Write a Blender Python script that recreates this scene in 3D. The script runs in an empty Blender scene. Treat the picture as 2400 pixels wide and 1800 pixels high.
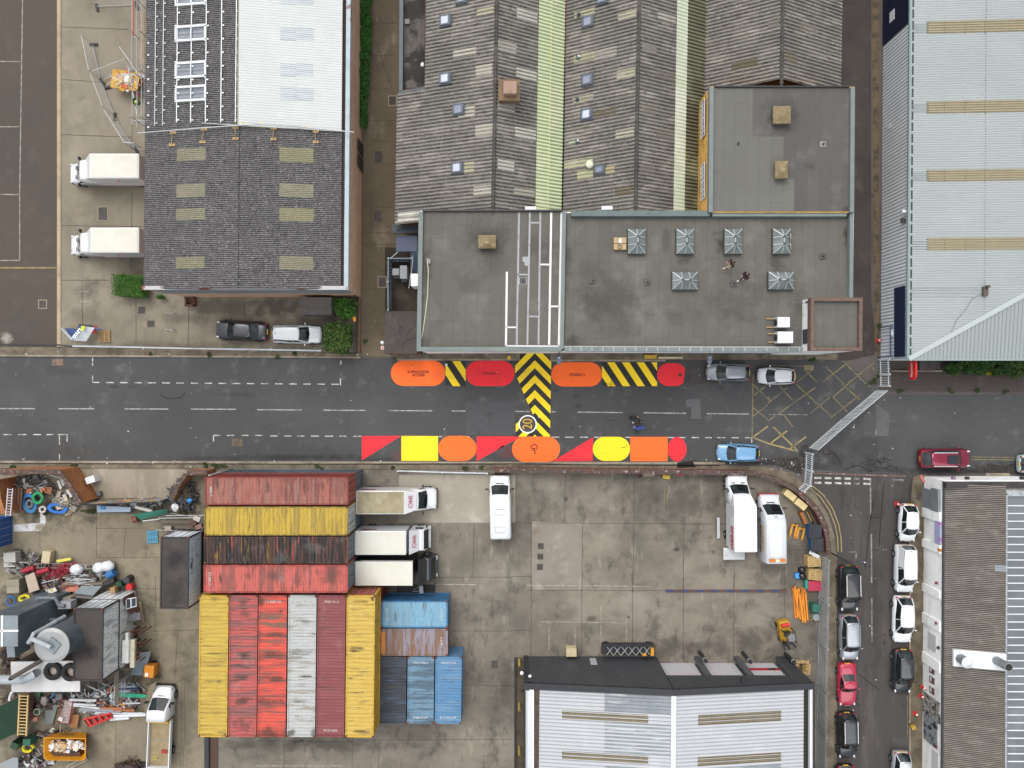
import bpy,bmesh,math,random
from mathutils import Vector,Matrix,noise
random.seed(7)
R=math.radians
SC=bpy.context.scene
COL=SC.collection
# ---------------------------------------------------------------- camera, sky, sun, exposure
CX,CY,FP,H=1200.0,900.0,1695.0,67.5      # photo centre, focal length in photo pixels, drone height in metres
cam=bpy.data.cameras.new('drone_camera');camo=bpy.data.objects.new('drone_camera',cam);COL.objects.link(camo)
cam.sensor_width=36;cam.lens=36*FP/2400;cam.clip_end=2000;cam.clip_start=1
camo.location=(0,0,H);SC.camera=camo
W=bpy.data.worlds.new('World');SC.world=W;W.use_nodes=True
wn=W.node_tree;bg=wn.nodes['Background']
sky=wn.nodes.new('ShaderNodeTexSky');sky.sky_type='NISHITA';sky.sun_disc=False
sky.sun_elevation=R(58);sky.sun_rotation=R(-25);sky.air_density=1.0;sky.dust_density=6.0
hs=wn.nodes.new('ShaderNodeHueSaturation');hs.inputs['Saturation'].default_value=0.27
wn.links.new(sky.outputs[0],hs.inputs['Color']);wn.links.new(hs.outputs[0],bg.inputs[0]);bg.inputs[1].default_value=0.15
sl=bpy.data.lights.new('sun','SUN');sl.energy=0.55;sl.angle=R(40);sl.color=(1,.99,.96)
so=bpy.data.objects.new('sun',sl);COL.objects.link(so);so.rotation_euler=(R(32),0,R(25));so.location=(0,0,60)
vs=SC.view_settings;vs.view_transform='Standard';vs.look='None';vs.gamma=1;vs.exposure=0.70;vs.use_curve_mapping=False

# ---------------------------------------------------------------- helpers
def P(px,py,h=0.0):
    s=(H-h)/FP
    return Vector(((px-CX)*s,(CY-py)*s,h))
def zz(ox,oy,s,pts):return [(ox+x/s,oy+y/s) for x,y in pts]
def zr(c,r,pts):return zz(600*c,450*r,3.687,pts)
def srgb(h):
    h=h.lstrip('#');out=[]
    for i in (0,2,4):
        v=int(h[i:i+2],16)/255
        out.append(((v+.055)/1.055)**2.4 if v>.04045 else v/12.92)
    return out
def c(h,k=0.75):return tuple(v*k for v in srgb(h))+(1,)

class MB:
    def __init__(s):s.v=[];s.f=[];s.uv=[];s.mi=[];s.m=0
    def vs(s,pts):
        n=len(s.v);s.v.extend(Vector(p) for p in pts);return n
    def face(s,idx,uv=None):s.f.append(tuple(idx));s.uv.append(uv);s.mi.append(s.m)
    def poly(s,pts,uv=None):
        n=s.vs(pts);s.face(range(n,n+len(pts)),uv)
    def prism(s,pts,z0,z1,cap=True):
        a=sum(pts[i][0]*pts[(i+1)%len(pts)][1]-pts[(i+1)%len(pts)][0]*pts[i][1] for i in range(len(pts)))
        if a<0:pts=pts[::-1]
        k=len(pts);n=s.vs([(p[0],p[1],z0) for p in pts]+[(p[0],p[1],z1) for p in pts])
        for i in range(k):
            j=(i+1)%k;s.face((n+i,n+j,n+k+j,n+k+i))
        if cap:s.face(range(n+k,n+2*k));s.face(range(n+k-1,n-1,-1))
    def box(s,cx,cy,cz,sx,sy,sz,rz=0,rx=0,ry=0):
        m=Matrix.Translation((cx,cy,cz)) @ Matrix.Rotation(rz,4,'Z') @ Matrix.Rotation(ry,4,'Y') @ Matrix.Rotation(rx,4,'X')
        n=s.vs([m @ Vector((x*sx/2,y*sy/2,z*sz/2)) for z in (-1,1) for x,y in ((-1,-1),(1,-1),(1,1),(-1,1))])
        for q in ((3,2,1,0),(4,5,6,7),(0,1,5,4),(1,2,6,5),(2,3,7,6),(3,0,4,7)):s.face([n+i for i in q])
    def pbox(s,x0,y0,x1,y1,z0,z1):
        s.box((x0+x1)/2,(y0+y1)/2,(z0+z1)/2,abs(x1-x0),abs(y1-y0),z1-z0)
    def bar(s,a,b,w,h=None):
        h=h or w;a=Vector(a);b=Vector(b);d=(b-a)
        if d.length<1e-6:return
        d.normalize();up=Vector((0,0,1))
        if abs(d.z)>.95:up=Vector((0,1,0))
        x=d.cross(up).normalized();y=x.cross(d).normalized()
        n=s.vs([q+x*(i*w/2)+y*(j*h/2) for q in (a,b) for i,j in ((-1,-1),(1,-1),(1,1),(-1,1))])
        for q in ((3,2,1,0),(4,5,6,7),(0,1,5,4),(1,2,6,5),(2,3,7,6),(3,0,4,7)):s.face([n+i for i in q])
    def tube(s,pts,r,n=8,closed=False,cap=True):
        pts=[Vector(p) for p in pts];k=len(pts);rings=[]
        rr=r if isinstance(r,(list,tuple)) else [r]*k
        for i,p in enumerate(pts):
            a=pts[(i-1)%k] if (i>0 or closed) else p;b=pts[(i+1)%k] if (i<k-1 or closed) else p
            d=(b-a).normalized() if (b-a).length>1e-9 else Vector((0,0,1));up=Vector((0,0,1))
            if abs(d.z)>.9:up=Vector((0,1,0))
            x=d.cross(up).normalized();y=x.cross(d).normalized()
            rings.append(s.vs([p+x*math.cos(t*2*math.pi/n)*rr[i]+y*math.sin(t*2*math.pi/n)*rr[i] for t in range(n)]))
        for i in range(k if closed else k-1):
            a=rings[i];b=rings[(i+1)%k]
            for t in range(n):s.face((a+t,a+(t+1)%n,b+(t+1)%n,b+t))
        if cap and not closed:
            s.face([rings[0]+t for t in range(n-1,-1,-1)]);s.face([rings[-1]+t for t in range(n)])
    def cyl(s,x,y,z0,z1,r,n=20,r2=None,cap=True):
        r2=r if r2 is None else r2
        a=s.vs([(x+math.cos(t*2*math.pi/n)*r,y+math.sin(t*2*math.pi/n)*r,z0) for t in range(n)])
        b=s.vs([(x+math.cos(t*2*math.pi/n)*r2,y+math.sin(t*2*math.pi/n)*r2,z1) for t in range(n)])
        for t in range(n):s.face((a+t,a+(t+1)%n,b+(t+1)%n,b+t))
        if cap:s.face(range(b,b+n));s.face(range(a+n-1,a-1,-1))
    def ring(s,x,y,z,r,rt,n=28,m=8,sx=1,sy=1,tilt=0,rz=0):
        pts=[]
        for t in range(n):
            a=t*2*math.pi/n;q=Vector((math.cos(a)*r*sx,math.sin(a)*r*sy,0));q=Matrix.Rotation(rz,3,'Z') @ (Matrix.Rotation(tilt,3,'X') @ q)
            pts.append(q+Vector((x,y,z)))
        s.tube(pts,rt,m,closed=True)
    def loft(s,rings,cap=True):
        ids=[s.vs(r) for r in rings];n=len(rings[0])
        for i in range(len(rings)-1):
            for t in range(n):s.face((ids[i]+t,ids[i]+(t+1)%n,ids[i+1]+(t+1)%n,ids[i+1]+t))
        if cap:s.face([ids[0]+t for t in range(n-1,-1,-1)]);s.face([ids[-1]+t for t in range(n)])
    def sheet(s,A,B,C_,D,waves,amp,cols=1,kind='trap',ulen=None):
        """corrugated patch: A->B runs along the ribs, A->D across them"""
        A,B,C_,D=map(Vector,(A,B,C_,D));nrm=(B-A).cross(D-A).normalized()
        if nrm.z<0:nrm=-nrm
        prof=[(0,0),(.25,0),(.4,1),(.85,1)] if kind=='trap' else [(0,.5),(.25,1),(.5,.5),(.75,0)]
        ks=[]
        for w in range(int(math.ceil(waves))):
            for t,h in prof:
                if w+t<=waves:ks.append((w+t,h))
        ks.append((waves,prof[0][1]));L=ulen or (B-A).length;rows=[]
        for t,h in ks:
            v=t/waves;a=A.lerp(D,v);b=B.lerp(C_,v)
            rows.append((s.vs([a.lerp(b,i/cols)+nrm*amp*h for i in range(cols+1)]),t))
        for (r0,t0),(r1,t1) in zip(rows,rows[1:]):
            for i in range(cols):
                u0,u1=L*i/cols,L*(i+1)/cols
                s.face((r0+i,r0+i+1,r1+i+1,r1+i),[(u0,t0),(u1,t0),(u1,t1),(u0,t1)])
    def ico(s,x,y,z,r,sub=1,jit=0,sx=1,sy=1,sz=1):
        bm=bmesh.new();bmesh.ops.create_icosphere(bm,subdivisions=sub,radius=1)
        n=s.vs([(x+v.co.x*r*sx*(1+random.uniform(-jit,jit)),y+v.co.y*r*sy*(1+random.uniform(-jit,jit)),z+v.co.z*r*sz*(1+random.uniform(-jit,jit))) for v in bm.verts])
        for f in bm.faces:s.face([n+v.index for v in f.verts])
        bm.free()

OFF={}
def _mesh(name,mb,mat,off,smooth):
    me=bpy.data.meshes.new(name)
    me.from_pydata([tuple(p-off) for p in mb.v],[],mb.f)
    if any(u is not None for u in mb.uv):
        l=me.uv_layers.new(name='UVMap').data;k=0
        for f,u in zip(mb.f,mb.uv):
            for i in range(len(f)):
                if u:l[k].uv=u[i]
                k+=1
    for m in (mat if isinstance(mat,(list,tuple)) else [mat]):me.materials.append(m)
    if isinstance(mat,(list,tuple)):me.polygons.foreach_set('material_index',mb.mi)
    if smooth:me.polygons.foreach_set('use_smooth',[True]*len(me.polygons))
    me.update();return me
def tag(o,label=None,cat=None,group=None,kind=None):
    if label:o['label']=label
    if cat:o['category']=cat
    if group:o['group']=group
    if kind:o['kind']=kind
    return o
def obj(name,mb,mat,parent=None,smooth=False,label=None,mods=None):
    off=OFF.get(parent.name,Vector((0,0,0))) if parent else Vector((0,0,0))
    o=bpy.data.objects.new(name,_mesh(name,mb,mat,off,smooth));COL.objects.link(o)
    if parent:o.parent=parent;OFF[o.name]=off
    if label:o['label']=label
    return o
def thing(name,label,cat,loc=(0,0,0),rz=0,group=None,world=False):
    o=bpy.data.objects.new(name,None);COL.objects.link(o);o.location=loc;o.rotation_euler=(0,0,rz);o.empty_display_size=.3
    if world:OFF[o.name]=Vector(loc)
    return tag(o,label,cat,group)
def one(name,mb,mat,label,cat,group=None,smooth=False,kind=None):
    """a thing that is a single mesh; the object's origin goes to its base"""
    xs=[p.x for p in mb.v];ys=[p.y for p in mb.v];off=Vector(((min(xs)+max(xs))/2,(min(ys)+max(ys))/2,min(p.z for p in mb.v)))
    o=bpy.data.objects.new(name,_mesh(name,mb,mat,off,smooth));COL.objects.link(o);o.location=off
    OFF[o.name]=off
    return tag(o,label,cat,group,kind)
def ground(name,mb,mat,label=None):
    o=obj(name,mb,mat);o['kind']='structure'
    if label:o['label']=label
    return o
def bev(o,w=.02,seg=2):
    m=o.modifiers.new('bevel','BEVEL');m.width=w;m.segments=seg;m.limit_method='ANGLE';return o
def sub(o,n=1):
    m=o.modifiers.new('sub','SUBSURF');m.levels=n;m.render_levels=n;return o
def text(s,size,mat,loc,rot,parent=None,name='lettering',align='CENTER',ext=.004,sx=1,bold=0):
    cu=bpy.data.curves.new('t','FONT');cu.body=s;cu.size=size;cu.extrude=ext;cu.align_x=align;cu.align_y='CENTER';cu.offset=bold
    t=bpy.data.objects.new('t',cu);COL.objects.link(t);bpy.context.view_layer.update()
    dg=bpy.context.evaluated_depsgraph_get();me=bpy.data.meshes.new_from_object(t.evaluated_get(dg));COL.objects.unlink(t);bpy.data.objects.remove(t)
    me.materials.clear();me.materials.append(mat)
    o=bpy.data.objects.new(name,me);COL.objects.link(o)
    off=OFF.get(parent.name,Vector((0,0,0))) if parent else Vector((0,0,0))
    o.location=Vector(loc)-off;o.rotation_euler=rot;o.scale=(sx,1,1)
    if parent:o.parent=parent
    return o

# ---------------------------------------------------------------- materials
MATS={}
def M(name,col,rough=.8,metal=0,L=(),grain=(25,.12),bump=None,sp='W',stripe=None,sheets=None,strips=None,blobs=None,coat=0,spec=.5,trans=0,alpha=1):
    """procedural material: col + noise layers L=(colour, scale, lo, hi, amount, stretch) + grain + optional corrugation stripes, sheet tints, stains"""
    if name in MATS:return MATS[name]
    m=bpy.data.materials.new(name);m.use_nodes=True;nt=m.node_tree;nd=nt.nodes;ln=nt.links
    b=nd['Principled BSDF'];b.inputs['Roughness'].default_value=rough;b.inputs['Metallic'].default_value=metal
    b.inputs['Specular IOR Level'].default_value=spec;b.inputs['Coat Weight'].default_value=coat;b.inputs['Coat Roughness'].default_value=.08
    if trans:b.inputs['Transmission Weight'].default_value=trans
    if alpha<1:b.inputs['Alpha'].default_value=alpha
    tc=nd.new('ShaderNodeTexCoord');ge=nd.new('ShaderNodeNewGeometry')
    co={'W':ge.outputs['Position'],'O':tc.outputs['Object'],'U':tc.outputs['UV']}
    def math_(op,a,b_=None,c_=None):
        n=nd.new('ShaderNodeMath');n.operation=op
        for i,x in enumerate((a,b_,c_)):
            if x is None:continue
            if isinstance(x,(int,float)):n.inputs[i].default_value=x
            else:ln.new(x,n.inputs[i])
        return n.outputs[0]
    def mapr(x,a,b_,c0=0,c1=1):
        n=nd.new('ShaderNodeMapRange');n.clamp=True;n.inputs[1].default_value=a;n.inputs[2].default_value=b_;n.inputs[3].default_value=c0;n.inputs[4].default_value=c1
        ln.new(x,n.inputs[0]);return n.outputs[0]
    def noise_(vec,scale,st=(1,1,1),det=4,off=0):
        mp=nd.new('ShaderNodeMapping');mp.inputs['Scale'].default_value=st;mp.inputs['Location'].default_value=(off,off*.7,off*.3);ln.new(vec,mp.inputs[0])
        n=nd.new('ShaderNodeTexNoise');n.inputs['Scale'].default_value=scale;n.inputs['Detail'].default_value=det;n.inputs['Roughness'].default_value=.62
        ln.new(mp.outputs[0],n.inputs[0]);return n.outputs[0]
    def mix(f,a,b_,mode='MIX'):
        n=nd.new('ShaderNodeMix');n.data_type='RGBA';n.blend_type=mode
        for i,x in ((0,f),(6,a),(7,b_)):
            if isinstance(x,(int,float)):n.inputs[i].default_value=x
            elif isinstance(x,(tuple,list)):n.inputs[i].default_value=x
            else:ln.new(x,n.inputs[i])
        return n.outputs[2]
    def sepx(v):
        n=nd.new('ShaderNodeSeparateXYZ');ln.new(v,n.inputs[0]);return n.outputs
    cur=col;off=(sum(ord(x) for x in name)%97)
    for i,l in enumerate(L):
        cc,sc_,lo,hi,amt=l[:5];st=l[5] if len(l)>5 else (1,1,1);spc=l[6] if len(l)>6 else sp
        f=mapr(noise_(co[spc],sc_,st,5,off+i*13),lo,hi,0,amt);cur=mix(f,cur,cc)
    if sheets:                                   # (length along rib, ribs per sheet, amount)
        u=sepx(co['U']);a=math_('FLOOR',math_('DIVIDE',u[0],sheets[0]));bb=math_('FLOOR',math_('DIVIDE',u[1],sheets[1]))
        cb=nd.new('ShaderNodeCombineXYZ');ln.new(a,cb.inputs[0]);ln.new(bb,cb.inputs[1])
        wn_=nd.new('ShaderNodeTexWhiteNoise');wn_.noise_dimensions='3D';cb.inputs[2].default_value=off;ln.new(cb.outputs[0],wn_.inputs[0])
        v=mapr(wn_.outputs[0],0,1,1-sheets[2],1+sheets[2]);gm=nd.new('ShaderNodeCombineXYZ')
        for k in range(3):ln.new(v,gm.inputs[k])
        cur=mix(1,cur,gm.outputs[0],'MULTIPLY')
        fr=math_('FRACT',math_('DIVIDE',u[0],sheets[0]));cur=mix(mapr(fr,0,.03,.45,0),cur,c('2c2a28'))
    if strips:                                   # roofing felt: (axis, width, tint, seam colour, rotation slope)
        x=sepx(co['W']);ax=math_('ADD',x[strips[0]],math_('MULTIPLY',x[1-strips[0]],-strips[4]));q=math_('DIVIDE',ax,strips[1]);fl=math_('FLOOR',q)
        cb=nd.new('ShaderNodeCombineXYZ');ln.new(fl,cb.inputs[0])
        wa=nd.new('ShaderNodeTexWhiteNoise');ln.new(cb.outputs[0],wa.inputs[0])
        y2=math_('FLOOR',math_('ADD',math_('DIVIDE',x[1-strips[0]],7.3),math_('MULTIPLY',wa.outputs[0],9)));ln.new(y2,cb.inputs[1])
        wb=nd.new('ShaderNodeTexWhiteNoise');ln.new(cb.outputs[0],wb.inputs[0])
        v=mapr(wb.outputs[0],0,1,1-strips[2],1+strips[2]);gm=nd.new('ShaderNodeCombineXYZ')
        for k in range(3):ln.new(v,gm.inputs[k])
        cur=mix(1,cur,gm.outputs[0],'MULTIPLY')
        fr=math_('FRACT',q);seam=mapr(fr,0,.05,.6,0)
        yf=math_('FRACT',math_('ADD',math_('DIVIDE',x[1-strips[0]],7.3),math_('MULTIPLY',wa.outputs[0],9)));cur=mix(seam,cur,strips[3]);cur=mix(mapr(yf,0,.009,.55,0),cur,strips[3])
    if stripe:                                   # (colour, amount, centre, halfwidth) by corrugation phase: trough dirt plus rib shading painted into the colour
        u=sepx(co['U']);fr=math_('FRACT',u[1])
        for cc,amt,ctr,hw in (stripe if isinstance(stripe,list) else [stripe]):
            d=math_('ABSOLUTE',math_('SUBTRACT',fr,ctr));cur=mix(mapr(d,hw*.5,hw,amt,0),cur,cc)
    if blobs:                                    # (colour, [(x, y, rx, ry, strength)])
        bc,bl=blobs;nz=noise_(co['W'],.9,(1,1,1),5,3);x=sepx(co['W'])
        nn=mapr(nz,.3,.7,-.75,.75);tot=None
        for (bx,by,rx,ry,st) in bl:
            dx=math_('DIVIDE',math_('SUBTRACT',x[0],bx),rx);dy=math_('DIVIDE',math_('SUBTRACT',x[1],by),ry)
            d=math_('SQRT',math_('ADD',math_('MULTIPLY',dx,dx),math_('MULTIPLY',dy,dy)))
            f=mapr(math_('ADD',d,nn),.25,1.25,st,0);tot=f if tot is None else math_('MAXIMUM',tot,f)
        cur=mix(tot,cur,bc)
    if grain:
        g=noise_(co[sp if sp!='U' else 'W'],grain[0],(1,1,1),6,off);v=mapr(g,.25,.75,1-grain[1],1+grain[1]);gm=nd.new('ShaderNodeCombineXYZ')
        for k in range(3):ln.new(v,gm.inputs[k])
        cur=mix(1,cur,gm.outputs[0],'MULTIPLY')
    if isinstance(cur,tuple):b.inputs['Base Color'].default_value=cur
    else:ln.new(cur,b.inputs['Base Color'])
    if bump:
        bn=nd.new('ShaderNodeBump');bn.inputs['Strength'].default_value=bump[1];bn.inputs['Distance'].default_value=.02
        ln.new(noise_(co['O' if sp=='O' else 'W'],bump[0]),bn.inputs['Height']);ln.new(bn.outputs[0],b.inputs['Normal'])
    MATS[name]=m;return m
def plain(h,rough=.6,metal=0,name=None,k=.75,coat=0):
    return M(name or 'paint_'+h+('_m' if metal else '')+str(int(rough*100)),c(h,k),rough,metal,L=((c('4a443c',k),1.3,.5,.8,.35),),grain=(9,.10),sp='O',coat=coat)
def pxl(pts,h=0):return [P(x,y,h) for x,y in pts]
def flat(name,pts,z,mat,label=None,h=None):
    """a ground sheet traced at its own height"""
    mb=MB();q=pxl(pts,z if h is None else h);a=sum(q[i].x*q[(i+1)%len(q)].y-q[(i+1)%len(q)].x*q[i].y for i in range(len(q)))
    if a<0:q=q[::-1]
    mb.poly(q);return ground(name,mb,mat,label)
def strip(mb,pts,w,z,wpx=False):
    """a painted or worn line of width w metres along photo points"""
    q=[P(x,y,z) for x,y in pts]
    for a,b in zip(q,q[1:]):
        d=(b-a);d.z=0
        if d.length<1e-4:continue
        d.normalize();n=Vector((-d.y,d.x,0))*w/2
        mb.poly([a-n,b-n,b+n,a+n])
# ================================================================ ground, roads, pavements, painted markings
def BL(L):return [((x-CX)*H/FP,(CY-y)*H/FP,rx*H/FP,ry*H/FP,s) for x,y,rx,ry,s in L]
Kd=c('26221f');Kb=c('5f5546');Kl=c('c9c0ae')
m_base=M('asphalt_dark',c('5b5653'),.9,L=((c('3c3835'),.12,.45,.7,.6),(c('6f6a65'),.5,.55,.75,.4)),grain=(30,.25),bump=(60,.2))
m_road=M('road_asphalt',c('494a4b'),.9,L=((c('3d3d3e'),.09,.42,.62,.55),(c('595857'),.16,.5,.7,.5),(c('454545'),.35,.52,.66,.5,(.35,1,1)),(c('7d7b78'),.7,.58,.72,.35),(c('2d2c2c'),2.2,.64,.72,.5)),
           grain=(28,.24),bump=(60,.2),blobs=(c('2b2a2a'),BL([(150,870,60,14,.3),(700,1072,160,7,.75),(900,1077,80,5,.6),(500,1074,90,7,.6),(560,925,60,5,.35),(270,906,10,4,.7),(312,906,10,4,.6),(1302,916,8,5,.7),(1356,953,9,7,.8),(1340,1004,4,4,.7),(1353,929,12,3,.4),(1610,1087,30,12,.85),
            (1870,1095,75,22,.75),(1960,1075,22,16,.6),(2040,1080,26,22,.6),(2060,1100,60,8,.6),(2210,1104,90,8,.8),(2360,1098,60,14,.8),(2005,1050,26,20,.35),(1975,1035,18,16,.3),(2330,1095,40,8,.8)])))
m_road2=M('side_road_asphalt',c('454140'),.9,L=((c('3d3937'),.5,.48,.62,.5,(1,.12,1)),(c('6b6562'),.8,.5,.7,.4,(1,.15,1)),(c('33302f'),1.6,.6,.7,.5)),grain=(28,.24),bump=(60,.2),
            blobs=(c('262423'),BL([(2055,1200,16,90,.5),(2055,1420,14,150,.45),(1975,1165,10,22,.5),(2072,1506,5,7,.9),(2120,1200,30,60,.3)])))
m_tar=M('old_tarmac',c('50483f'),.9,L=((c('463f3c'),.12,.4,.65,.5),(c('655c56'),.5,.55,.75,.4),(c('4a4340'),.9,.6,.72,.5)),grain=(30,.22),bump=(60,.2),blobs=(c('a59f95'),BL([(12,795,14,12,.8)])))
m_conc=M('concrete_yard',c('888070'),.88,L=((c('6f6758'),.15,.42,.62,.65),(c('a19886'),.3,.5,.7,.5),(c('6b6254'),.8,.55,.72,.4,(1,.4,1)),(c('5e564b'),2.5,.62,.72,.4)),grain=(22,.13),bump=(40,.15),
           blobs=(c('48423b'),BL([(215,680,30,26,.6),(200,740,45,25,.4),(300,690,60,22,.55),(320,640,30,60,.5),(430,745,90,12,.45),(520,720,90,25,.55),(650,720,60,30,.75),(760,760,60,60,.8),(400,815,260,14,.55),(700,820,140,12,.6),(280,590,40,20,.45),(190,230,12,8,.3),(155,170,14,12,.25)])))
m_alley=M('alley_concrete',c('695e4b'),.9,L=((c('5a4f40'),.3,.42,.62,.7),(c('9a8f7e'),.45,.55,.72,.6,(1,.5,1)),(c('b4ab9c'),1.1,.64,.74,.6,(1,.35,1)),(c('473e33'),1.6,.58,.7,.5)),grain=(22,.2),bump=(40,.2))
m_yard=M('south_yard_concrete',c('867e72'),.88,L=((c('5d584f'),.10,.42,.6,.75),(c('9c968a'),.22,.52,.7,.5),(c('656056'),.5,.48,.66,.6,(.5,1,1)),(c('48433c'),.9,.54,.68,.6,(1,.6,1)),(c('aaa497'),1.3,.6,.7,.35,(1,.3,1)),(c('37332e'),3.5,.66,.73,.6)),grain=(22,.15),bump=(40,.15),
           blobs=(c('3b3631'),BL([(1510,1155,60,60,.45),(1600,1180,55,70,.55),(1680,1150,40,60,.45),(1340,1150,20,30,.35),(1535,1470,20,28,.5),(1600,1520,120,24,.55),(1750,1500,60,30,.55),(1830,1540,50,30,.6),(1850,1320,80,80,.4),(1240,1200,10,30,.4),(1328,1170,6,7,.9),
            (1386,1451,14,9,.7),(1473,1447,5,4,.9),(1585,1287,7,5,.9),(1672,1294,4,4,.9),(900,1180,90,14,.7),(880,1240,70,12,.7),(1080,1590,60,26,.4),(960,1720,80,30,.4),(1185,1600,18,60,.5),(750,1745,260,14,.6),(1900,1400,20,90,.3),(1000,1500,14,120,.35),(1160,1240,22,16,.35)])))
m_scrap=M('scrapyard_concrete',c('877e6b'),.9,L=((c('6d6353'),.16,.42,.62,.6),(c('a3997f'),.4,.52,.7,.45),(c('4d453a'),.8,.55,.7,.5),(c('b8b0a2'),1.6,.66,.74,.5)),grain=(22,.17),bump=(40,.2),
            blobs=(c('2f2a24'),BL([(150,1410,170,60,.75),(60,1600,120,150,.8),(240,1600,130,70,.85),(120,1180,110,50,.85),(330,1180,130,30,.6),(420,1220,50,40,.7),(60,1740,90,60,.5),(440,1640,22,200,.35),(420,1480,18,80,.3)])))
m_lightc=M('new_concrete_patch',c('a09a8c'),.88,L=((c('8f887a'),.25,.42,.62,.6),(c('bfb9ac'),.6,.55,.7,.5),(c('6b655b'),2.5,.64,.74,.4)),grain=(22,.12))
m_kerb=M('kerb_stone',c('9c9180'),.9,L=((c('6d6353'),.8,.45,.65,.7),(c('4a4238'),2,.55,.7,.5)),grain=(20,.2))
m_pave=M('worn_pavement',c('7a7060'),.92,L=((c('544b3e'),.7,.42,.62,.8),(c('948a7a'),1.2,.55,.7,.5),(c('3d362c'),2.5,.56,.68,.6),(c('4b5a2c'),1.7,.62,.7,.5)),grain=(20,.25),bump=(30,.3))

mb=MB();mb.poly([(-160,-130,-.03),(160,-130,-.03),(160,130,-.03),(-160,130,-.03)]);ground('ground',mb,m_base)
flat('main_road',[(-300,833),(845,838),(1975,846),(2060,915),(2080,925),(2800,925),(2800,1109),(2170,1112),(2040,1113),(1905,1100),(1800,1083),(1200,1082),(-300,1080)],-.012,m_road)
flat('side_road',[(1905,1106),(2150,1112),(2150,2000),(1925,2000)],-.018,m_road2)
flat('tarmac_yard',[(-300,-200),(135,-200),(133,812),(-300,808)],.0,m_tar)
flat('west_yard',[(142,-200),(345,-200),(345,640),(850,640),(845,826),(133,813),(133,-200)],-.006,m_conc)
flat('alley',[(840,-200),(948,-200),(948,480),(990,480),(990,740),(930,836),(846,836)],-.002,m_alley)
flat('substation_ground',[(902,580),(1000,580),(1000,800),(902,800)],.004,M('oily_soil',c('38312a'),.95,L=((c('5e5445'),.8,.5,.7,.6),(c('3f4a24'),1.5,.6,.7,.4)),grain=(18,.3)))
flat('east_alley',[(1965,-200),(2042,-200),(2042,700),(2056,830),(1990,845),(1965,845)],-.004,M('alley_tarmac',c('443e3b'),.95,L=((c('332e2c'),.3,.42,.6,.6),(c('5b544e'),.8,.57,.7,.5)),grain=(28,.25),bump=(50,.2)))
flat('gravel_strip',[(2042,-200),(2060,-200),(2060,835),(2050,835)],.0,M('gravel_soil',c('6a5a43'),.95,L=((c('41372a'),.9,.45,.6,.8),(c('46552a'),1.5,.62,.7,.6)),grain=(14,.35)))
flat('service_pavement',[(2058,842),(2800,842),(2800,922),(2075,917),(2062,905)],-.002,M('service_tarmac',c('4c4541'),.95,L=((c('4a433f'),.3,.45,.65,.6),(c('7b736d'),.9,.58,.72,.4)),grain=(28,.25)))
wallL=[(1153,1103),(1400,1104.5),(1765,1107.5),(1800,1115.6),(1835,1130.5),(1868,1149.5),(1892,1171),(1914,1195.6),(1927.5,1220),(1937,1247),(1941,1274),(1942,1300)]
flat('south_yard',[(476,1099),(1153,1100)]+[(x-3,y-2) for x,y in wallL[1:]]+[(1935,1420),(1930,2000),(476,2000)],.0,m_yard)
flat('scrapyard_floor',[(-300,1100),(478,1100),(478,2000),(-300,2000)],.004,m_scrap)
flat('concrete_panel',zr(1,2,[(1237,785),(2240,785),(2240,1198),(1230,1198)]),.006,m_lightc)
flat('concrete_panel',zr(2,2,[(172,1188),(608,1205),(605,1780),(168,1780)]),.006,M('patched_concrete',c('8a847a'),.88,L=((c('7a7266'),.4,.42,.62,.6),(c('a79f92'),.8,.52,.66,.5),(c('74603f'),.55,.63,.72,.6)),grain=(22,.14)))
flat('concrete_apron',zr(0,2,[(690,725),(1600,735),(1470,990),(850,985)]),.008,M('apron_concrete',c('9a9080'),.88,L=((c('7b715f'),.4,.45,.65,.6,(1,.3,1)),(c('b4aa9a'),.7,.52,.7,.5,(1,.4,1))),grain=(22,.13)))
# kerbs and pavements: real steps
def raised(name,pts,z,mat,z0=-.05,label=None):
    mb=MB();q=pxl(pts,z);mb.prism([(p.x,p.y) for p in q],z0,z);return ground(name,mb,mat,label)
raised('north_pavement',[(-300,811),(140,814),(600,822),(845,829),(845,836),(600,834),(-300,830)],.07,m_pave)
raised('north_pavement',[(930,829),(1218,829),(1218,841),(930,841)],.08,m_pave);raised('north_pavement',[(1290,829),(1960,829),(1960,843),(1290,843)],.08,m_pave)
raised('kerb',[(-300,830),(600,834),(845,836.5),(845,839.5),(600,838),(-300,834)],.10,m_kerb);raised('kerb',[(930,841),(1218,841),(1218,845),(930,845)],.10,m_kerb);raised('kerb',[(1290,843),(1560,843),(1560,847),(1290,847)],.1,m_kerb)
raised('south_kerb',[(-300,1079),(1200,1082.5),(1700,1083),(1700,1088.5),(1200,1088),(-300,1085.5)],.10,m_kerb)
raised('south_pavement',[(-300,1087.5),(1700,1090),(1800,1094),(1850,1108),(1885,1135),(1905,1150),(1940,1205),(1957,1260),(1962,1310),(1962,2000),(1918,2000),(1918,1310)]+[(x+6,y-3) for x,y in wallL[::-1]]+[(-300,1097)],.09,m_pave)
raised('yard_kerb',[(133.5,-200),(142,-200),(142,812),(133.5,812)],.06,M('yard_kerb_stone',c('b09f84'),.9,L=((c('8a7b62'),.6,.45,.62,.6),(c('5e543f'),2.5,.6,.7,.6)),grain=(20,.15)))
raised('east_pavement',[(2140,1118),(2158,1112),(2175,1112),(2175,2000),(2134,2000),(2134,1190)],.09,M('mossy_pavement',c('6e6453'),.92,L=((c('4a4130'),.8,.42,.6,.8),(c('847a6a'),1.1,.55,.7,.6),(c('5d5a26'),1.9,.6,.7,.5)),grain=(20,.25)))
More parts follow.
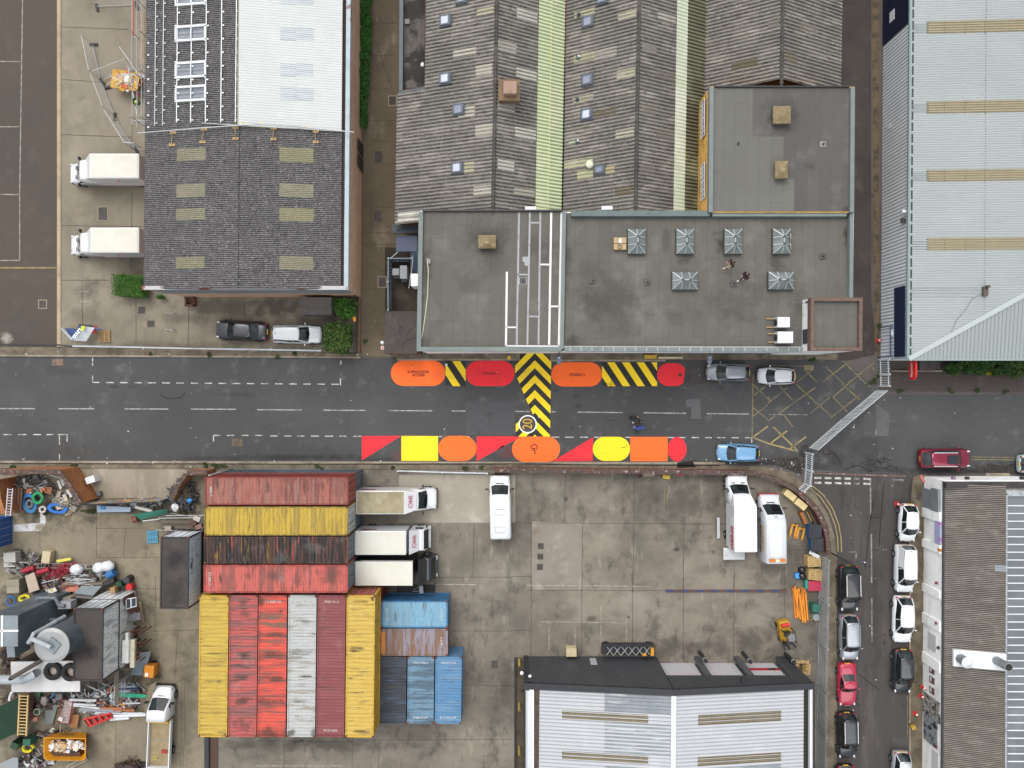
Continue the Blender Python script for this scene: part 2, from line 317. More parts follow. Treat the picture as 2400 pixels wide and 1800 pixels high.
raised('forecourt_step',[(2312,1109),(2367,1109),(2367,1124),(2312,1124)],.12,m_kerb)
raised('side_kerb',[(2131.5,1190),(2134,1190),(2134,2000),(2131.5,2000)],.1,m_kerb)
# joints, cracks, patches
mj=M('joint_tar',c('413b33'),.95,grain=(20,.3));mb=MB()
for pts in (zr(0,0,[(535,232),(1145,255)]),zr(0,0,[(525,685),(950,715)]),zr(0,0,[(520,1162),(1140,1185)]),zr(0,1,[(520,288),(1250,300)]),zr(0,1,[(515,762),(1000,762)]),zr(0,0,[(1150,0),(1140,1300)]),zr(0,1,[(1140,0),(1133,700)]),zr(0,1,[(1175,900),(1175,1310)]),zr(0,1,[(1632,980),(1625,1330)]),zr(0,1,[(708,765),(712,1150)]),zr(0,1,[(2115,940),(2113,1090)]),
            zr(1,0,[(1000,198),(1230,205)]),zr(1,0,[(975,480),(1210,480)]),zr(1,0,[(975,762),(1150,765)]),zr(1,0,[(975,1045),(1210,1045)]),zr(1,0,[(1005,1222),(1210,1222)]),zr(1,0,[(1000,1415),(1205,1415)]),zr(1,0,[(1000,260),(1130,640),(1200,850)]),zr(1,0,[(985,430),(1060,620)]),zr(1,1,[(915,130),(1200,133)]),zr(1,1,[(915,352),(1150,352)]),zr(1,1,[(920,455),(1240,455)]),zr(1,1,[(920,838),(1140,840)]),zr(1,1,[(1000,0),(1000,350)]),zr(1,1,[(1000,615),(1100,690),(1140,640)]),
            zr(1,2,[(1885,1200),(1875,1659)]),zr(2,2,[(0,1200),(1050,1205),(1860,1210)]),zr(2,2,[(460,780),(455,1200)]),zr(2,2,[(1055,780),(1055,1200)]),zr(2,2,[(170,1190),(165,1800)]),zr(2,2,[(608,1205),(603,1800)]),zr(2,2,[(1050,1205),(1045,1800)]),zr(2,2,[(1483,1210),(1480,1800)]),zr(2,2,[(1920,1560),(1920,1800)]),
            zr(2,3,[(0,5),(165,5)]),zr(2,3,[(165,122),(1330,128)]),zr(2,3,[(168,0),(163,690)]),zr(2,3,[(605,0),(603,690)]),zr(2,3,[(1045,0),(1040,590)]),zr(2,3,[(1480,0),(1480,740)]),zr(2,3,[(1917,0),(1915,740)]),zr(2,3,[(0,470),(163,470)]),zr(3,2,[(145,1230),(145,1659)]),zr(3,2,[(150,1432),(380,1432)]),zr(3,3,[(145,0),(145,390)]),zr(3,3,[(240,735),(430,735)]),
            zr(1,3,[(1530,10),(2212,10)]),zr(1,3,[(1690,475),(2212,475)]),zr(1,3,[(1800,942),(2212,945)]),zr(1,3,[(850,1420),(2212,1410)]),zr(1,3,[(832,1395),(830,1659)]),zr(1,3,[(245,1400),(245,1659)]),zr(1,3,[(0,1425),(850,1430)]),zr(1,3,[(1062,1440),(1060,1659)]),
            zr(0,2,[(835,1115),(832,1500),(1440,1495)]),zr(0,2,[(835,1248),(1290,1245)]),zr(0,2,[(1085,1250),(1065,1495)]),zr(0,2,[(1260,1410),(1262,1495)]),zr(0,2,[(1000,1497),(1000,1659)]),zr(0,2,[(345,1130),(345,1430)]),zr(0,3,[(1165,110),(1370,112)]),zr(0,3,[(1330,478),(1720,465)]),zr(0,3,[(1345,0),(1340,480)]),zr(0,3,[(1540,465),(1530,560),(1510,900)]),zr(0,3,[(1002,1250),(998,1640)]),zr(0,3,[(1570,920),(1575,1250),(1560,1650)]),zr(0,3,[(1500,930),(1590,890),(1720,850)]),zr(0,3,[(1590,930),(1600,1200),(1580,1650)])):
    strip(mb,pts,.036,.011)
ground('slab_joints',mb,mj)
mb=MB()
for pts in (zr(3,2,[(940,600),(945,660)]),zr(3,2,[(480,560),(530,555),(535,610),(480,605),(480,560)]),zr(3,2,[(720,690),(745,690),(745,710),(720,710)]),zr(3,2,[(650,740),(780,700),(900,760)]),zr(3,2,[(550,580),(610,650),(640,720)]),zr(3,3,[(785,850),(960,985)]),
            zr(0,2,[(1380,90),(1450,125),(1560,120),(1600,75)]),zr(3,2,[(910,1000),(870,1300),(840,1600)]),zr(3,2,[(1000,850),(980,1100),(960,1400)]),zr(0,2,[(0,686),(2212,690)]),zr(1,2,[(0,692),(2212,688)]),zr(2,2,[(0,684),(800,700),(1800,705)])):
    strip(mb,pts,.07,.002 if pts[0][1]<1078 or pts[0][0]>1900 else .104)
random.seed(9)
for i in range(46):
    x,y=(random.gauss(2065,22),random.gauss(1090,11)) if i<26 else (random.uniform(1990,2130),random.uniform(1130,1700)) if i<36 else (random.uniform(1330,1980),random.uniform(870,1070));a=random.uniform(0,6.3);pts=[(x,y)]
    for k in range(random.randint(3,7)):a+=random.uniform(-.9,.9);x+=math.cos(a)*random.uniform(2,7);y+=math.sin(a)*random.uniform(2,5);pts.append((x,y))
    if max(p[1] for p in pts)<1110 or pts[0][0]>1990:strip(mb,pts,random.uniform(.03,.06),.002)
ground('road_cracks',mb,M('crack_tar',c('211e1c'),.95,grain=None))
for pts,h in ((zr(2,2,[(1505,135),(1627,130),(1632,300),(1550,300),(1548,198),(1505,198)]),'5f5e60'),(zr(0,1,[(245,1370),(310,1350),(630,1357),(600,1395),(250,1392)]),'3d3a38'),(zr(2,2,[(1425,680),(1560,665),(1590,720),(1430,725)]),'1e1b18'),(zr(3,2,[(795,462),(950,462),(950,610),(795,600)]),'403f40'),(zr(3,2,[(910,150),(1050,260),(1040,450),(940,450),(930,190)]),'5c5b5c'),(zr(3,3,[(1080,1395),(1225,1395),(1225,1475),(1080,1475)]),'4b4745'),(zr(0,2,[(365,525),(860,530),(860,640),(700,660),(365,560)]),'4a4747'),(zr(1,2,[(1812,150),(2230,150),(2230,440),(1812,440)]),'504f51'),(zr(2,1,[(1800,1500),(1500,1500),(1480,1659),(1800,1659)]),'4a4746')):
    flat('tarmac_patch',pts,.0 if pts[0][1]<1078 or pts[0][0]>1900 else .104,M('patch_'+h,c(h),.92,L=((c('2d2b29'),1.2,.55,.7,.4),(c('7a7672'),.8,.6,.72,.35)),grain=(28,.22)))
mb=MB()
for i in range(92):
    x=1908+i*2.35;q=P(x,1109+(x-1908)*.034,0);mb.box(q.x,q.y,.0,.075,.12,.02,-.03)
ground('sett_strip',mb,M('brick_setts',c('7a5f55'),.9,L=((c('b5aaa0'),3,.55,.62,.7),),grain=(10,.3)))
mdd=M('wet_debris',c('211e1c'),.8,L=((c('3d3835'),1.2,.45,.6,.8),(c('8f8a84'),6,.64,.68,.7)),grain=(14,.4))
flat('dark_debris',[(1762,1087),(1800,1077),(1840,1075),(1868,1072),(1884,1088),(1878,1112),(1850,1100),(1818,1089)],.098,mdd);flat('dark_debris',[(2165,1108),(2150,1100),(2180,1097),(2290,1100),(2318,1086),(2345,1092),(2400,1084),(2420,1090),(2420,1108)],.001,mdd)
flat('dark_debris',[(1880,1045),(1892,1040),(1895,1058),(1884,1074),(1872,1066)],.0,mdd);flat('dark_debris',[(2138,1118),(2150,1112),(2142,1160),(2134,1190),(2128,1150)],.0,M('damp_tarmac',c('2f2b2a'),.8,grain=(20,.3)))
# manhole covers (countable; part of the carriageway)
mman=M('manhole_iron',c('4c4642'),.8,L=((c('332e2a'),2,.45,.6,.6),),grain=(18,.25));mfr=M('manhole_frame',c('8f8470'),.9,grain=(20,.2))
for i,(x,y,w,h,fr,lab) in enumerate([(135,849,27,15,0,'pinkish inspection cover in the road near the west yard entrance'),(100,713,16,17,1,'square manhole with pale frame in the western tarmac yard'),(332,727,16,16,0,'dark square cover nearest the big warehouse in the west yard'),(353.5,759,17,15,0,'dark square cover between the two steel bars of the west yard'),(241,501,20,30,1,'brown framed cover in the yard between the two parked box vans'),
    (887,367.5,17,26,0,'upper dark rectangular cover in the alley'),(885,507,18,25,0,'lower dark rectangular cover in the alley'),(896,661,17,22,1,'pale stone cover beside the substation fence'),(1267.5,1280,14,14,0,'topmost of three square drain covers in the container yard'),(1266.5,1304.5,14,14,0,'middle one of three square drain covers in the container yard'),(1265.5,1329,14,14,0,'lowest of three square drain covers in the container yard'),
    (1159,1557,15,18,0,'square cover in the yard right of the blue containers'),(1895.5,862,23,12,0,'pale tan cover in the yellow hatched box'),(1613,1056,7,16,0,'small cover right of the red painted semicircle'),(556,1037,25,17,0,'brown cover in the parking bay above the scrapyard wall'),(1937,1057,13,12,0,'round patched cover by the foot of the gate'),(2153.5,1164,11,17,0,'cover in the pavement beside the roller shutter'),(920,236,16,20,1,'tilted cover against the grey workshop wall in the alley'),(2046,459,8,8,0,'small dark cover in the narrow eastern alley')]):
    z=.014 if not (2130<x<2170) else .096;mb=MB()
    q=P(x,y,z);s=H/FP;t=thing('manhole_cover',lab,'manhole cover',q,group='manhole covers',world=True)
    mb.box(q.x,q.y,q.z-.02,w*s,h*s,.046);col={0:'85705f',12:'8a8064',14:'6e6050',17:'49403a'}.get(i)
    obj('lid',mb,M('cover_'+col,c(col),.9,L=((c('4a3f36'),1.5,.5,.65,.6),),grain=(18,.2)) if col else mman,t)
    if fr:
        mb=MB()
        for dx,dy,sx,sy in ((0,1,1,0),(0,-1,1,0),(1,0,0,1),(-1,0,0,1)):mb.box(q.x+dx*(w*s/2+.05),q.y+dy*(h*s/2+.05),q.z-.015,sx*(w*s+.2)+.1*(1-sx),sy*(h*s)+.1*(1-sy),.05)
        obj('frame',mb,mfr,t)
    mb=MB();mb.box(q.x,q.y,q.z+.005,.12,.03,.02);obj('lifting_slot',mb,mj,t)

# ---- painted lines
m_w=M('road_paint_white',c('c4c1ba'),.7,L=((c('6a6866'),3,.48,.6,.75),(c('56575a'),9,.55,.65,.6)),grain=(30,.15));m_w2=M('road_paint_worn',c('93908a'),.8,L=((c('5b5a5a'),3,.4,.56,.95),),grain=(30,.2))
m_y=M('road_paint_yellow_worn',c('8d8050'),.8,L=((c('5b5956'),2.0,.42,.58,.8),),grain=(30,.2));m_yy=M('road_paint_yellow',c('a4915a'),.8,L=((c('6d675a'),2.5,.5,.62,.7),),grain=(30,.2))
ZP=-.006
def lines(name,mat,segs,w,z=ZP):
    mb=MB()
    for s_ in segs:strip(mb,s_,w,z)
    return ground(name,mb,mat)
seg=[]
for i in range(18):
    x=215.6+i*33.0;y=896.2+(x-216)*.0078
    if x+17<800:seg.append([(x,y),(x+17.5,y+.1)])
seg+=[[(217,838),(217,857)],[(217,880),(217,897)],[(799,844.5),(799,854)],[(798,886.5),(798,903)]]
for a,b in ((30,98),(158,228),(287,355),(400,463),(500,587),(1845,1905),(1962,2023),(2083,2147),(2205,2270)):seg.append(zr(0,2,[(a,437 if a<1000 else 444),(b,437 if a<1000 else 444)]))
seg+=[zr(0,2,[(514,437),(514,680)]),zr(0,2,[(580,437),(580,497)]),zr(0,2,[(1845,443),(1845,500)])]
for a,b in ((120,185),(243,307),(355,420),(475,545),(595,667),(722,780),(842,908),(1575,1608),(1815,1845)):seg.append(zr(1,2,[(a,448+a*.004),(b,448+b*.004)]))
for a,b in ((343,410),(460,533),(590,658),(712,780),(978,1020),(1345,1400),(1440,1505),(1553,1615),(1668,1730),(1775,1842),(1897,1960),(2015,2075)):seg.append(zr(2,2,[(a,458+a*.003),(b,458+b*.003)]))
seg.append(zr(2,2,[(2072,462),(2072,522)]))
lines('bay_markings',m_w,seg,.10)
seg=[]
for cc_,L_ in ((0,((0,302),(503,818),(1078,1453),(1650,2040))),(1,((10,393),(583,948),(1147,1523),(1692,2050))),(2,((25,155),(340,378),(567,955),(1137,1503),(1683,2047)))):
    y0=(212,222,236)[cc_];k=(.003,.0065,.0115)[cc_]
    for a,b in L_:seg.append(zr(cc_,2,[(a,y0+a*k),(b,y0+b*k)]))
lines('centre_line',M('road_paint_centre',c('a9a7a2'),.75,L=((c('6a6866'),3,.45,.62,.8),),grain=(30,.15)),seg,.10)
lines('faded_centre_line',m_w2,[zr(3,2,[(10,262),(340,266)]),zr(3,2,[(935,380),(930,450)])],.10)
Y1=lambda p:zr(3,1,p);Y2=lambda p:zr(3,2,p);Y3=lambda p:zr(2,2,p)
lines('yellow_box_marking',m_y,[Y1([(830,1205),(930,1207)]),Y1([(0,1498),(310,1505)]),Y1([(475,1640),(925,1290)]),Y1([(595,1410),(860,1670)]),Y1([(500,1510),(655,1659)]),Y1([(690,1655),(920,1470)]),Y1([(255,1640),(370,1550)]),Y1([(330,1550),(420,1640)]),Y1([(885,1500),(920,1535)]),Y1([(775,1385),(820,1440)]),Y1([(470,1460),(520,1425)]),Y1([(460,1425),(460,1470)]),
    Y2([(240,0),(560,290)]),Y2([(565,115),(690,245)]),Y2([(640,0),(790,135)]),Y2([(130,260),(215,370)]),Y2([(0,165),(170,30)]),Y2([(0,320),(410,30)]),Y2([(370,250),(535,115)]),Y2([(540,295),(810,80)]),Y2([(80,0),(215,140)]),Y2([(0,110),(20,150)]),Y2([(850,0),(885,25)]),Y2([(560,115),(690,0)]),
    Y3([(2083,-80),(2075,462)]),Y3([(2080,105),(2212,5)]),Y3([(2085,5),(2212,130)]),Y3([(2080,200),(2212,310)]),Y3([(2080,280),(2212,180)])],.10)
lines('yellow_box_edge',m_yy,[Y3([(2080,460),(2212,365)]),Y3([(2080,462),(2212,513),(2470,583)]),Y2([(25,510),(165,405)]),Y2([(45,370),(255,575)]),Y2([(190,560),(330,455)])],.13)
lines('double_yellow_line',m_yy,[Y2([(385,880),(480,960),(560,1080),(610,1210),(632,1330),(636,1450)]),Y2([(358,897),(452,975),(530,1090),(580,1215),(602,1330),(606,1450)])],.09,-.012)
lines('double_yellow_line',m_y,[Y2([(1760,630),(2200,637)]),Y2([(1760,652),(2160,657)]),Y2([(195,760),(310,850)]),Y2([(180,775),(300,875)])],.07)
lines('double_yellow_line',m_y,[zr(3,3,[(1205,1035),(1205,1400)]),zr(3,3,[(1228,1035),(1222,1400)])],.07,-.012)
g=[]
for a,b in ((400,460),(490,550),(577,635),(660,715),(825,885)):g+=[Y2([(a,803+a*.02),(b,803+b*.02)]),Y2([(a,845+a*.02),(b,845+b*.02)])]
lines('give_way_marking',m_w,g,.19,-.010)
lines('give_way_marking',m_w2,[Y2([(742,817),(790,819)]),Y2([(742,860),(790,861)]),Y2([(1080,828),(1175,832)])],.19,-.010)
lines('side_road_line',m_w2,[Y2([(885,815),(888,1125)]),Y2([(893,1295),(895,1659)]),zr(3,3,[(895,0),(895,60)]),zr(3,3,[(897,190),(898,565)]),Y2([(705,1452),(762,1452),(762,1510)])],.13,-.012)
lines('yard_line',M('yard_paint',c('b5ad9c'),.8,L=((c('857d72'),2.5,.42,.56,.9),),grain=(30,.15)),[zr(2,3,[(120,80),(820,85),(1200,92)]),zr(2,3,[(322,390),(320,640)]),zr(2,3,[(545,440),(543,640)]),zr(2,3,[(770,260),(768,610)]),zr(2,3,[(992,350),(990,600)]),zr(2,3,[(245,395),(990,405)]),zr(1,3,[(1540,72),(1900,75)]),zr(1,3,[(1540,45),(1540,95)]),zr(1,3,[(0,1640),(750,1640)]),zr(0,1,[(680,860),(770,860)]),zr(0,1,[(700,945),(790,945)])],.07,.012)
lines('yard_line',m_y,[zr(2,2,[(10,880),(5,1060)]),zr(2,2,[(1040,820),(1035,920)]),zr(2,2,[(1318,900),(1315,1100)]),zr(3,3,[(90,365),(210,368)])],.05,.012)
lines('tarmac_yard_line',M('worn_white_line',c('9d9790'),.8,L=((c('6e6762'),2.5,.42,.58,.8),),grain=(30,.15)),[zr(0,0,[(198,-200),(170,1659)])+zr(0,1,[(170,590),(0,592)]),zr(0,0,[(0,530),(185,532)]),zr(0,0,[(0,1095),(180,1095)]),zr(0,1,[(0,20),(170,22)])],.10,.006)
lines('tarmac_yard_yellow_line',M('yard_yellow',c('a08a4c'),.8,L=((c('6a625a'),1.5,.45,.58,.7),),grain=(30,.15)),[zr(0,1,[(0,655),(485,655)])],.12,.006)
mb=MB();q=[P(x,y,.016) for x,y in zr(0,2,[(345,1110),(390,1120),(395,1200),(345,1280)])];mb.poly(q[::-1]);ground('paint_spill',mb,M('spill',c('c9cbcc'),.7,L=((c('8d8270'),1.2,.45,.6,.95),),grain=(20,.1)))
mb=MB();q=[P(x,y,.016) for x,y in zr(0,2,[(118,1215),(345,1200),(345,1270),(118,1275)])];mb.poly(q[::-1]);ground('paint_spill',mb,MATS['spill'])

# ---- street mural
m_red=M('mural_red',c('e5202e',.85),.75,L=((c('c81c28',.85),.8,.5,.7,.5),(c('4a4644'),14,.60,.68,.35),(c('5a5250'),.35,.56,.72,.22,(.4,2,1))),grain=(30,.16));m_or=M('mural_orange',c('f9681a',.85),.75,L=((c('e85c1e',.85),.8,.5,.7,.5),(c('4a4644'),14,.60,.68,.35),(c('5a5250'),.35,.56,.72,.22,(.4,2,1))),grain=(30,.16))
m_ye=M('mural_yellow',c('f5d312',.85),.75,L=((c('e3c310',.85),.8,.5,.7,.5),(c('4a4644'),14,.60,.68,.4),(c('6a6248'),.35,.54,.70,.28,(.4,2,1))),grain=(30,.15));m_bk=M('mural_black',c('1c1a1c'),.75,L=((c('4a4846'),.5,.5,.72,.45,(.4,2,1)),(c('5a5856'),14,.6,.68,.4)),grain=(25,.2));m_ltr=M('mural_lettering',c('541414'),.75,grain=(25,.1))
def pill(x0,y0,x1,y1,n=14,left=True,right=True):
    r=(y1-y0)/2;cy=(y0+y1)/2;r2=min(r,(x1-x0)/2);out=[]
    if right:out+=[(x1-r2+r2*math.cos(a),cy+r*math.sin(a)) for a in [(-.5+i/n)*math.pi for i in range(n+1)]]
    else:out+=[(x1,y0),(x1,y1)]
    if left:out+=[(x0+r2-r2*math.cos(a),cy-r*math.sin(a)) for a in [(-.5+i/n)*math.pi for i in range(n+1)]]
    else:out+=[(x0,y1),(x0,y0)]
    return out
ZM=-.002
def mural(pts,mat,lab,z=ZM,name='street_mural'):o=flat(name,pts,z,mat);o['label']=lab;return o
def clip(poly,conv):
    """Sutherland-Hodgman against a convex polygon given clockwise on screen"""
    a=sum(conv[i][0]*conv[(i+1)%len(conv)][1]-conv[(i+1)%len(conv)][0]*conv[i][1] for i in range(len(conv)));sg=1 if a>0 else -1
    for i in range(len(conv)):
        A=conv[i];B=conv[(i+1)%len(conv)];out=[]
        ins=lambda p:sg*((B[0]-A[0])*(p[1]-A[1])-(B[1]-A[1])*(p[0]-A[0]))>=0
        for k in range(len(poly)):
            p,q=poly[k-1],poly[k];ip,iq=ins(p),ins(q)
            if ip!=iq:
                d1=(B[0]-A[0])*(p[1]-A[1])-(B[1]-A[1])*(p[0]-A[0]);d2=(B[0]-A[0])*(q[1]-A[1])-(B[1]-A[1])*(q[0]-A[0]);t=d1/(d1-d2)
                out.append((p[0]+(q[0]-p[0])*t,p[1]+(q[1]-p[1])*t))
            if iq:out.append(q)
        poly=out
        if len(poly)<3:return []
    return poly
mural(pill(916,844.8,1044,904.6),m_or,'orange painted pill reading SUBSTATION ACCESS on the road')
mural(pill(1091.5,845.5,1206,905),m_red,'red painted pill reading STUDIO 1 on the road')
mural(pill(1292,849,1411,906),m_or,'orange painted pill reading STUDIO 2 on the road')
mural(pill(1540,851,1609.5,905,left=True),m_red,'plain red painted pill at the right end of the upper mural row')
def hatch(x0,y0,x1,y1,ph,per,wid,lab):
    rect=[(x0,y0),(x1,y0),(x1,y1),(x0,y1)];mural(rect,m_bk,lab+', black ground');mb=MB();hh=y1-y0;sl=.66*hh
    x=x0-hh*1.2+ph
    while x<x1+10:
        q=clip([(x,y0-1),(x+wid,y0-1),(x+wid+sl+1,y1+1),(x+sl+1,y1+1)],rect)
        if q:mb.poly([P(a,b,ZM+.004) for a,b in q][::-1])
        x+=per
    o=ground('street_mural',mb,m_ye);o['label']=lab+', yellow stripes'
hatch(1044.3,846.5,1091.2,905,11.5,37,18,'small black and yellow striped block between orange and red pills');hatch(1411,849,1540,905,9.5,34.5,17.5,'long black and yellow striped block between orange and red pills')
B1z=lambda L:zz(1160,820,6.144,L)
polA=B1z([(345,50),(715,50),(812,160),(792,1250),(700,1250),(460,740),(290,330),(290,210)]);polB=B1z([(300,1020),(370,975),(570.6,975),(700,1250),(300,1250)])
mural(polA,m_bk,'tall black and yellow chevron crossing the road, black ground');mural(polB,m_bk,'foot of the black and yellow chevron, black ground')
mb=MB()
for k in range(-2,6):
    a0,a1=150+214*k,262+214*k
    for sx in (-1,1):
        q=B1z([(575,a0),(575+sx*330,a0+330*1.02),(575+sx*330,a1+330*1.02),(575,a1)])
        for pol in (polA,polB):
            r=clip(q,pol)
            if r:
                w=[P(a,b,ZM+.004) for a,b in r];ar=sum(w[i].x*w[(i+1)%len(w)].y-w[(i+1)%len(w)].x*w[i].y for i in range(len(w)))
                mb.poly(w if ar>0 else w[::-1])
o=ground('street_mural',mb,m_ye);o['label']='tall black and yellow chevron crossing the road, yellow bands'
def circ(cx,cy,r,n=48):return [(cx+r*math.cos(i*2*math.pi/n),cy+r*math.sin(i*2*math.pi/n)) for i in range(n)]
c0=B1z([(472,1070)])[0]
mural(circ(*c0,131/6.144),M('roundel_white',c('efeff0',.85),.7,grain=(25,.04)),'white ring of the painted 20 speed roundel',ZM+.008);mural(circ(*c0,114/6.144),M('roundel_grey',c('4b4849'),.85,grain=(25,.15)),'grey disc of the painted 20 speed roundel',ZM+.012)
q=P(*B1z([(474,1068)])[0],0);t=text('20',1.28,M('roundel_yellow',c('d3a916'),.7,grain=(25,.1)),(q.x,q.y,ZM+.014),(0,0,R(90)),name='speed_number',ext=.001,sx=.8);t['kind']='structure'
T1=lambda L:zr(1,2,L);T2=lambda L:zr(2,2,L)
mural(T1([(915,450),(1255,448),(915,660)]),m_red,'red painted triangle at the left end of the lower mural row')
mural(T1([(1256,448),(1573,450),(1573,665),(1256,663)]),m_ye,'yellow painted square in the lower mural row')
a,b=T1([(1575,448),(1905,665)]);mural(pill(*a,*b),m_or,'plain orange painted pill beside the yellow square')
mural(T1([(1906,452)])+[(1222,1023)]+T1([(1906,668)]),m_red,'red painted triangle left of the wheelchair pill')
mural(pill(1200,1023.2,1312.7,1082.4),m_or,'orange painted pill with dark wheelchair symbol',ZM+.004)
mural(T2([(352,668),(700,460),(697,665)]),m_red,'red painted triangle right of the wheelchair pill')
a,b=T2([(698,456),(1020,665)]);mural(pill(*a,*b),m_ye,'yellow painted pill in the lower mural row')
mural(T2([(1022,457),(1345,457),(1345,667),(1022,667)]),m_or,'orange painted square in the lower mural row')
a,b=T2([(1346,457),(1508,670)]);mural(pill(*a,*b),m_red,'red painted rounded end of the lower mural row')
mf=M('faded_red',c('5d3a3c'),.85,L=((c('4b4647'),1.2,.4,.6,.8),),grain=(25,.2));mural(T1([(1182,572),(1253,572),(1253,662),(1180,655)]),mf,'faded red paint beside the yellow square');mural(T1([(2075,575),(2130,530),(2215,535),(2215,640),(2130,640)]),mf,'faded red paint left of the wheelchair pill')
q=P(980.5,875.5);
for i,s_ in enumerate(('SUBSTATION','ACCESS')):t=text(s_,.34,m_ltr,(q.x,q.y+.14-.29*i,ZM+.006),(0,0,0),name='road_lettering',ext=.001,bold=.012);t['kind']='structure'
for s_,x,y in (('STUDIO 1',1150,875.5),('STUDIO 2',1352.5,878.5)):
    q=P(x,y);t=text(s_,.33,m_ltr,(q.x,q.y,ZM+.006),(0,0,0),name='road_lettering',ext=.001,bold=.012);t['kind']='structure'
mb=MB();arc=[(570+40*math.cos(R(a)),1403+40*math.sin(R(a))) for a in range(-160,60,15)]
strip(mb,B1z(arc),.10,ZM+.010);strip(mb,B1z([(575,1472),(575,1420),(532,1424),(513,1380)]),.10,ZM+.012);strip(mb,B1z([(540,1447),(575,1447)]),.08,ZM+.014)
q=B1z([(575,1487)])[0];mb.poly([P(x,y,ZM+.010) for x,y in circ(*q,2.0,16)][::-1]);o=ground('wheelchair_symbol',mb,m_ltr)
q=(1594,879);mural(circ(*q,4.2,20),M('stopcock',c('4a3a2c'),.8,grain=(20,.3)),'round iron stopcock cover in the red pill',ZM+.008)
# ================================================================ buildings
class Slope:
    """one roof pitch whose ribs run east-west; edges given by a photo point and a height"""
    def __init__(s,pL,hL,pR,hR,k=.018):
        s.k,s.hL,s.hR=k,hL,hR;q=lambda p:(p[0]-CX)-k*(CY-p[1])
        s.X0=q(pL)*(H-hL)/FP;s.X1=q(pR)*(H-hR)/FP
    def at(s,u,Y,lift=0):return Vector((s.X0+(s.X1-s.X0)*u+s.k*Y,Y,s.hL+(s.hR-s.hL)*u+lift))
    def uv(s,px,py):
        q=(px-CX)-s.k*(CY-py);u=(q*(H-s.hL)/FP-s.X0)/((s.X1-s.X0)+q*(s.hR-s.hL)/FP)
        return u,(CY-py)*(H-(s.hL+(s.hR-s.hL)*u))/FP
    def pt(s,px,py,lift=0):return s.at(*s.uv(px,py),lift)
    def patch(s,mb,x0,y0,x1,y1,period,amp,lift=0,kind='trap',cols=1,full=False):
        ym=(y0+y1)/2;u0=0 if full else s.uv(x0,ym)[0];u1=1 if full else s.uv(x1,ym)[0];xm=(x0+x1)/2
        Y0=s.uv(xm,y0)[1];Y1=s.uv(xm,y1)[1]
        mb.sheet(s.at(u0,Y1,lift),s.at(u1,Y1,lift),s.at(u1,Y0,lift),s.at(u0,Y0,lift),abs(Y0-Y1)/period,amp,cols,kind)
    def block(s,mb,x0,y0,x1,y1,h,lift=0):
        ym=(y0+y1)/2;u0=s.uv(x0,ym)[0];u1=s.uv(x1,ym)[0];xm=(x0+x1)/2;Y0=s.uv(xm,y0)[1];Y1=s.uv(xm,y1)[1]
        a=[s.at(u0,Y1,lift),s.at(u1,Y1,lift),s.at(u1,Y0,lift),s.at(u0,Y0,lift)];n=mb.vs(a+[p+Vector((0,0,h)) for p in a])
        for q in ((0,1,5,4),(1,2,6,5),(2,3,7,6),(3,0,4,7),(4,5,6,7)):mb.face([n+i for i in q])
def ppoly(pts,h):return [(p.x,p.y) for p in pxl(pts,h)]
def prism_px(mb,pts,z0,z1):mb.prism(ppoly(pts,z1),z0,z1)
def onX(X,px,py):d=X*FP/(px-CX);return Vector((X,(CY-py)*d/FP,H-d))
def onY(Y,px,py):d=Y*FP/(CY-py);return Vector(((px-CX)*d/FP,Y,H-d))

lich=(c('b8b4ae'),5,.56,.66,.55)
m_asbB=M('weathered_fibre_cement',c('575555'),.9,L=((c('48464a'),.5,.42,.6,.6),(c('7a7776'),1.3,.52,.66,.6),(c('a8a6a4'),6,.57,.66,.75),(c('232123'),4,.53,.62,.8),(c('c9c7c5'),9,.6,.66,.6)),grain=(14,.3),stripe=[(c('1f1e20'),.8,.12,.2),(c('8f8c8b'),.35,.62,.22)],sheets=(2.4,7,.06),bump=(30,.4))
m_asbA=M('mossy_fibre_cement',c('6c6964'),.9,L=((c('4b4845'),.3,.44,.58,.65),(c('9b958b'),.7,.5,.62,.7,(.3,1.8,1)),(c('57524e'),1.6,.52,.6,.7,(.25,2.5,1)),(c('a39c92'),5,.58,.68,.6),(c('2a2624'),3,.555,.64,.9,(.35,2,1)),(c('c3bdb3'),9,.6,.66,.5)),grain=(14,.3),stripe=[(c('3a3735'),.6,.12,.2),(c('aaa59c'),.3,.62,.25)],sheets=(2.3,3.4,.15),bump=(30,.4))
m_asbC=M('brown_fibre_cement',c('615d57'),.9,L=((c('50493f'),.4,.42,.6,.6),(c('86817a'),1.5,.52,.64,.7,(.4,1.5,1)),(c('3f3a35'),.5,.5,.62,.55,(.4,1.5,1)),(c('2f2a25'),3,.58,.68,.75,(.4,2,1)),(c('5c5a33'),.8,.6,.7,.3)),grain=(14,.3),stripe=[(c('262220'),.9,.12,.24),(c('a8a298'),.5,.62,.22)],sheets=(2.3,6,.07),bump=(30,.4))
m_brick=M('brown_brick',c('7b5b48'),.9,L=((c('5a4031'),1.5,.42,.62,.7),(c('97735c'),3,.55,.7,.5)),grain=(12,.3),bump=(12,.4))
m_pink=M('pink_brick_wall',c('c8a68b',.9),.9,L=((c('ae8b70',.9),.5,.42,.62,.6,(1,.5,2)),(c('dcc0a6',.9),1.4,.55,.7,.5),(c('776050'),3,.58,.7,.4)),grain=(12,.2))
m_clad=M('blue_grey_cladding',c('98a3ab'),.55,L=((c('7f8b92'),.4,.45,.65,.4),(c('5c666c'),3,.6,.7,.3)),grain=(14,.08))
m_white=M('white_wall',c('eff1f0',.95),.8,L=((c('b8b9b2'),.5,.48,.68,.55,(1,.6,2)),(c('8b8a80'),1.6,.6,.7,.35)),grain=(14,.06))
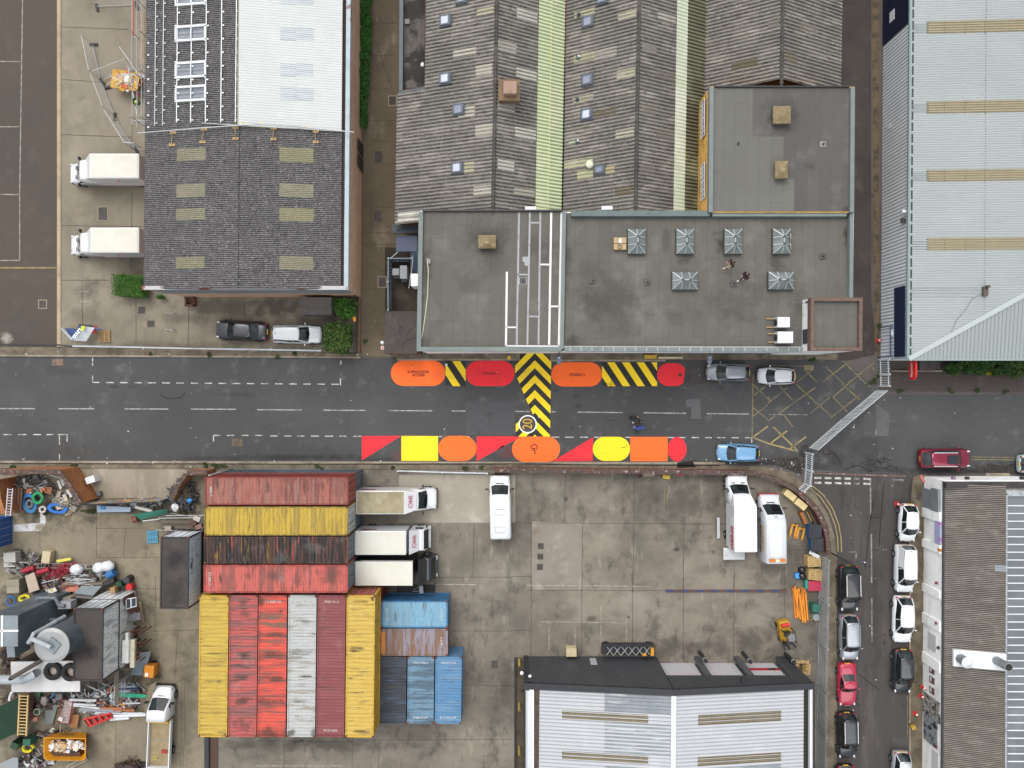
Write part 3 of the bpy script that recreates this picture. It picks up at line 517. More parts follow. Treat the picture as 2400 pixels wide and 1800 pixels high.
m_whitem=M('white_metal',c('dfe3e6'),.5,L=((c('b9bfc2'),.6,.5,.7,.3),),grain=(14,.05));m_dark=M('dark_metal',c('2b2c2f'),.6,grain=(14,.2),L=((c('4a4a4c'),2,.5,.7,.3),))
m_galv=M('galvanised_steel',c('9aa1a5'),.45,.4,L=((c('7e8589'),1.5,.45,.65,.4),),grain=(14,.1));m_rust=M('rusty_steel',c('6d3a24'),.85,L=((c('45281b'),3,.45,.62,.7),(c('8f5a38'),5,.55,.7,.4)),grain=(14,.25),sp='O')
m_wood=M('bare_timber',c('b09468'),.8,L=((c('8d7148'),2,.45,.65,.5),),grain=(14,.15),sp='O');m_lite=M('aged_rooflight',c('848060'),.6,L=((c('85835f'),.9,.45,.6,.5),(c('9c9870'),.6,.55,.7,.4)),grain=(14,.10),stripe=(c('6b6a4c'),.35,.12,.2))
m_glass=M('window_glass',c('3b434b'),.12,grain=None,spec=.8);m_steelb=M('light_steel_tube',c('b4b8ba'),.45,.3,grain=(14,.08))

# ---- west warehouse, part re-roofed
B=thing('warehouse','long corrugated roofed warehouse being re-roofed in white on the left','building',(-22.5,20,0),world=True)
hE,hR=6.5,7.7;SW=Slope((337.5,600),hE,(559,600),hR,.008);SE=Slope((559,600),hR,(799,600),hE,.008)
mb=MB();XW,XE,YS=-30.9,-14.13,8.1
mb.prism([(XW+.25,YS),(XE,YS),(XE+.5,62),(XW+.7,62)],0,6.3);obj('wall',mb,m_pink,B)
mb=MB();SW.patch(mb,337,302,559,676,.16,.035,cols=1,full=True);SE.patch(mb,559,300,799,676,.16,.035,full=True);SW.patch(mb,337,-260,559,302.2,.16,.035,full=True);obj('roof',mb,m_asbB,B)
mb=MB();mb.sheet(SE.at(-.005,SE.uv(680,304)[1]-.9+1.0,.16),SE.at(1.0,SE.uv(680,304)[1],.16),SE.at(1.0,62,.16),SE.at(-.005,62,.16),190,.012)
obj('roof_sheeting',mb,M('new_white_sheets',c('c6cac9'),.5,L=((c('bcc1c0'),.3,.45,.6,.5),(c('aeb4b4'),.8,.58,.72,.3)),grain=(14,.04),stripe=(c('a3a9a9'),.45,.12,.2)),B,label='new white roof sheets')
mb=MB();SE.block(mb,559,-260,801,303,.13,.02);obj('roof_base',mb,M('insulation_edge',c('8f8a70'),.8,grain=(10,.3)),B)
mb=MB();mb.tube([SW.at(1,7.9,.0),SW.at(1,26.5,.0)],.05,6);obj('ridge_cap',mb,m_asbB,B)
for (x0,y0,x1,y1) in ((415,347,483,377),(414,432,482,463),(413,488,481,516),(412.5,601,480,630)):
    mb=MB();SW.patch(mb,x0,y0,x1,y1,.16,.035,.012);obj('rooflight',mb,m_lite,B)
for (x0,y0,x1,y1) in ((655,347,735,380),(655,431,735,463),(655,488,735,519),(655,601,734,633)):
    mb=MB();SE.patch(mb,x0,y0,x1,y1,.16,.035,.012);obj('rooflight',mb,m_lite,B)
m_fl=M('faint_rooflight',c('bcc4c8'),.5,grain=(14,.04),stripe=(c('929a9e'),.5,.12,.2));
for y0,y1 in ((-14,14),(67,97),(150,181),(206,238)):
    mb=MB();SE.patch(mb,659,y0,695,y1,.16,.03,.172);SE.patch(mb,697,y0,735,y1,.16,.03,.172);obj('rooflight',mb,m_fl,B,label='faint grey rooflight in the new white sheets')
for y0,y1 in ((-16,14),(61,98),(146,184),(202,239)):
    f=MB();
    for (a,b_,c_,d) in ((412,y0,485,y0+5),(412,y1-5,485,y1),(412,y0,416,y1),(481,y0,485,y1)):SW.block(f,a,b_,c_,d,.18,.03)
    fo=obj('roof_window',f,m_whitem,B);g=MB();SW.patch(g,416,y0+5,481,y1-5,.35,.02,.06);obj('pane',g,M('dusty_rooflight_glass',c('777d86'),.25,L=((c('8d939b'),.9,.5,.65,.5),),grain=(14,.1),stripe=(c('454a51'),.5,.12,.2)),fo)
    g=MB();SW.block(g,448.5,y0+2,450.5,y1-2,.16,.05);obj('glazing_bar',g,m_whitem,fo)
for x in (365.5,384,416.5,449.5,484,520,555):
    mb=MB();a=SW.pt(x-1.2 if x!=555 else 553,296 if x<400 else 288,.12);u=SW.uv(x,290)[0];mb.bar(a,SW.at(u,62,.12),.075,.05)
    for j in range(11):
        q=SW.at(u,a.y+.2+j*1.12,.12);mb.box(q.x+.1,q.y,q.z,.14,.12,.06)
    obj('roof_rail',mb,m_galv if x in (365.5,384) else m_whitem,B)
mb=MB()
for i in range(8):
    q=SW.pt(349,102+28.2*i,.06);mb.box(q.x,q.y,q.z+.03,.13,.13,.07)
obj('roof_bracket',mb,m_whitem,B)
mb=MB();e=.32
mb.box((XW+XE)/2,YS-.02,6.58,XE-XW+.4,e,.35);o=obj('parapet',mb,M('rusty_white_coping',c('b7b4b3'),.7,L=((c('8a4a35'),.45,.53,.57,.95),(c('8f9294'),.9,.55,.7,.5)),grain=(14,.15)),B)
mb=MB();mb.prism([(XE-.03,YS-.18),(XE+.33,YS-.18),(XE+.8,62),(XE+.45,62)],6.2,6.62);obj('parapet',mb,M('pale_blue_coping',c('a9b6bd'),.6,L=((c('8b979c'),.9,.5,.7,.5),(c('7a4636'),.5,.66,.68,.8)),grain=(14,.08)),B)
mb=MB();mb.prism([(XE-.34,YS+.15),(XE-.03,YS+.15),(XE+.4,62),(XE+.1,62)],6.0,6.35);obj('gutter',mb,M('dark_gutter',c('2a2625'),.8,grain=(14,.3)),B)
mb=MB();mb.box((XW+XE)/2,YS-.03,4.9,XE-XW-.1,.08,3.0)
for i in range(50):mb.box(XW+.3+i*(XE-XW-.6)/49,YS-.08,4.9,.05,.04,2.9)
obj('cladding',mb,m_clad,B,label='blue grey cladding on the south gable')
for yy,w in ((325,12),(365,16),(690,4)):
    pass
mb=MB()
for zx,zy0,zy1 in ((880,1180,1290),(890,1330,1430)):
    a=onX(XE+.1+.02*8,*zr(1,0,[(zx,zy0)])[0]);mb.box(XE+.25,a.y-.6,1.2,.06,1.1,2.2)
obj('doorway',mb,m_dark,B)
for x,y in ((489+.7,0),(0,0)):pass
# ladder-end scaffold tube over the roof, with board feet
t=thing('roof_scaffold','long scaffold tube on short board feet lying across the warehouse roof','scaffold',P(560,300,7.9),world=True)
mb=MB();pts=[P(322,312,6.9),SW.pt(470,304,.35),P(600,291,8.2),SE.pt(700,300,.35),P(830,310,6.95)];mb.tube(pts,.05,6);obj('tube',mb,m_steelb,t)
mb=MB();mb.tube([P(473,288.5,7.4),P(600,296,8.15)],.04,6);obj('tube',mb,m_steelb,t)
for (a,b_) in (((1500,1150),(1490,1255)),((1770,1122),(1755,1230)),((2040,1105),(2040,1200))):
    mb=MB()
    for p in (a,b_):q=SW.pt(*zr(0,0,[p])[0],.1);mb.box(q.x,q.y,q.z,.5,.22,.06)
    mb.tube([SW.pt(*zr(0,0,[p])[0],.2) for p in (a,b_)],.03,5);obj('board_foot',mb,m_wood,t)
for (a,b_) in (((158,1112),(155,1205)),((520,1140),(520,1230))):
    mb=MB()
    for p in (a,b_):q=SE.pt(*zr(1,0,[p])[0],.1);mb.box(q.x,q.y,q.z,.5,.22,.06)
    mb.tube([SE.pt(*zr(1,0,[p])[0],.2) for p in (a,b_)],.03,5);obj('board_foot',mb,m_wood,t)
random.seed(3)
for i,(x,y,w) in enumerate(((563,287,18),(605,288,16),(655,292,12),(712,295,16),(780,299,14))):
    q=SE.pt(x+8,y+3,.10);mb=MB();mb.ico(q.x,q.y,q.z,.2,2,.25,w/25*1.6,.9,.4)
    one('insulation_scrap',mb,M('yellow_insulation',c('d9c374'),.9,grain=(8,.25)),'scrap of yellow insulation under the white roof edge, %s from the ridge'%('first second third fourth fifth'.split()[i]),'insulation','insulation scraps')
# west side scaffolding, four standards with ledgers and a timber deck
t=thing('scaffold','tube scaffold with board deck along the west eaves of the warehouse','scaffold',P(331,150,0),world=True)
mb=MB();x1,x2=P(327,0,5).x,P(340,0,5.6).x
for Y in (40,36.5,33,29.8,26.5,25.2,22.6):
    for x in (x1,x2):mb.tube([(x,Y,0),(x,Y,6.6)],.04,5)
for hh in (2.2,4.2,5.4,6.2):
    for x in (x1,x2):mb.tube([(x,22,hh),(x,42,hh)],.035,5)
for Y in (40,36.5,33,29.8,26.5,22.6):mb.tube([(x1-.3,Y,5.4),(x2+.3,Y,5.4)],.035,5)
mb.tube([(x1-1.5,26.6,5.3),(x2+.2,26.6,5.3)],.04,5);mb.tube([(x1-1.8,29.2,4.9),(x1+.3,26.3,5.3)],.04,5);mb.tube([(x1-1.0,27.5,5.0),(x1,22.5,5.2)],.04,5)
obj('tube_frame',mb,m_steelb,t)
mb=MB()
for j in range(3):mb.box(x1+.3+j*.26,29.7,5.5,.23,4.6,.05,R(.6))
obj('deck',mb,M('scaffold_board',c('9c8d78'),.85,L=((c('75695a'),2,.45,.65,.5),),grain=(14,.2)),t)
mb=MB();mb.tube([(x1+.1,29.5,6.25),(x1+.1,42,6.25)],.06,6);obj('red_ledger',mb,plain('b5523f'),t)
t=thing('bucket','green plastic tub hanging on the scaffold','bucket',P(317,237,5.4),world=True);q=P(317,237,5.4);mb=MB();mb.cyl(q.x,q.y,q.z-.45,q.z,.22,16,.28,cap=False);mb.cyl(q.x,q.y,q.z-.45,q.z-.15,.2,16);obj('tub',mb,plain('2f7a4a'),t)
mb=MB();mb.ico(q.x,q.y,q.z-.14,.17,1,.2,1,1,.5);obj('contents',mb,plain('c8b04a'),t)

# ---- central sheds: two full bays and a third
def shed(name,lab,L_,Rg,R_,patches,litestrip=None,y1=516,hv=4.0,hr=7.3,clear=None):
    B=thing(name,lab,'building',P(Rg[0],300,0),world=True)
    a=Slope(L_,hv,Rg,hr);b_=Slope(Rg,hr,R_,hv)
    mb=MB();un,Yn=(a.uv(996.5,150)[0],a.uv(965,214)[1]) if L_[0]<1000 else (0,60)
    if un:mb.sheet(a.at(un,Yn),a.at(1,Yn),a.at(1,60),a.at(un,60),(60-Yn)/.31,.05);Ys_=a.uv(1040,y1)[1];mb.sheet(a.at(0,Ys_),a.at(1,Ys_),a.at(1,Yn),a.at(0,Yn),(Yn-Ys_)/.31,.05)
    else:a.patch(mb,L_[0],-260,Rg[0],y1,.31,.05,full=True)
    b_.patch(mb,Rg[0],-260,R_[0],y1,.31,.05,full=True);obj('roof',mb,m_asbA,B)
    mb=MB();Y1=(CY-516)*(H-hv)/FP;Xw=a.at(un,40).x if un else a.X0+a.k*14.5+.15;mb.prism([(a.X0+a.k*14.5+.15,14.5),(b_.X1+b_.k*14.5-.1,14.5),(b_.X1+b_.k*60-.1,60),(Xw,60)]+([(Xw,Yn+.1),(a.X0+a.k*Yn+.15,Yn+.1)] if un else []),0,hv-.15);obj('wall',mb,m_brick,B)
    mb=MB();mb.tube([a.at(1,14.0,.05),a.at(1,60,.05)],.10,6)
    for j in range(90):q=a.at(1,14.2+j*.31,.08);mb.box(q.x,q.y,q.z,.34,.13,.06)
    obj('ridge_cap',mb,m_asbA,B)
    for (x0,y0,x1,y1_,col) in patches:
        sl_=a if (x0+x1)/2<Rg[0]-(300-(y0+y1_)/2)*.0-0 and a.uv((x0+x1)/2,(y0+y1_)/2)[0]<1 else b_
        mb=MB();sl_.patch(mb,x0,y0,x1,y1_,.31,.05,.014)
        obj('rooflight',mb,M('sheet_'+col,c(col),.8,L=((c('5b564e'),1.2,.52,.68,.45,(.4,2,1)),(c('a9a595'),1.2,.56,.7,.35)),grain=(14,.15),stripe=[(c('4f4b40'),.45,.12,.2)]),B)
    return B,a,b_
G1,G2,G3,D1,YG='a9a599','9d998d','b5b2a8','4a4743','a3a082'
B1_,a1,b1=shed('shed','grey ribbed shed with green rooflight strip, left of the three sheds',(926.5,480),(1156,480),(1315.5,480),
    [zr(1,0,[(1912,70),(2055,150)])[0]+zr(1,0,[(1912,70),(2055,135)])[1]+(YG,),zr(1,0,[(1705,410)])[0]+zr(1,0,[(1905,490)])[0]+(G1,),zr(1,0,[(1900,560)])[0]+zr(1,0,[(2042,655)])[0]+(G1,),zr(1,0,[(1750,905)])[0]+zr(1,0,[(1893,1020)])[0]+(G1,),zr(1,0,[(1895,1075)])[0]+zr(1,0,[(2048,1170)])[0]+(G1,),zr(1,0,[(1745,1405)])[0]+zr(1,0,[(1885,1500)])[0]+(YG,),zr(1,0,[(1880,1600)])[0]+zr(1,0,[(2035,1690)])[0]+(G1,),
     zr(2,0,[(38,90)])[0]+zr(2,0,[(218,185)])[0]+(G3,),zr(2,0,[(33,600)])[0]+zr(2,0,[(212,695)])[0]+(G3,),zr(2,0,[(24,1110)])[0]+zr(2,0,[(205,1205)])[0]+(G3,),zr(1,0,[(2085,360)])[0]+zr(2,0,[(35,460)])[0]+(G2,),zr(1,0,[(2085,880)])[0]+zr(2,0,[(25,970)])[0]+(G2,),zr(1,0,[(2085,1385)])[0]+zr(2,0,[(18,1480)])[0]+(G3,),zr(2,1,[(14,-40)])[0]+zr(2,1,[(195,40)])[0]+(G2,)])
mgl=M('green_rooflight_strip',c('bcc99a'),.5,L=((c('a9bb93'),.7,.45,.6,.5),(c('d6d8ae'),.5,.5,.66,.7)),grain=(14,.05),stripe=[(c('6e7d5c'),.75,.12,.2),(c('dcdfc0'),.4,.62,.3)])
mb=MB();b1.patch(mb,1256,-260,1286,516,.31,.055,.016);b1.patch(mb,1286.3,-260,1315.5,516,.31,.055,.016)
u0=b1.uv(1254.5,480)[0];mb=MB();Y1=14.6
um=(u0+1)/2;
for ua,ub,l in ((u0,um,.05),(um,1.0,.02)):mb.sheet(b1.at(ua,Y1,l),b1.at(ub,Y1,l),b1.at(ub,60,l),b1.at(ua,60,l),(60-Y1)/.31,.055)
obj('rooflight_strip',mb,mgl,B1_,label='long pale green rooflight strip')
mb=MB();q=b1.at(um,14.6,.1);mb.bar(q,b1.at(um,60,.1),.06,.03);obj('fixing_batten',mb,plain('cfc98f'),B1_)
B2_,a2,b2=shed('shed','grey ribbed shed with whitish rooflight strip, middle of the three sheds',(1320,480),(1489.5,480),(1645,480),
    [zr(2,0,[(540,70)])[0]+zr(2,0,[(715,150)])[0]+(YG,),zr(2,0,[(918,90)])[0]+zr(2,0,[(1075,170)])[0]+(YG,),zr(2,0,[(535,460)])[0]+zr(2,0,[(712,530)])[0]+('9f9c80',),zr(2,0,[(715,420)])[0]+zr(2,0,[(905,510)])[0]+('96918a',),zr(2,0,[(908,595)])[0]+zr(2,0,[(1065,680)])[0]+(YG,),zr(2,0,[(530,820)])[0]+zr(2,0,[(705,890)])[0]+('97957a',),zr(2,0,[(712,930)])[0]+zr(2,0,[(898,1010)])[0]+('544d33',),zr(2,0,[(895,1110)])[0]+zr(2,0,[(1055,1200)])[0]+('a2a08c',),zr(2,0,[(490,1200)])[0]+zr(2,0,[(575,1250)])[0]+('98a58c',),zr(2,0,[(455,1370)])[0]+zr(2,0,[(700,1450)])[0]+('a9ab86',),zr(2,0,[(565,1470)])[0]+zr(2,0,[(700,1545)])[0]+('a9ab86',),zr(2,0,[(808,1430)])[0]+zr(2,0,[(888,1505)])[0]+('a89a6c',),zr(2,0,[(890,1610)])[0]+zr(2,0,[(1050,1690)])[0]+('5a5138',),
     zr(2,0,[(1258,110)])[0]+zr(2,0,[(1412,190)])[0]+('a8a599',),zr(2,0,[(1120,380)])[0]+zr(2,0,[(1250,460)])[0]+('7a756c',),zr(2,0,[(1250,625)])[0]+zr(2,0,[(1410,695)])[0]+('6b665f',),zr(2,0,[(1113,900)])[0]+zr(2,0,[(1240,985)])[0]+('7a756c',),zr(2,0,[(1240,1120)])[0]+zr(2,0,[(1400,1205)])[0]+('726d66',),zr(2,0,[(1105,1410)])[0]+zr(2,0,[(1235,1495)])[0]+('746f68',)])
u0=b2.uv(1578,460)[0];um=b2.uv(1604,460)[0];mb=MB();mb.sheet(b2.at(u0,Y1,.05),b2.at(um,Y1,.05),b2.at(um,60,.05),b2.at(u0,60,.05),(60-Y1)/.31,.055)
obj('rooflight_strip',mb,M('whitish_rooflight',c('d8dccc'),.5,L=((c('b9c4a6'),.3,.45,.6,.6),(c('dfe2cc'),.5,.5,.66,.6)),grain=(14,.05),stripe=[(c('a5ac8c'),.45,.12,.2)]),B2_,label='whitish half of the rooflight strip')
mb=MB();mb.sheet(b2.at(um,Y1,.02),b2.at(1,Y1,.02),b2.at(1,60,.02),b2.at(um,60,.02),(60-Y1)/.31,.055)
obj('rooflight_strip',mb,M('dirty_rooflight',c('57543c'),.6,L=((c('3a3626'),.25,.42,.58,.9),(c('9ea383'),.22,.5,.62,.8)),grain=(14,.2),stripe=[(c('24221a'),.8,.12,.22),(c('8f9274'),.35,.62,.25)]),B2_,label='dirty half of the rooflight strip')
B3_,a3,b3=shed('shed','grey ribbed shed above the flat roof, right of the three sheds',(1651,190),(1831,190),(1970.5,190),
    [zr(2,0,[(1905,240)])[0]+zr(2,0,[(2040,330)])[0]+('5b5650',),zr(2,0,[(1900,520)])[0]+zr(2,0,[(2120,590)])[0]+('57533d',),zr(3,0,[(0,160)])[0]+zr(3,0,[(98,240)])[0]+('6d675e',),zr(3,0,[(262,215)])[0]+zr(3,0,[(430,285)])[0]+('645d52',),zr(3,0,[(150,460)])[0]+zr(3,0,[(245,540)])[0]+('6f6857',)],y1=203)
for o,L_ in ((B1_,(b1,1)),(B2_,(b2,1))):
    sl_=L_[0];mb=MB();mb.prism([(sl_.X1+sl_.k*14.6-.02,14.6),(sl_.X1+sl_.k*14.6+.16,14.6),(sl_.X1+sl_.k*60+.16,60),(sl_.X1+sl_.k*60-.02,60)],3.4,3.75);obj('valley_gutter',mb,M('dark_gutter2',c('1d1b1a'),.8,grain=(14,.3)),o)
mb=MB();a1.patch(mb,933,496,988,507,.31,.05,.02);a1.patch(mb,933,509,988,520,.31,.05,.02);obj('repair_sheet',mb,M('pale_repair',c('c9c8be'),.7,L=((c('8c8a80'),1.5,.5,.62,.6),),grain=(14,.1),stripe=(c('88867c'),.5,.12,.2)),B1_,label='pale replacement sheets')
# flat annexe west of the left shed
B=thing('annexe','low flat roofed annexe stained black beside the left shed','building',P(970,100,0),world=True)
mb=MB();prism_px(mb,[(944,-260),(1000,-260),(998,208),(941,212)],0,3.2);obj('wall',mb,m_brick,B)
mb=MB();prism_px(mb,[(947,-260),(998,-260),(995,205),(944,208)],3.15,3.25);obj('roof',mb,M('stained_felt',c('5c5753'),.9,L=((c('1f1c1b'),.35,.48,.54,.9),(c('3a3634'),.8,.5,.66,.6)),grain=(20,.15)),B)
mb=MB();prism_px(mb,[(937.5,-260),(947,-260),(943.5,212),(935,212)],3.2,3.75);obj('parapet',mb,M('slate_coping',c('5f6468'),.7,L=((c('4a4e50'),1,.45,.65,.4),),grain=(14,.1)),B);mb=MB();prism_px(mb,[(935,214),(995,203),(996,210),(935,223)],3.2,3.8);obj('parapet',mb,M('slate_coping',c('5f6468'),.7,L=((c('4a4e50'),1,.45,.65,.4),),grain=(14,.1)),B)
mb=MB();q=P(955,53,3.3);mb.box(q.x,q.y,q.z+.1,.42,.42,.25);obj('vent',mb,plain('6b6a68'),B)
mb=MB();q=P(990,151,4.1);mb.ico(q.x,q.y,q.z,.16,2,0,1,1.3,.5);o=obj('satellite_dish',mb,m_whitem,B)

# roof windows and cowls on the sheds
gw='grey framed roof windows';mframe=M('roof_window_frame',c('59636d'),.5,grain=(14,.1));mgl1=M('roof_window_blind',c('c5cad8'),.15,grain=(14,.04),L=((c('a9afc0'),1,.45,.6,.4),));mgl2=M('roof_window_glass',c('8a90a3'),.12,grain=(14,.05),L=((c('6d7286'),1,.45,.6,.4),))
rw=[(a1,1043,49,1,'top','left shed'),(a1,1042.5,185,1,'second','left shed'),(a1,1073.5,257,2,'third','left shed'),(a1,1070.5,394,1,'lowest','left shed'),(a2,1376,52,2,'second','middle shed'),(a2,1374.5,188,2,'third','middle shed'),(a2,1373,269,1,'fourth','middle shed'),(a2,1403,398,2,'lowest','middle shed'),(a2,1410,-3,2,'cut off topmost','middle shed'),(a1,1081,-3,2,'cut off topmost','left shed')]
for sl_,x,y,gk,n_,w_ in rw:
    q=sl_.pt(x,y,.1);lift=.26;t=thing('roof_window','%s grey framed roof window on the %s'%(n_,w_),'roof window',q,group=gw,world=True)
    w2,h2=(24,24) if y<390 or sl_ is a1 else (22,18)
    f=MB();sl_.block(f,x-w2/2-1,y-h2/2-1,x+w2/2+4,y+h2/2+3,.14,.05);obj('upstand',f,M('lead_flashing',c('4e555c'),.6,grain=(14,.15)),t)
    f=MB();x0,y0,x1,y1_=x-w2/2,y-h2/2,x+w2/2,y+h2/2
    for a_ in ((x0,y0,x1,y0+3),(x0,y1_-3,x1,y1_),(x0,y0,x0+3,y1_),(x1-5,y0,x1,y1_)):sl_.block(f,*a_,.10,.19)
    obj('frame',f,mframe,t);f=MB();sl_.block(f,x0+3,y0+3,x1-5,y1_-3,.04,.20);obj('pane',f,(mgl1,mgl2)[gk-1],t)
for sl_,x,y,n_,col in ((a2,1357,36,'top small black','2c3336'),(a2,1355.5,135,'upper small white-capped','b9c3c8'),(a2,1353.5,234,'lower small black','2c3336'),(a2,1353.5,332,'lower small white-capped','b9c3c8')):
    q=sl_.pt(x,y,0);t=thing('roof_vent','%s vent pipe on the middle shed roof'%n_,'vent',q,group='small vents on the sheds',world=True);mb=MB();mb.box(q.x,q.y,q.z+.06,.34,.34,.14);obj('base',mb,plain('3b4447'),t);mb=MB();mb.cyl(q.x,q.y,q.z,q.z+.35,.1,12);obj('cowl',mb,plain(col),t)
q=a2.pt(1381,388,.35);mb=MB();mb.ico(q.x,q.y,q.z,.37,2,0,1,1,.55);one('roof_dome',mb,plain('d8dcc0'),'pale round dome by the lowest roof window of the middle shed','roof dome',smooth=True)
q=P(1193,212,7.6);t=thing('roof_ventilator','big brown weathered ventilator box on the ridge of the left shed','ventilator',(q.x,q.y,7.2),world=True)
mb=MB();mb.box(q.x,q.y,7.35,1.75,1.75,.7);obj('base',mb,M('brown_flashing',c('7d664c'),.8,grain=(12,.25),L=((c('4e3d2d'),1.5,.5,.62,.7),)),t)
mb=MB();mb.box(q.x+.1,q.y,7.95,1.15,1.1,.6);o=obj('hood',mb,M('faded_hood',c('a08475'),.8,grain=(12,.1),L=((c('806454'),1.5,.5,.65,.5),)),t);bev(o,.12)
for x,y in ((1243.5,488.5),(1422.5,488)):
    q=P(x,y,7.4);mb=MB();mb.box(q.x,q.y,7.35,.9,.28,.3);one('junction_box',mb,m_whitem,'white box behind the parapet, %s one'%('left' if x<1300 else 'right'),'box','white boxes behind the parapet')

# ---- flat roofed front range
hF=7.4;m_felt=M('roofing_felt',c('625f59'),.92,L=((c('5d5c57'),.15,.42,.6,.6),(c('807e77'),.4,.52,.7,.4),(c('55524c'),.9,.58,.7,.35)),grain=(22,.10),strips=(0,1.0,.05,c('3f3e3b'),.018),
    blobs=(c('34312c'),[( (x-CX)*60.1/FP,(CY-y)*60.1/FP,rx/28.2,ry/28.2,s) for x,y,rx,ry,s in ((1140,565,48,45,.5),(1160,610,40,35,.3),(1260,580,36,34,.35),(1430,700,70,55,.5),(1460,740,60,40,.35),(1380,640,40,30,.3),(1330,600,12,60,.5),(1340,800,25,16,.7),(1700,570,20,24,.9),(1720,720,60,40,.4),(1780,690,40,30,.3),(1990,560,12,32,.95),(1840,520,50,20,.3),(1720,270,26,24,.6),(1830,275,34,30,.4),(1000,640,10,60,.6),(1000,800,24,16,.5),(1100,660,30,30,.25),(1600,740,40,30,.25),(1870,720,20,40,.4),(1820,620,14,26,.5),(1600,610,20,12,.5),(1560,560,10,30,.4))]))
m_feltB=M('dark_felt',c('5a5956'),.92,L=((c('53524f'),.2,.42,.6,.6),(c('777570'),.5,.55,.7,.4)),grain=(22,.12),strips=(0,1.0,.07,c('454340'),.018),blobs=(c('37342f'),[((x-CX)*59.6/FP,(CY-y)*59.6/FP,rx/28.4,ry/28.4,s) for x,y,rx,ry,s in ((1835,270,40,38,.5),(1722,280,28,30,.6),(1835,400,30,26,.45),(1900,390,20,12,.5),(1990,490,14,10,.8))]))
m_cop=M('grey_coping',c('757f7d'),.7,L=((c('626b69'),.8,.45,.65,.5),(c('8f9794'),.7,.55,.7,.3)),grain=(14,.08));m_pw=M('roof_paint_white',c('e2e2e0'),.8,grain=(12,.06),L=((c('9d9b96'),3,.6,.68,.6),));m_pg=M('roof_paint_grey',c('a3a5a8'),.8,grain=(12,.08),L=((c('7d7c78'),3,.56,.66,.7),))
def parap(mb,pts,w,z0,z1,h=None):
    """mitred upstand along a polyline (closed when the first point repeats)"""
    q=[P(x,y,z1).to_2d() for x,y in pts];cl=(q[0]-q[-1]).length<.01
    if cl:q=q[:-1]
    n=len(q);L_,R_=[],[]
    for i in range(n):
        d1=(q[i]-q[i-1]) if (i>0 or cl) else (q[1]-q[0]);d2=(q[(i+1)%n]-q[i]) if (i<n-1 or cl) else (q[i]-q[i-1]);d1.normalize();d2.normalize()
        n1=Vector((-d1.y,d1.x));n2=Vector((-d2.y,d2.x));m=(n1+n2).normalized();k=w/2/max(.3,m.dot(n1));L_.append(q[i]+m*k);R_.append(q[i]-m*k)
    a=mb.vs([(p.x,p.y,z) for z in (z0,z1) for p in L_+R_])
    for i in range(n if cl else n-1):
        j=(i+1)%n;A,B_,C_,D_=a+i,a+j,a+n+j,a+n+i;t=2*n
        for f in ((A+t,D_+t,C_+t,B_+t),(A,B_,C_,D_),(A,A+t,B_+t,B_),(D_,C_,C_+t,D_+t)):mb.face(f)
    if not cl:
        t=2*n;mb.face((a,a+n,a+n+t,a+t));mb.face((a+n-1,a+n-1+t,a+2*n-1+t,a+2*n-1))
B=thing('studio_building','flat grey roofed studio block with white painted lines, fronting the street','building',P(1150,650,0),world=True)
mb=MB();prism_px(mb,[(984,494),(1326,494),(1320,819),(979,820)],0,hF);obj('wall',mb,m_white,B)
mb=MB();prism_px(mb,[(986,496),(1324,496),(1318,817),(981,818)],hF-.02,hF+.02);obj('roof',mb,m_felt,B)
mb=MB();parap(mb,[(986.5,495),(981.5,818),(1316,818)],.36,hF-.2,hF+.32);obj('parapet',mb,m_cop,B)
mb=MB();parap(mb,[(1322.5,494),(1317,818)],.30,hF-.2,hF+.30);obj('parapet',mb,m_cop,B);mb=MB();parap(mb,[(990,493),(1320,493)],.12,hF-.2,hF+.25);obj('parapet',mb,m_dark,B)
mb=MB()
for (pts,w) in (([(1188,637),(1185.8,811)],.17),([(1292,498),(1287,808)],.17),([(1316.3,498),(1310,811)],.19),([(1186,810.5),(1311,811.5)],.13),([(1265,619.8),(1289,620)],.14),([(1290,718),(1311,718)],.14),([(1186,767),(1212,767)],.12)):strip(mb,pts,w,hF+.026)
obj('painted_lines',mb,m_pw,B,label='white painted roof lines')
mb=MB()
for (pts,w) in (([(1216.5,497),(1211,808)],.15),([(1242,498),(1236,808)],.15),([(1266.5,498),(1262,808)],.15),([(1243,522),(1265,522)],.13),([(1213,643.5),(1238,643.5)],.13),([(1238,741.5),(1262,742)],.13)):strip(mb,pts,w,hF+.03)
mb.poly([P(x,y,hF+.034) for x,y in zr(2,1,[(90,560),(152,558),(150,640),(110,635),(108,605),(92,603)])][::-1]);mb.poly([P(x,y,hF+.034) for x,y in zr(2,1,[(58,738),(128,738),(128,798),(58,798)])][::-1]);obj('painted_lines',mb,m_pg,B,label='grey painted roof lines')
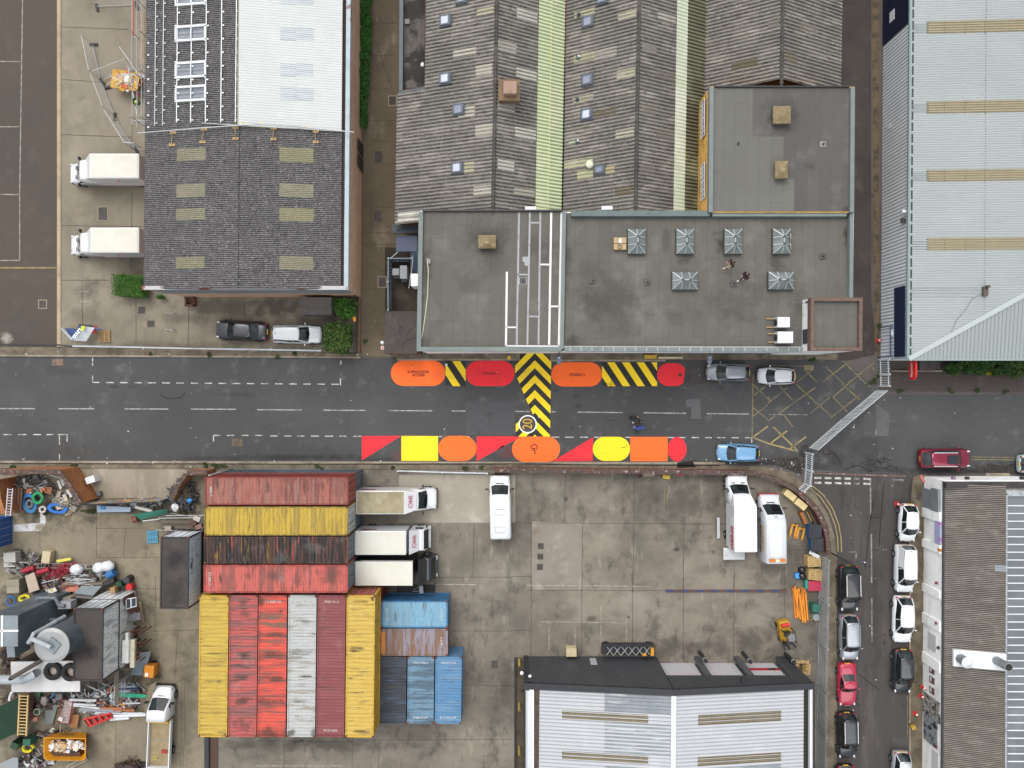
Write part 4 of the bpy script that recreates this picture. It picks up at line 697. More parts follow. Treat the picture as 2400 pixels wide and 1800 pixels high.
# painted chevron strip on the street fascia
def fascia(B,x0,x1,Y,ztop,segs):
    for a_,b_ in segs:
        mb=MB();A=(a_-CX)*(H-ztop)/FP;Bx=(b_-CX)*(H-ztop)/FP;mb.poly([(A,Y,ztop-1.0),(Bx-.5,Y,ztop-1.0),(Bx,Y,ztop-.05),(A+.5,Y,ztop-.05)]);obj('painted_band',mb,m_pw,B)
YF=(CY-819.5)*(H-hF)/FP;mb=MB();mb.box(P(1150,0,hF).x,YF-.03,hF-.5,(1320-979)*(H-hF)/FP,.05,1.1);obj('fascia',mb,M('navy_fascia',c('343e49'),.6,grain=(14,.15)),B)
fascia(B,979,1320,YF-.065,hF,((984,1006),(1067,1105),(1172,1205),(1290,1315)))
mb=MB();mb.tube([P(x,y,hF+.06) for x,y in zr(1,1,[(1478,575),(1490,680),(1482,900),(1465,1050),(1440,1220),(1400,1370)])],.045,6);o=one('hose',mb,plain('c8c4ac'),'pale hose snaking down the west edge of the flat roof','hose')
mb=MB();q=P(1006,612,hF+.1);mb.box(q.x,q.y,hF+.1,.22,.38,.18);one('tap_box',mb,plain('8d8f8e'),'small grey box at the head of the pale hose','box')

B=thing('studio_block','larger flat grey roofed block with eight glazed lanterns','building',P(1650,650,0),world=True)
mb=MB();prism_px(mb,[(1328,497),(2001,500),(1998,819),(1322,819)],0,hF-.05);obj('wall',mb,m_white,B)
mb=MB();prism_px(mb,[(1328,499),(2000,502),(1997,817),(1322,817)],hF-.08,hF-.03);obj('roof',mb,m_felt,B)
mb=MB();parap(mb,[(1339,500),(1664,500)],.46,hF-.2,hF+.42);obj('parapet',mb,M('bluish_coping',c('62706e'),.7,L=((c('4f5c5b'),1,.45,.65,.5),),grain=(14,.1)),B)
mb=MB();parap(mb,[(1669,503.5),(1985,503.5)],.25,hF-.2,hF+.40);obj('parapet',mb,m_cop,B);mb=MB();parap(mb,[(1998,203),(1995,700)],.30,hF-.4,hF+.45);obj('parapet',mb,m_cop,B)
mb=MB();parap(mb,[(1323,817.5),(1880,819)],.40,hF-.3,hF+.28);obj('parapet',mb,m_cop,B,label='south parapet painted with a white ladder pattern')
mb=MB();zt=hF+.285
strip(mb,[(1322,812),(1880,813.5)],.09,zt);strip(mb,[(1313,824),(1880,825)],.10,zt-.1)
for i in range(22):strip(mb,[(1336+i*25.6,812),(1336.5+i*25.6,823)],.10,zt+.004)
obj('painted_ladder',mb,m_pg,B)
YF=(CY-819.5)*(H-hF)/FP;mb=MB();mb.box(P(1600,0,hF).x,YF-.03,hF-.5,(1880-1322)*(H-hF)/FP,.05,1.1);obj('fascia',mb,MATS['navy_fascia'],B)
fascia(B,1322,1880,YF-.065,hF,((1325,1360),(1408,1445),(1512,1560),(1620,1670),(1732,1790),(1838,1875)))
sx0=P(1410,842,.5)
for x0,x1 in ((1335,1380),(1512,1540)):
    pass
mb=MB();prism_px(mb,[(1511,832),(1539,832),(1539,840.5),(1511,840.5)],0,.5);one('grit_bin',mb,plain('c49a1e'),'low yellow bin against the front wall above the striped block','bin')
mb=MB();prism_px(mb,[(1543,836),(1600,836),(1600,841),(1543,841)],0,.4);one('concrete_sill',mb,plain('c0b596'),'pale low sill right of the yellow bin','step')
# upper block
B=thing('upper_block','taller square flat roofed block with yellow brick west wall','building',P(1830,350,0),world=True);hU=7.9
mb=MB();prism_px(mb,[(1664,203),(2003,203),(2001,498),(1661,498)],0,hU)
obj('wall',mb,M('yellow_brick',c('d0a254',.95),.9,L=((c('9a7438'),1.2,.45,.62,.6),(c('cda55c'),2,.55,.7,.4)),grain=(12,.2)),B)
mb=MB();prism_px(mb,[(1668,206),(2000,206),(1998,496),(1665,496)],hU-.03,hU+.02);obj('roof',mb,m_feltB,B)
mb=MB();mb2=[(1666,300),(1740,300),(1738,496),(1664,496)];mb.poly([P(x,y,hU+.026) for x,y in [(1672,206),(1765,206),(1763,320),(1838,320),(1836,420),(1862,420),(1861,496),(1670,496)]][::-1]);obj('felt_patch',mb,M('lighter_felt',c('6a6a64'),.92,L=((c('62615c'),.3,.42,.6,.5),),grain=(22,.1),strips=(0,1.0,.03,c('4a4946'),.018)),B)
mb=MB();parap(mb,[(1668,204),(1666,497)],.34,hU-.2,hU+.28);obj('parapet',mb,m_cop,B);mb=MB();parap(mb,[(1999,204),(1997,497)],.34,hU-.2,hU+.28);obj('parapet',mb,m_cop,B);mb=MB();parap(mb,[(1675,202),(1992,202)],.10,hU-.2,hU+.2);obj('parapet',mb,m_dark,B)
XB=(1661.5-CX)*(H-hU)/FP-.02
for ya,yb in ((690,1190),(835,0)):
    pass
for y0,y1 in ((238,322),(385,468)):
    Ya,Yb=(CY-y0)*(H-6.2)/FP,(CY-y1)*(H-6.2)/FP;mb=MB();mb.box(XB-.02,(Ya+Yb)/2,6.3,.05,abs(Ya-Yb),1.1);w_=obj('window',mb,m_glass,B);mb=MB()
    for j in range(9):mb.box(XB-.05,Yb+(Ya-Yb)*j/8,6.3,.05,.05,1.1)
    for z in (5.75,6.3,6.85):mb.box(XB-.06,(Ya+Yb)/2,z,.05,abs(Ya-Yb),.05)
    obj('window_frame',mb,m_whitem,w_)
# stair tower
B=thing('stair_tower','square stair tower with brick coping and white west wall beside the alley','building',P(1960,760,0),world=True);hT=9.1
mb=MB();prism_px(mb,[(1901,698),(2021,698),(2020,821),(1899,821)],0,hT);obj('wall',mb,m_white,B)
mb=MB();prism_px(mb,[(1908,704),(2014,704),(2013,815),(1907,815)],hT-.1,hT+.03);obj('roof',mb,m_felt,B)
mb=MB();parap(mb,[(1904.5,701.5),(2018,701.5),(2017,818),(1903.5,818),(1904.5,701.5)],.27,hT-.3,hT+.35);obj('parapet',mb,M('brick_coping',c('6f5a50'),.9,L=((c('54433b'),3,.45,.62,.6),(c('8a766a'),6,.55,.66,.5)),grain=(6,.3)),B)
XT=(1900-CX)*(H-hT)/FP;mb=MB();mb.box(XT-.02,(CY-790)*(60)/FP,8.1,.05,1.2,1.1);obj('window',mb,m_glass,B)
q=P(1895,708,9.0);mb=MB();mb.box(q.x,q.y,8.9,.3,.16,.2);mb.bar((q.x,q.y,8.9),(q.x-.9,q.y-.15,8.7),.05);one('floodlight',mb,m_dark,'small black floodlight on the corner of the white stair tower','lamp')
# lanterns
mlg=M('lantern_glass',c('6d7877'),.12,grain=(8,.1),L=((c('87908e'),.8,.45,.6,.6),(c('4d5756'),.9,.5,.7,.5)),spec=.7);mkerb=M('lantern_kerb',c('55564f'),.8,grain=(10,.2))
for i,(x,y,w,h,lab) in enumerate(((1492.5,565.5,40,57,'first tall glazed lantern, beside the plywood crates'),(1606,565.5,40,57,'second tall glazed lantern of the upper row on the flat roof'),(1719,565.5,40,57,'third tall glazed lantern, above the two people'),(1832.5,565.5,40,57,'fourth tall glazed lantern with two round panels leaning on it'),(1605.5,658,58,40,'wide glazed lantern in the middle of the flat roof'),(1831,657.5,58,40,'wide glazed lantern right of the two people'))):
    z0=hF-.03;q=P(x,y,z0+.4);s_=(H-z0-.4)/FP;W_,D_=w*s_,h*s_;t=thing('roof_lantern',lab,'roof lantern',(q.x,q.y,z0),group='glazed lanterns on the flat roof');mb=MB();mb.box(0,0,.19,W_+.06,D_+.06,.38);obj('kerb',mb,mkerb,t)
    zr_=.95;rl=abs(D_-W_)/2;e=(0,1) if D_>W_ else (1,0);A=Vector((-e[0]*rl,-e[1]*rl,zr_));Bv=Vector((e[0]*rl,e[1]*rl,zr_));cs=[Vector((sx*W_/2,sy*D_/2,.38)) for sx,sy in ((-1,-1),(1,-1),(1,1),(-1,1))]
    mb=MB()
    if D_>W_:mb.poly([cs[0],cs[1],A]);mb.poly([cs[2],cs[3],Bv]);mb.poly([cs[1],cs[2],Bv,A]);mb.poly([cs[3],cs[0],A,Bv])
    else:mb.poly([cs[3],cs[0],A]);mb.poly([cs[1],cs[2],Bv]);mb.poly([cs[0],cs[1],Bv,A]);mb.poly([cs[2],cs[3],A,Bv])
    obj('glazing',mb,mlg,t);mb=MB();w_=.075
    if D_>W_:prs=[(A,cs[0]),(A,cs[1]),(Bv,cs[2]),(Bv,cs[3]),(A,Bv),(A,Vector((0,-D_/2,.38))),(Bv,Vector((0,D_/2,.38)))]+[(p,Vector((s_x*W_/2,p.y,.38))) for p in (A,Bv) for s_x in (-1,1)]
    else:prs=[(A,cs[0]),(A,cs[3]),(Bv,cs[1]),(Bv,cs[2]),(A,Bv),(A,Vector((-W_/2,0,.38))),(Bv,Vector((W_/2,0,.38)))]+[(p,Vector((p.x,s_x*D_/2,.38))) for p in (A,Bv) for s_x in (-1,1)]
    for a_,b_ in prs:mb.bar(a_+Vector((0,0,.03)),b_+Vector((0,0,.03)),w_,.05)
    obj('glazing_bars',mb,m_steelb,t)
    for p in (A,Bv):mb=MB();mb.cyl(p.x,p.y,p.z+.02,p.z+.10,.11,12);obj('finial',mb,plain('3f4748'),t)
mtv=M('mossy_vent_hood',c('85775a'),.85,L=((c('7a6a45'),1.5,.45,.62,.6),(c('c0ae82'),2.5,.55,.7,.5),(c('4b4433'),1.8,.6,.7,.6)),grain=(12,.2))
for x,y,w,h,z,lab in ((1141.5,566.5,41,31,hF,'mossy tan vent hood on the left flat roof'),(1833,269,41,41,hU,'larger mossy tan vent hood on the upper square roof'),(1832,397.5,30,41,hU,'smaller mossy tan vent hood on the upper square roof')):
    q=P(x,y,z+.6);s_=(H-z-.6)/FP;t=thing('vent_hood',lab,'vent',(q.x,q.y,z),group='tan vent hoods');mb=MB();mb.box(0,0,.2,w*s_-.25,h*s_-.25,.4);obj('base',mb,mkerb,t)
    mb=MB();mb.loft([[(-w*s_/2,-h*s_/2,zz_),(w*s_/2,-h*s_/2,zz_),(w*s_/2,h*s_/2,zz_),(-w*s_/2,h*s_/2,zz_)] for zz_ in (.4,.6)]+[[(-.2,-.2,.85),(.2,-.2,.85),(.2,.2,.85),(-.2,.2,.85)]]);obj('hood',mb,mtv,t)
for x,y,z,lab,pale in ((1389,657,hF,'left rain outlet on its square patch',0),(1518,661,hF,'second rain outlet on its square patch, left of the wide lantern',0),(1720,665,hF,'rain outlet on its square patch below the two people',0),(1929,600,hF,'rain outlet on its square patch near the right edge of the roof',0),(1929,338,hU,'small vent on a pale square of the upper roof',1),(1225.5,658,hF,'vent between the grey painted lines',0),(1730,337,hU,'tiny black vent on the upper roof',2),(1743-3,0,0,'',9)):
    if pale==9:continue
    q=P(x,y,z+.05);t=thing('roof_outlet',lab,'roof outlet',(q.x,q.y,z),group='small roof outlets');mb=MB();mb.box(0,0,.03,.52 if pale<2 else .1,.5 if pale<2 else .1,.08);o=obj('flashing',mb,plain('8a8780' if pale==1 else '4c4b48'),t);bev(o,.03);mb=MB();mb.cyl(0,0,0,.28,.07,10);obj('pipe',mb,plain('222222'),t)
# condensers and crates
for x,y,w,h,lab,dam in ((1837,755,29,24,'upper white condenser unit with an open side by the stair tower',1),(1841,790.5,36,27,'lower white condenser unit by the stair tower',0)):
    q=P(x,y,hF+.9);s_=(H-hF-.9)/FP;t=thing('condenser_unit',lab,'air conditioner',(q.x,q.y,hF-.03),group='condensers by the stair tower');mb=MB();mb.box(0,0,.55,w*s_,h*s_,.8);o=obj('casing',mb,m_whitem,t);bev(o,.03)
    for yy in (-.35,.35):mb=MB();mb.box(-.35,yy,.07,1.6,.09,.14);obj('foot',mb,m_wood,t)
    mb=MB();mb.cyl(0,0,0,.04,.3,20);f=obj('fan_grille',mb,m_dark,t);f.rotation_euler=(0,R(-90),0);f.location=(-w*s_/2-.01,0,.55)
q=P(1452.5,571.5,hF+.1);t=thing('plywood_crate','flat plywood crate with a cable coil and rag, left of the first lantern','crate',(q.x,q.y,hF-.02));mb=MB();mb.box(0,0,.15,1.02,1.0,.28);obj('crate_box',mb,plain('b59a6e'),t);mb=MB();mb.box(0,0,.30,1.02,.05,.03);obj('batten',mb,plain('4a3c2c'),t)
mb=MB();mb.ring(q.x-.02,q.y-.28,hF+.33,.17,.02,20,5);mb.bar((q.x-.02,q.y-.5,hF+.33),(q.x-.02,q.y-.1,hF+.33),.02);one('cable_coil',mb,m_dark,'black cable coil lying on the plywood crate','cable')
mb=MB();mb.ico(q.x,q.y+.18,hF+.33,.18,2,.3,.8,1.2,.4);one('white_rag',mb,plain('e4e6e8'),'white crumpled sheet lying on the plywood crate','rag')
for y,n_ in ((555.5,'upper'),(577,'lower')):
    q=P(1854.5,y,hF+.5);mb=MB();mb.cyl(0,0,0,.05,.33,20);o=one('round_panel',mb,plain('b9b4a0'),n_+' pale round panel leaning on the fourth lantern','panel','round panels by the lantern');o.location=(q.x,q.y,hF+.30);o.rotation_euler=(0,R(70),0)
# ================================================================ pale blue warehouse on the right
hW=4.8;k4=.008
B=thing('pale_warehouse','large pale blue grey metal warehouse with tan rooflight strips at upper right','building',P(2300,400,0),world=True)
XW4=(2130-CX)*(H-hW)/FP;YS4=(CY-841)*(H-hW)/FP;YS4=-(841-900)*(H-hW)/FP
hip=Vector((9.6,5.45,.5));rise=.5/9.6
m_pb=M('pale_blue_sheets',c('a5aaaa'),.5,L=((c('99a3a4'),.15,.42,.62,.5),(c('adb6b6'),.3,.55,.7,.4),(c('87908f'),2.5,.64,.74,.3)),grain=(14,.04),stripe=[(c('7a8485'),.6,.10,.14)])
mb=MB();period=.21;n=0
def edge4(Y):return XW4+k4*(Y-YS4)
Y=YS4
rows=[]
while Y<62:
    for t,h in ((0,0),(.3,0),(.45,1),(.9,1)):
        y=Y+t*period;xe=edge4(y);xr=min(62.0,xe+(y-YS4)*hip.x/hip.y+.02);rows.append((y,xe,xr,h,n+t))
    Y+=period;n+=1
prev=None
for y,xe,xr,h,ph in rows:
    i=mb.vs([(xe,y,hW+.022*h),(xr,y,hW+(xr-xe)*rise+.022*h)]);cur_=(i,ph,xr-xe)
    if prev:mb.face((prev[0],prev[0]+1,i+1,i),[(0,prev[1]),(prev[2],prev[1]),(xr-xe,ph),(0,ph)])
    prev=cur_
obj('roof',mb,m_pb,B)
mb=MB();A=Vector((XW4,YS4,hW));Xend=62.0;Bv=Vector((Xend,YS4-.1,hW));kk=(Xend-XW4)/hip.x;Cc=A+hip*kk
mb.poly([A,Bv,Cc]);obj('hip_roof',mb,m_pb,B);mb=MB();ns=int((Xend-XW4)/.33)
for i in range(1,ns):
    x=XW4+i*.33;t=(x-XW4)/hip.x
    mb=MB();mb.bar((x,YS4,hW+.02),(x+.0,YS4+hip.y*t,hW+hip.z*t+.02),.045,.05);obj('hip_rib',mb,M('pale_rib',c('8f9a9a'),.5,grain=(14,.05)),B)
if 0:obj('hip_ribs',mb,M('pale_rib',c('8f9a9a'),.5,grain=(14,.05)),B)
mb=MB();mb.bar(A+Vector((0,0,.05)),Cc+Vector((0,0,.05)),.42,.06);obj('hip_flashing',mb,M('pale_flashing',c('b0b9b9'),.5,grain=(14,.04)),B)
mtan=M('tan_rooflight',c('8f866c'),.6,L=((c('94896a'),.8,.45,.6,.5),(c('a0967a'),.5,.55,.7,.5)),grain=(14,.08))
def on4(px,py,lift=0.0):
    h=hW
    for _ in range(4):q=P(px,py,h);h=hW+max(0,q.x-edge4(q.y))*rise
    return Vector((q.x,q.y,h+lift))
for y0,y1,yr in ((50.5,79,0),(238,266,0),(398.5,425.5,0),(558,587,0)):
    a_,b_=on4(2175,y0,.03),on4(2175,y1,.03);w_=a_.y-b_.y;mb=MB();x1=58;mb.poly([b_,Vector((x1,b_.y,b_.z+(x1-b_.x)*rise)),Vector((x1,a_.y,a_.z+(x1-a_.x)*rise)),a_]);o=obj('rooflight',mb,mtan,B);mb=MB()
    for j in range(5):
        y=b_.y+w_*(j+.5)/5;mb.bar((b_.x,y,b_.z+.03),(x1,y,b_.z+.03+(x1-b_.x)*rise),.05,.05)
    obj('rib',mb,plain('a89e82'),o);mb=MB()
    for x in (2213,2308,2262):q0=on4(x,y0,.06);q1=on4(x,y1,.06);mb.bar(q0,q1,.05,.03)
    for j in range(5):y=b_.y+w_*(j+.5)/5;mb.box(b_.x-.05,y,b_.z+.03,.18,.07,.05)
    obj('lap_joint',mb,plain('7f7458'),o)
    mb=MB()
    for j in range(4):
        y=b_.y+w_*(j+.7)/5;mb.bar((b_.x-1.4,y,b_.z-.04),(b_.x-.1,y,b_.z-.0),.03,.02)
    obj('roof_seam',mb,plain('8e9a9b'),B)
mb=MB()
for i in range(170):
    q=on4(2309-.0065*i*6+2,-20+i*6.7,.04)
    if q.x<edge4(q.y)+(q.y-YS4)*hip.x/hip.y:mb.box(q.x,q.y,q.z,.05,.09,.02)
obj('fixings',mb,plain('6f7b7c'),B)
mb=MB();q=on4(2306,683,.0);mb.box(q.x,q.y,q.z+.12,.4,.8,.3);mb.cyl(q.x+.05,q.y+.35,q.z+.2,q.z+.6,.14,10);one('roof_fan',mb,plain('5b504b'),'small brown fan unit with a cable on the pale blue roof','vent')
mb=MB()
for zy in (828,850,875,903):a_=on4(*zr(3,1,[(1230,zy)])[0],.03);b_=on4(*zr(3,1,[(1860,zy+2)])[0],.03);mb.bar(a_,b_,.035,.02)
obj('roof_seam',mb,plain('8b9798'),B)
mb=MB();mb.tube([on4(*p,.06) for p in zr(3,1,[(1840,880),(1765,920),(1700,1020),(1630,1100),(1590,1190)])]+[on4(*p,-.1) for p in zr(3,1,[(1530,1290),(1450,1420)])],.03,5);one('cable',mb,plain('8f9596'),'grey cable trailing down the pale blue roof from the fan','cable')
mb=MB();q=on4(2399,318,.0);mb.box(q.x+.25,q.y,q.z+.15,.5,1.3,.3);one('roof_hatch',mb,m_whitem,'pale hatch at the right edge of the blue grey roof','hatch')
mb=MB();mb.prism([(XW4,YS4),(62,YS4),(62,62),(edge4(62),62)],0,hW-.03);obj('wall',mb,M('pale_wall_sheets',c('dfe4e9',1),.6,L=((c('cbd1d6',1),.5,.45,.65,.5),),grain=(14,.05)),B)
mb=MB();Y=YS4+.1
while Y<60:mb.box(edge4(Y)-.02,Y,hW/2,.05,.055,hW-.15);Y+=.31
obj('wall_rib',mb,plain('9aa3a9'),B)
mnavy=M('navy_cladding',c('1a2547'),.5,L=((c('141c38'),.6,.45,.65,.5),),grain=(14,.06))
Yc=onX(XW4+.2,2064,113).y;mb=MB();mb.prism([(edge4(Yc)-.08,Yc),(edge4(Yc)+.02,Yc),(edge4(60)+.02,60),(edge4(60)-.08,60)],.05,hW-.05)
o=obj('cladding',mb,mnavy,B,label='navy cladding of the far corner');mb=MB();Y=Yc+.15
while Y<60:mb.box(edge4(Y)-.09,Y,hW/2,.04,.06,hW-.2);Y+=.31
obj('rib',mb,M('navy_rib',c('0d1328'),.5,grain=(14,.1)),o)
mb=MB();q=[onX(XW4-.06,x,y) for x,y in zr(3,1,[(1097,830),(1182,812),(1178,1422),(1093,1427)])];ya,yb=q[2].y,q[0].y;za,zb=min(p.z for p in q),max(p.z for p in q);mb.box(XW4-.06,(ya+yb)/2,(za+zb)/2,.08,abs(yb-ya),abs(zb-za));obj('blue_panel',mb,mnavy,B)
mb=MB();Yq=onX(XW4+.2,2085,36).y;q=onX(edge4(Yq)-.12,*zr(3,0,[(1072,138)])[0]);mb.box(edge4(q.y)-.12,q.y,q.z,.04,.95,.8);obj('sign_plate',mb,m_whitem,B)
q=onX(XW4+.1,*zr(3,0,[(1047,1095)])[0]);mb=MB();mb.box(edge4(q.y)-.08,q.y,q.z,.04,.42,.5);obj('sign_plate',mb,m_whitem,B)
for zp,m_,lb in (((1190,168),m_whitem,'white'),((1182,248),m_dark,'dark')):
    q=onX(XW4,*zr(3,1,[zp])[0]);mb=MB();mb.box(q.x-.15,q.y,q.z,.35,.25 if m_ is m_whitem else .4,.2);one('floodlight',mb,m_,'%s floodlight under the eaves of the pale blue warehouse'%lb,'lamp')
mb=MB();Yb=YS4-.06;mb.prism([(XW4-.16,Yb),(XW4-.02,Yb),(edge4(62)-.02,62),(edge4(62)-.16,62)],hW-.2,hW-.02);obj('gutter',mb,M('teal_gutter',c('7d9793'),.5,grain=(14,.1)),B)
mb=MB()
for i in range(55):
    y=YS4+.5+i*.98;mb.box(edge4(y)+.13,y,hW+.03,.14,.75,.02)
obj('gutter_slot',mb,plain('1e3634'),B)
mb=MB();mb.box((XW4+62)/2,YS4-.08,hW-.08,62-XW4,.14,.14);obj('gutter',mb,M('pale_gutter',c('93a2a2'),.5,grain=(14,.1)),B)
# red blade banner
t=thing('blade_sign','red blade sign with white lettering projecting from the warehouse wall','sign',(P(2140,845,hW).x,YS4-.2,3.2),world=True)
X_=(2144-CX)*(H-4.1)/FP;mb=MB();pts=[(YS4-.15,3.2),(YS4-.15,4.3)]+[(YS4-1.35-.5*math.sin(a),3.75+.55*math.cos(a)) for a in [i*math.pi/8 for i in range(9)]]
n=mb.vs([(X_-.04,y,z) for y,z in pts]+[(X_+.09,y,z) for y,z in pts]);k_=len(pts);mb.face([n+i for i in range(k_)]);mb.face([n+k_+i for i in range(k_-1,-1,-1)])
for i in range(k_):j=(i+1)%k_;mb.face((n+i,n+k_+i,n+k_+j,n+j))
obj('board',mb,M('sign_red',c('d8211f'),.5,grain=(14,.05)),t)
text('source',.46,M('sign_white',c('f2f2f2'),.5,grain=None),(X_-.05,YS4-.95,3.72),(R(90),0,R(-90)),t,bold=.008)
# blue steel entrance frame with vertical posts
t=thing('entrance_gate','blue steel frame with posts and white notice beside the alley mouth','frame',P(2072,805,0),world=True);mb=MB();mbl=plain('35507c')
fr=[P(2063,769,.2),P(2063,838,.2)];Xf,Y0,Y1=P(2062,0,.3).x,P(0,838).y-.0,P(0,769).y
for Y in (Y0,Y1):
    for z in (2.2,):mb.bar((Xf,Y,z),(Xf+1.1,Y,z),.07);
    mb.bar((Xf,Y,0),(Xf,Y,2.2),.07);mb.bar((Xf+1.1,Y,0),(Xf+1.1,Y,2.2),.07)
for x in (Xf,Xf+.38,Xf+1.1):mb.bar((x,Y0,2.2),(x,Y1,2.2),.09)
obj('frame_bars',mb,mbl,t);mb=MB();mb.box(Xf+.1,Y1-.6,2.2,.3,.5,.04);obj('notice',mb,m_whitem,t)
# steps and ramp by the south wall
mb=MB()
for i,zx in enumerate((1285,1325,1365,1405,1445)):
    a_,b_=P(*zr(3,1,[(zx,1462)])[0]),P(*zr(3,1,[(zx+38,1540)])[0]);mb.pbox(a_.x,b_.y,b_.x,YS4-.05,0,.15+.15*(4-i)*.6)
o=one('entrance_steps',mb,M('dark_steps',c('4f4a46'),.9,grain=(14,.2),L=((c('34302d'),1.5,.45,.62,.6),)),'dark steps against the south wall of the pale blue warehouse','steps')
mb=MB();a_,b_=P(*zr(3,1,[(1055,1548)])[0]),P(*zr(3,1,[(1490,1556)])[0]);mb.box((a_.x+b_.x)/2,a_.y,.15,b_.x-a_.x,.12,.3);one('low_kerb_wall',mb,m_kerb,'thin low wall in front of the dark steps','wall')

# ================================================================ silver roofed workshop, bottom centre
hS=6.25;YN=-(1603.6-900)*(H-hS)/FP;pk=7.6;XL,XR=(1229.5-CX)*(H-hS)/FP,(1910-CX)*(H-hS)/FP;XM=(1578-CX)*(H-pk)/FP
B=thing('workshop','silver roofed workshop with dark corrugated front at the bottom','building',(13,YN-4,0),world=True)
m_anth=M('anthracite_sheets',c('55585c'),.55,L=((c('44474b'),.6,.45,.62,.5,(1,1,.3)),(c('6b6e72'),1.2,.58,.7,.4,(1,1,.3))),grain=(14,.1));m_anr=M('anthracite_rib',c('34363a'),.6,grain=(14,.1))
def topz(x):return hS+(pk-hS)*(1-abs(x-XM)/(XM-XL if x<XM else XR-XM))
xd0,xd1,hd=(1548-CX)*H/FP,(1843-CX)*H/FP,4.4
xd0=onY(YN,1562,1583).x;xd1=onY(YN,1862,1583).x
mb=MB();Yb=-52
for a_,b_,z0 in ((XL,xd0,0),(xd0,XM,hd),(XM,xd1,hd),(xd1,XR,0)):mb.poly([(a_,YN,z0),(b_,YN,z0),(b_,YN,topz(b_)),(a_,YN,topz(a_))][::-1])
mb.poly([(XL,YN,0),(XL,YN,hS),(XL,Yb,hS),(XL,Yb,0)]);mb.poly([(XR,YN,0),(XR,Yb,0),(XR,Yb,hS),(XR,YN,hS)]);mb.poly([(xd0,YN,hd),(xd1,YN,hd),(xd1,YN-.7,hd),(xd0,YN-.7,hd)])
mb.poly([(xd0,YN,0),(xd0,YN-.7,0),(xd0,YN-.7,hd),(xd0,YN,hd)]);mb.poly([(xd1,YN,0),(xd1,YN-.7,0),(xd1,YN-.7,hd),(xd1,YN,hd)][::-1]);obj('wall',mb,m_anth,B)
mb=MB();x=XL+.12
while x<XR-.1:
    z0=hd+.03 if xd0-.05<x<xd1+.05 else .05;mb.box(x,YN+.025,(z0+topz(x)-.1)/2,.07,.05,topz(x)-.1-z0);x+=.21
obj('wall_rib',mb,m_anr,B)
mb=MB();mb.box(-.0+XL+.2,YN+.06,hS/2,.4,.1,hS-.1);obj('corner_trim',mb,m_dark,B)
mb=MB();mb.poly([(xd0,YN-.69,0),(xd1,YN-.69,0),(xd1,YN-.69,hd),(xd0,YN-.69,hd)][::-1]);obj('back_wall',mb,m_anth,B)
mdoor=M('pale_door',c('c4c6ca'),.6,L=((c('d8c0c8'),.9,.5,.6,.5,(.3,1,2.5)),(c('70737a'),3,.62,.7,.7)),grain=(14,.06));nd_=3;wd=(xd1-xd0)/nd_
for i in range(3):
    mb=MB();mb.box(xd0+wd*(i+.5),YN-.63,2.1,wd-.5,.06,4.1);o=obj('roller_door',mb,mdoor,B)
    if i==2:
        mb=MB();mb.box(xd0+wd*(i+.5),YN-.59,1.55,wd-.5,.04,.5);obj('red_band',mb,plain('b5222c'),o);mb=MB();mb.box(xd0+wd*(i+.1),YN-.56,1.55,.7,.03,.4);mb.box(xd0+wd*(i+.75),YN-.56,1.55,.7,.03,.4);obj('black_block',mb,m_dark,o)
for x in (xd0+wd,xd0+2*wd):mb=MB();mb.box(x,YN-.1,hd/2,.45,.3,hd-.05);obj('pier',mb,m_anth,B)
for x,y in ((1644.5,1529),(1745.5,1531),(1846,1533)):
    b0=P(x-5,y-1);t=thing('protection_post','black steel post with white band before the loading doors, %s of three'%{1644.5:'left',1745.5:'middle',1846:'right'}[x],'bollard',b0,group='black posts before the loading doors');mb=MB();mb.cyl(0,0,0,2.3,.17,14);obj('post',mb,m_dark,t);mb=MB();mb.cyl(0,0,1.85,1.95,.176,14);obj('band',mb,m_whitem,t)
mb=MB()
for a_,b_ in ((XL-.0,XM),(XM,XR)):mb.poly([(a_,YN+.09,topz(a_)),(b_,YN+.09,topz(b_)),(b_,YN-.42,topz(b_)),(a_,YN-.42,topz(a_))][::-1]);mb.poly([(a_,YN+.09,topz(a_)-.3),(b_,YN+.09,topz(b_)-.3),(b_,YN+.09,topz(b_)),(a_,YN+.09,topz(a_))][::-1]);mb.poly([(a_,YN-.42,topz(a_)-.5),(b_,YN-.42,topz(b_)-.5),(b_,YN-.42,topz(b_)),(a_,YN-.42,topz(a_))])
mb.prism([(XL-.02,YN+.09),(XL+.62,YN+.09),(XL+.62,YN-.42),(XL+.3,YN-.55),(XL-.02,YN-.42)],hS-.4,hS+.01);obj('verge_flashing',mb,M('near_black_trim',c('25272d'),.5,grain=(14,.08)),B)
a_=onY(YN+.05,*zr(2,3,[(662,738)])[0]);mb=MB();q0,q1=onY(YN+.06,*zr(2,3,[(660,712)])[0]),onY(YN+.06,*zr(2,3,[(745,765)])[0]);mb.box((q0.x+q1.x)/2,YN+.06,(q0.z+q1.z)/2,abs(q1.x-q0.x)*.8,.05,abs(q1.z-q0.z));obj('window',mb,M('pale_window',c('aeb4ba'),.3,grain=None),B)
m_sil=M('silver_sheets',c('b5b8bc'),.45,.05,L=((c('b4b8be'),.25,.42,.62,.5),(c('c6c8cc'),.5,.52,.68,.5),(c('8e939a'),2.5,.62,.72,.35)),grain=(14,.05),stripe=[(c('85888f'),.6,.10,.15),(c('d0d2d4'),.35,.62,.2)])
hR5=7.35;hE5=6.05;SL5=Slope((1264,1700),hE5,(1578,1700),hR5,0.009);SR5=Slope((1580,1700),hR5,(1883,1700),hE5,.004)
mb=MB();SL5.patch(mb,1264,1612,1578,2100,.31,.05,full=True);SR5.patch(mb,1580,1612,1883,2100,.31,.05,full=True);obj('roof',mb,m_sil,B)
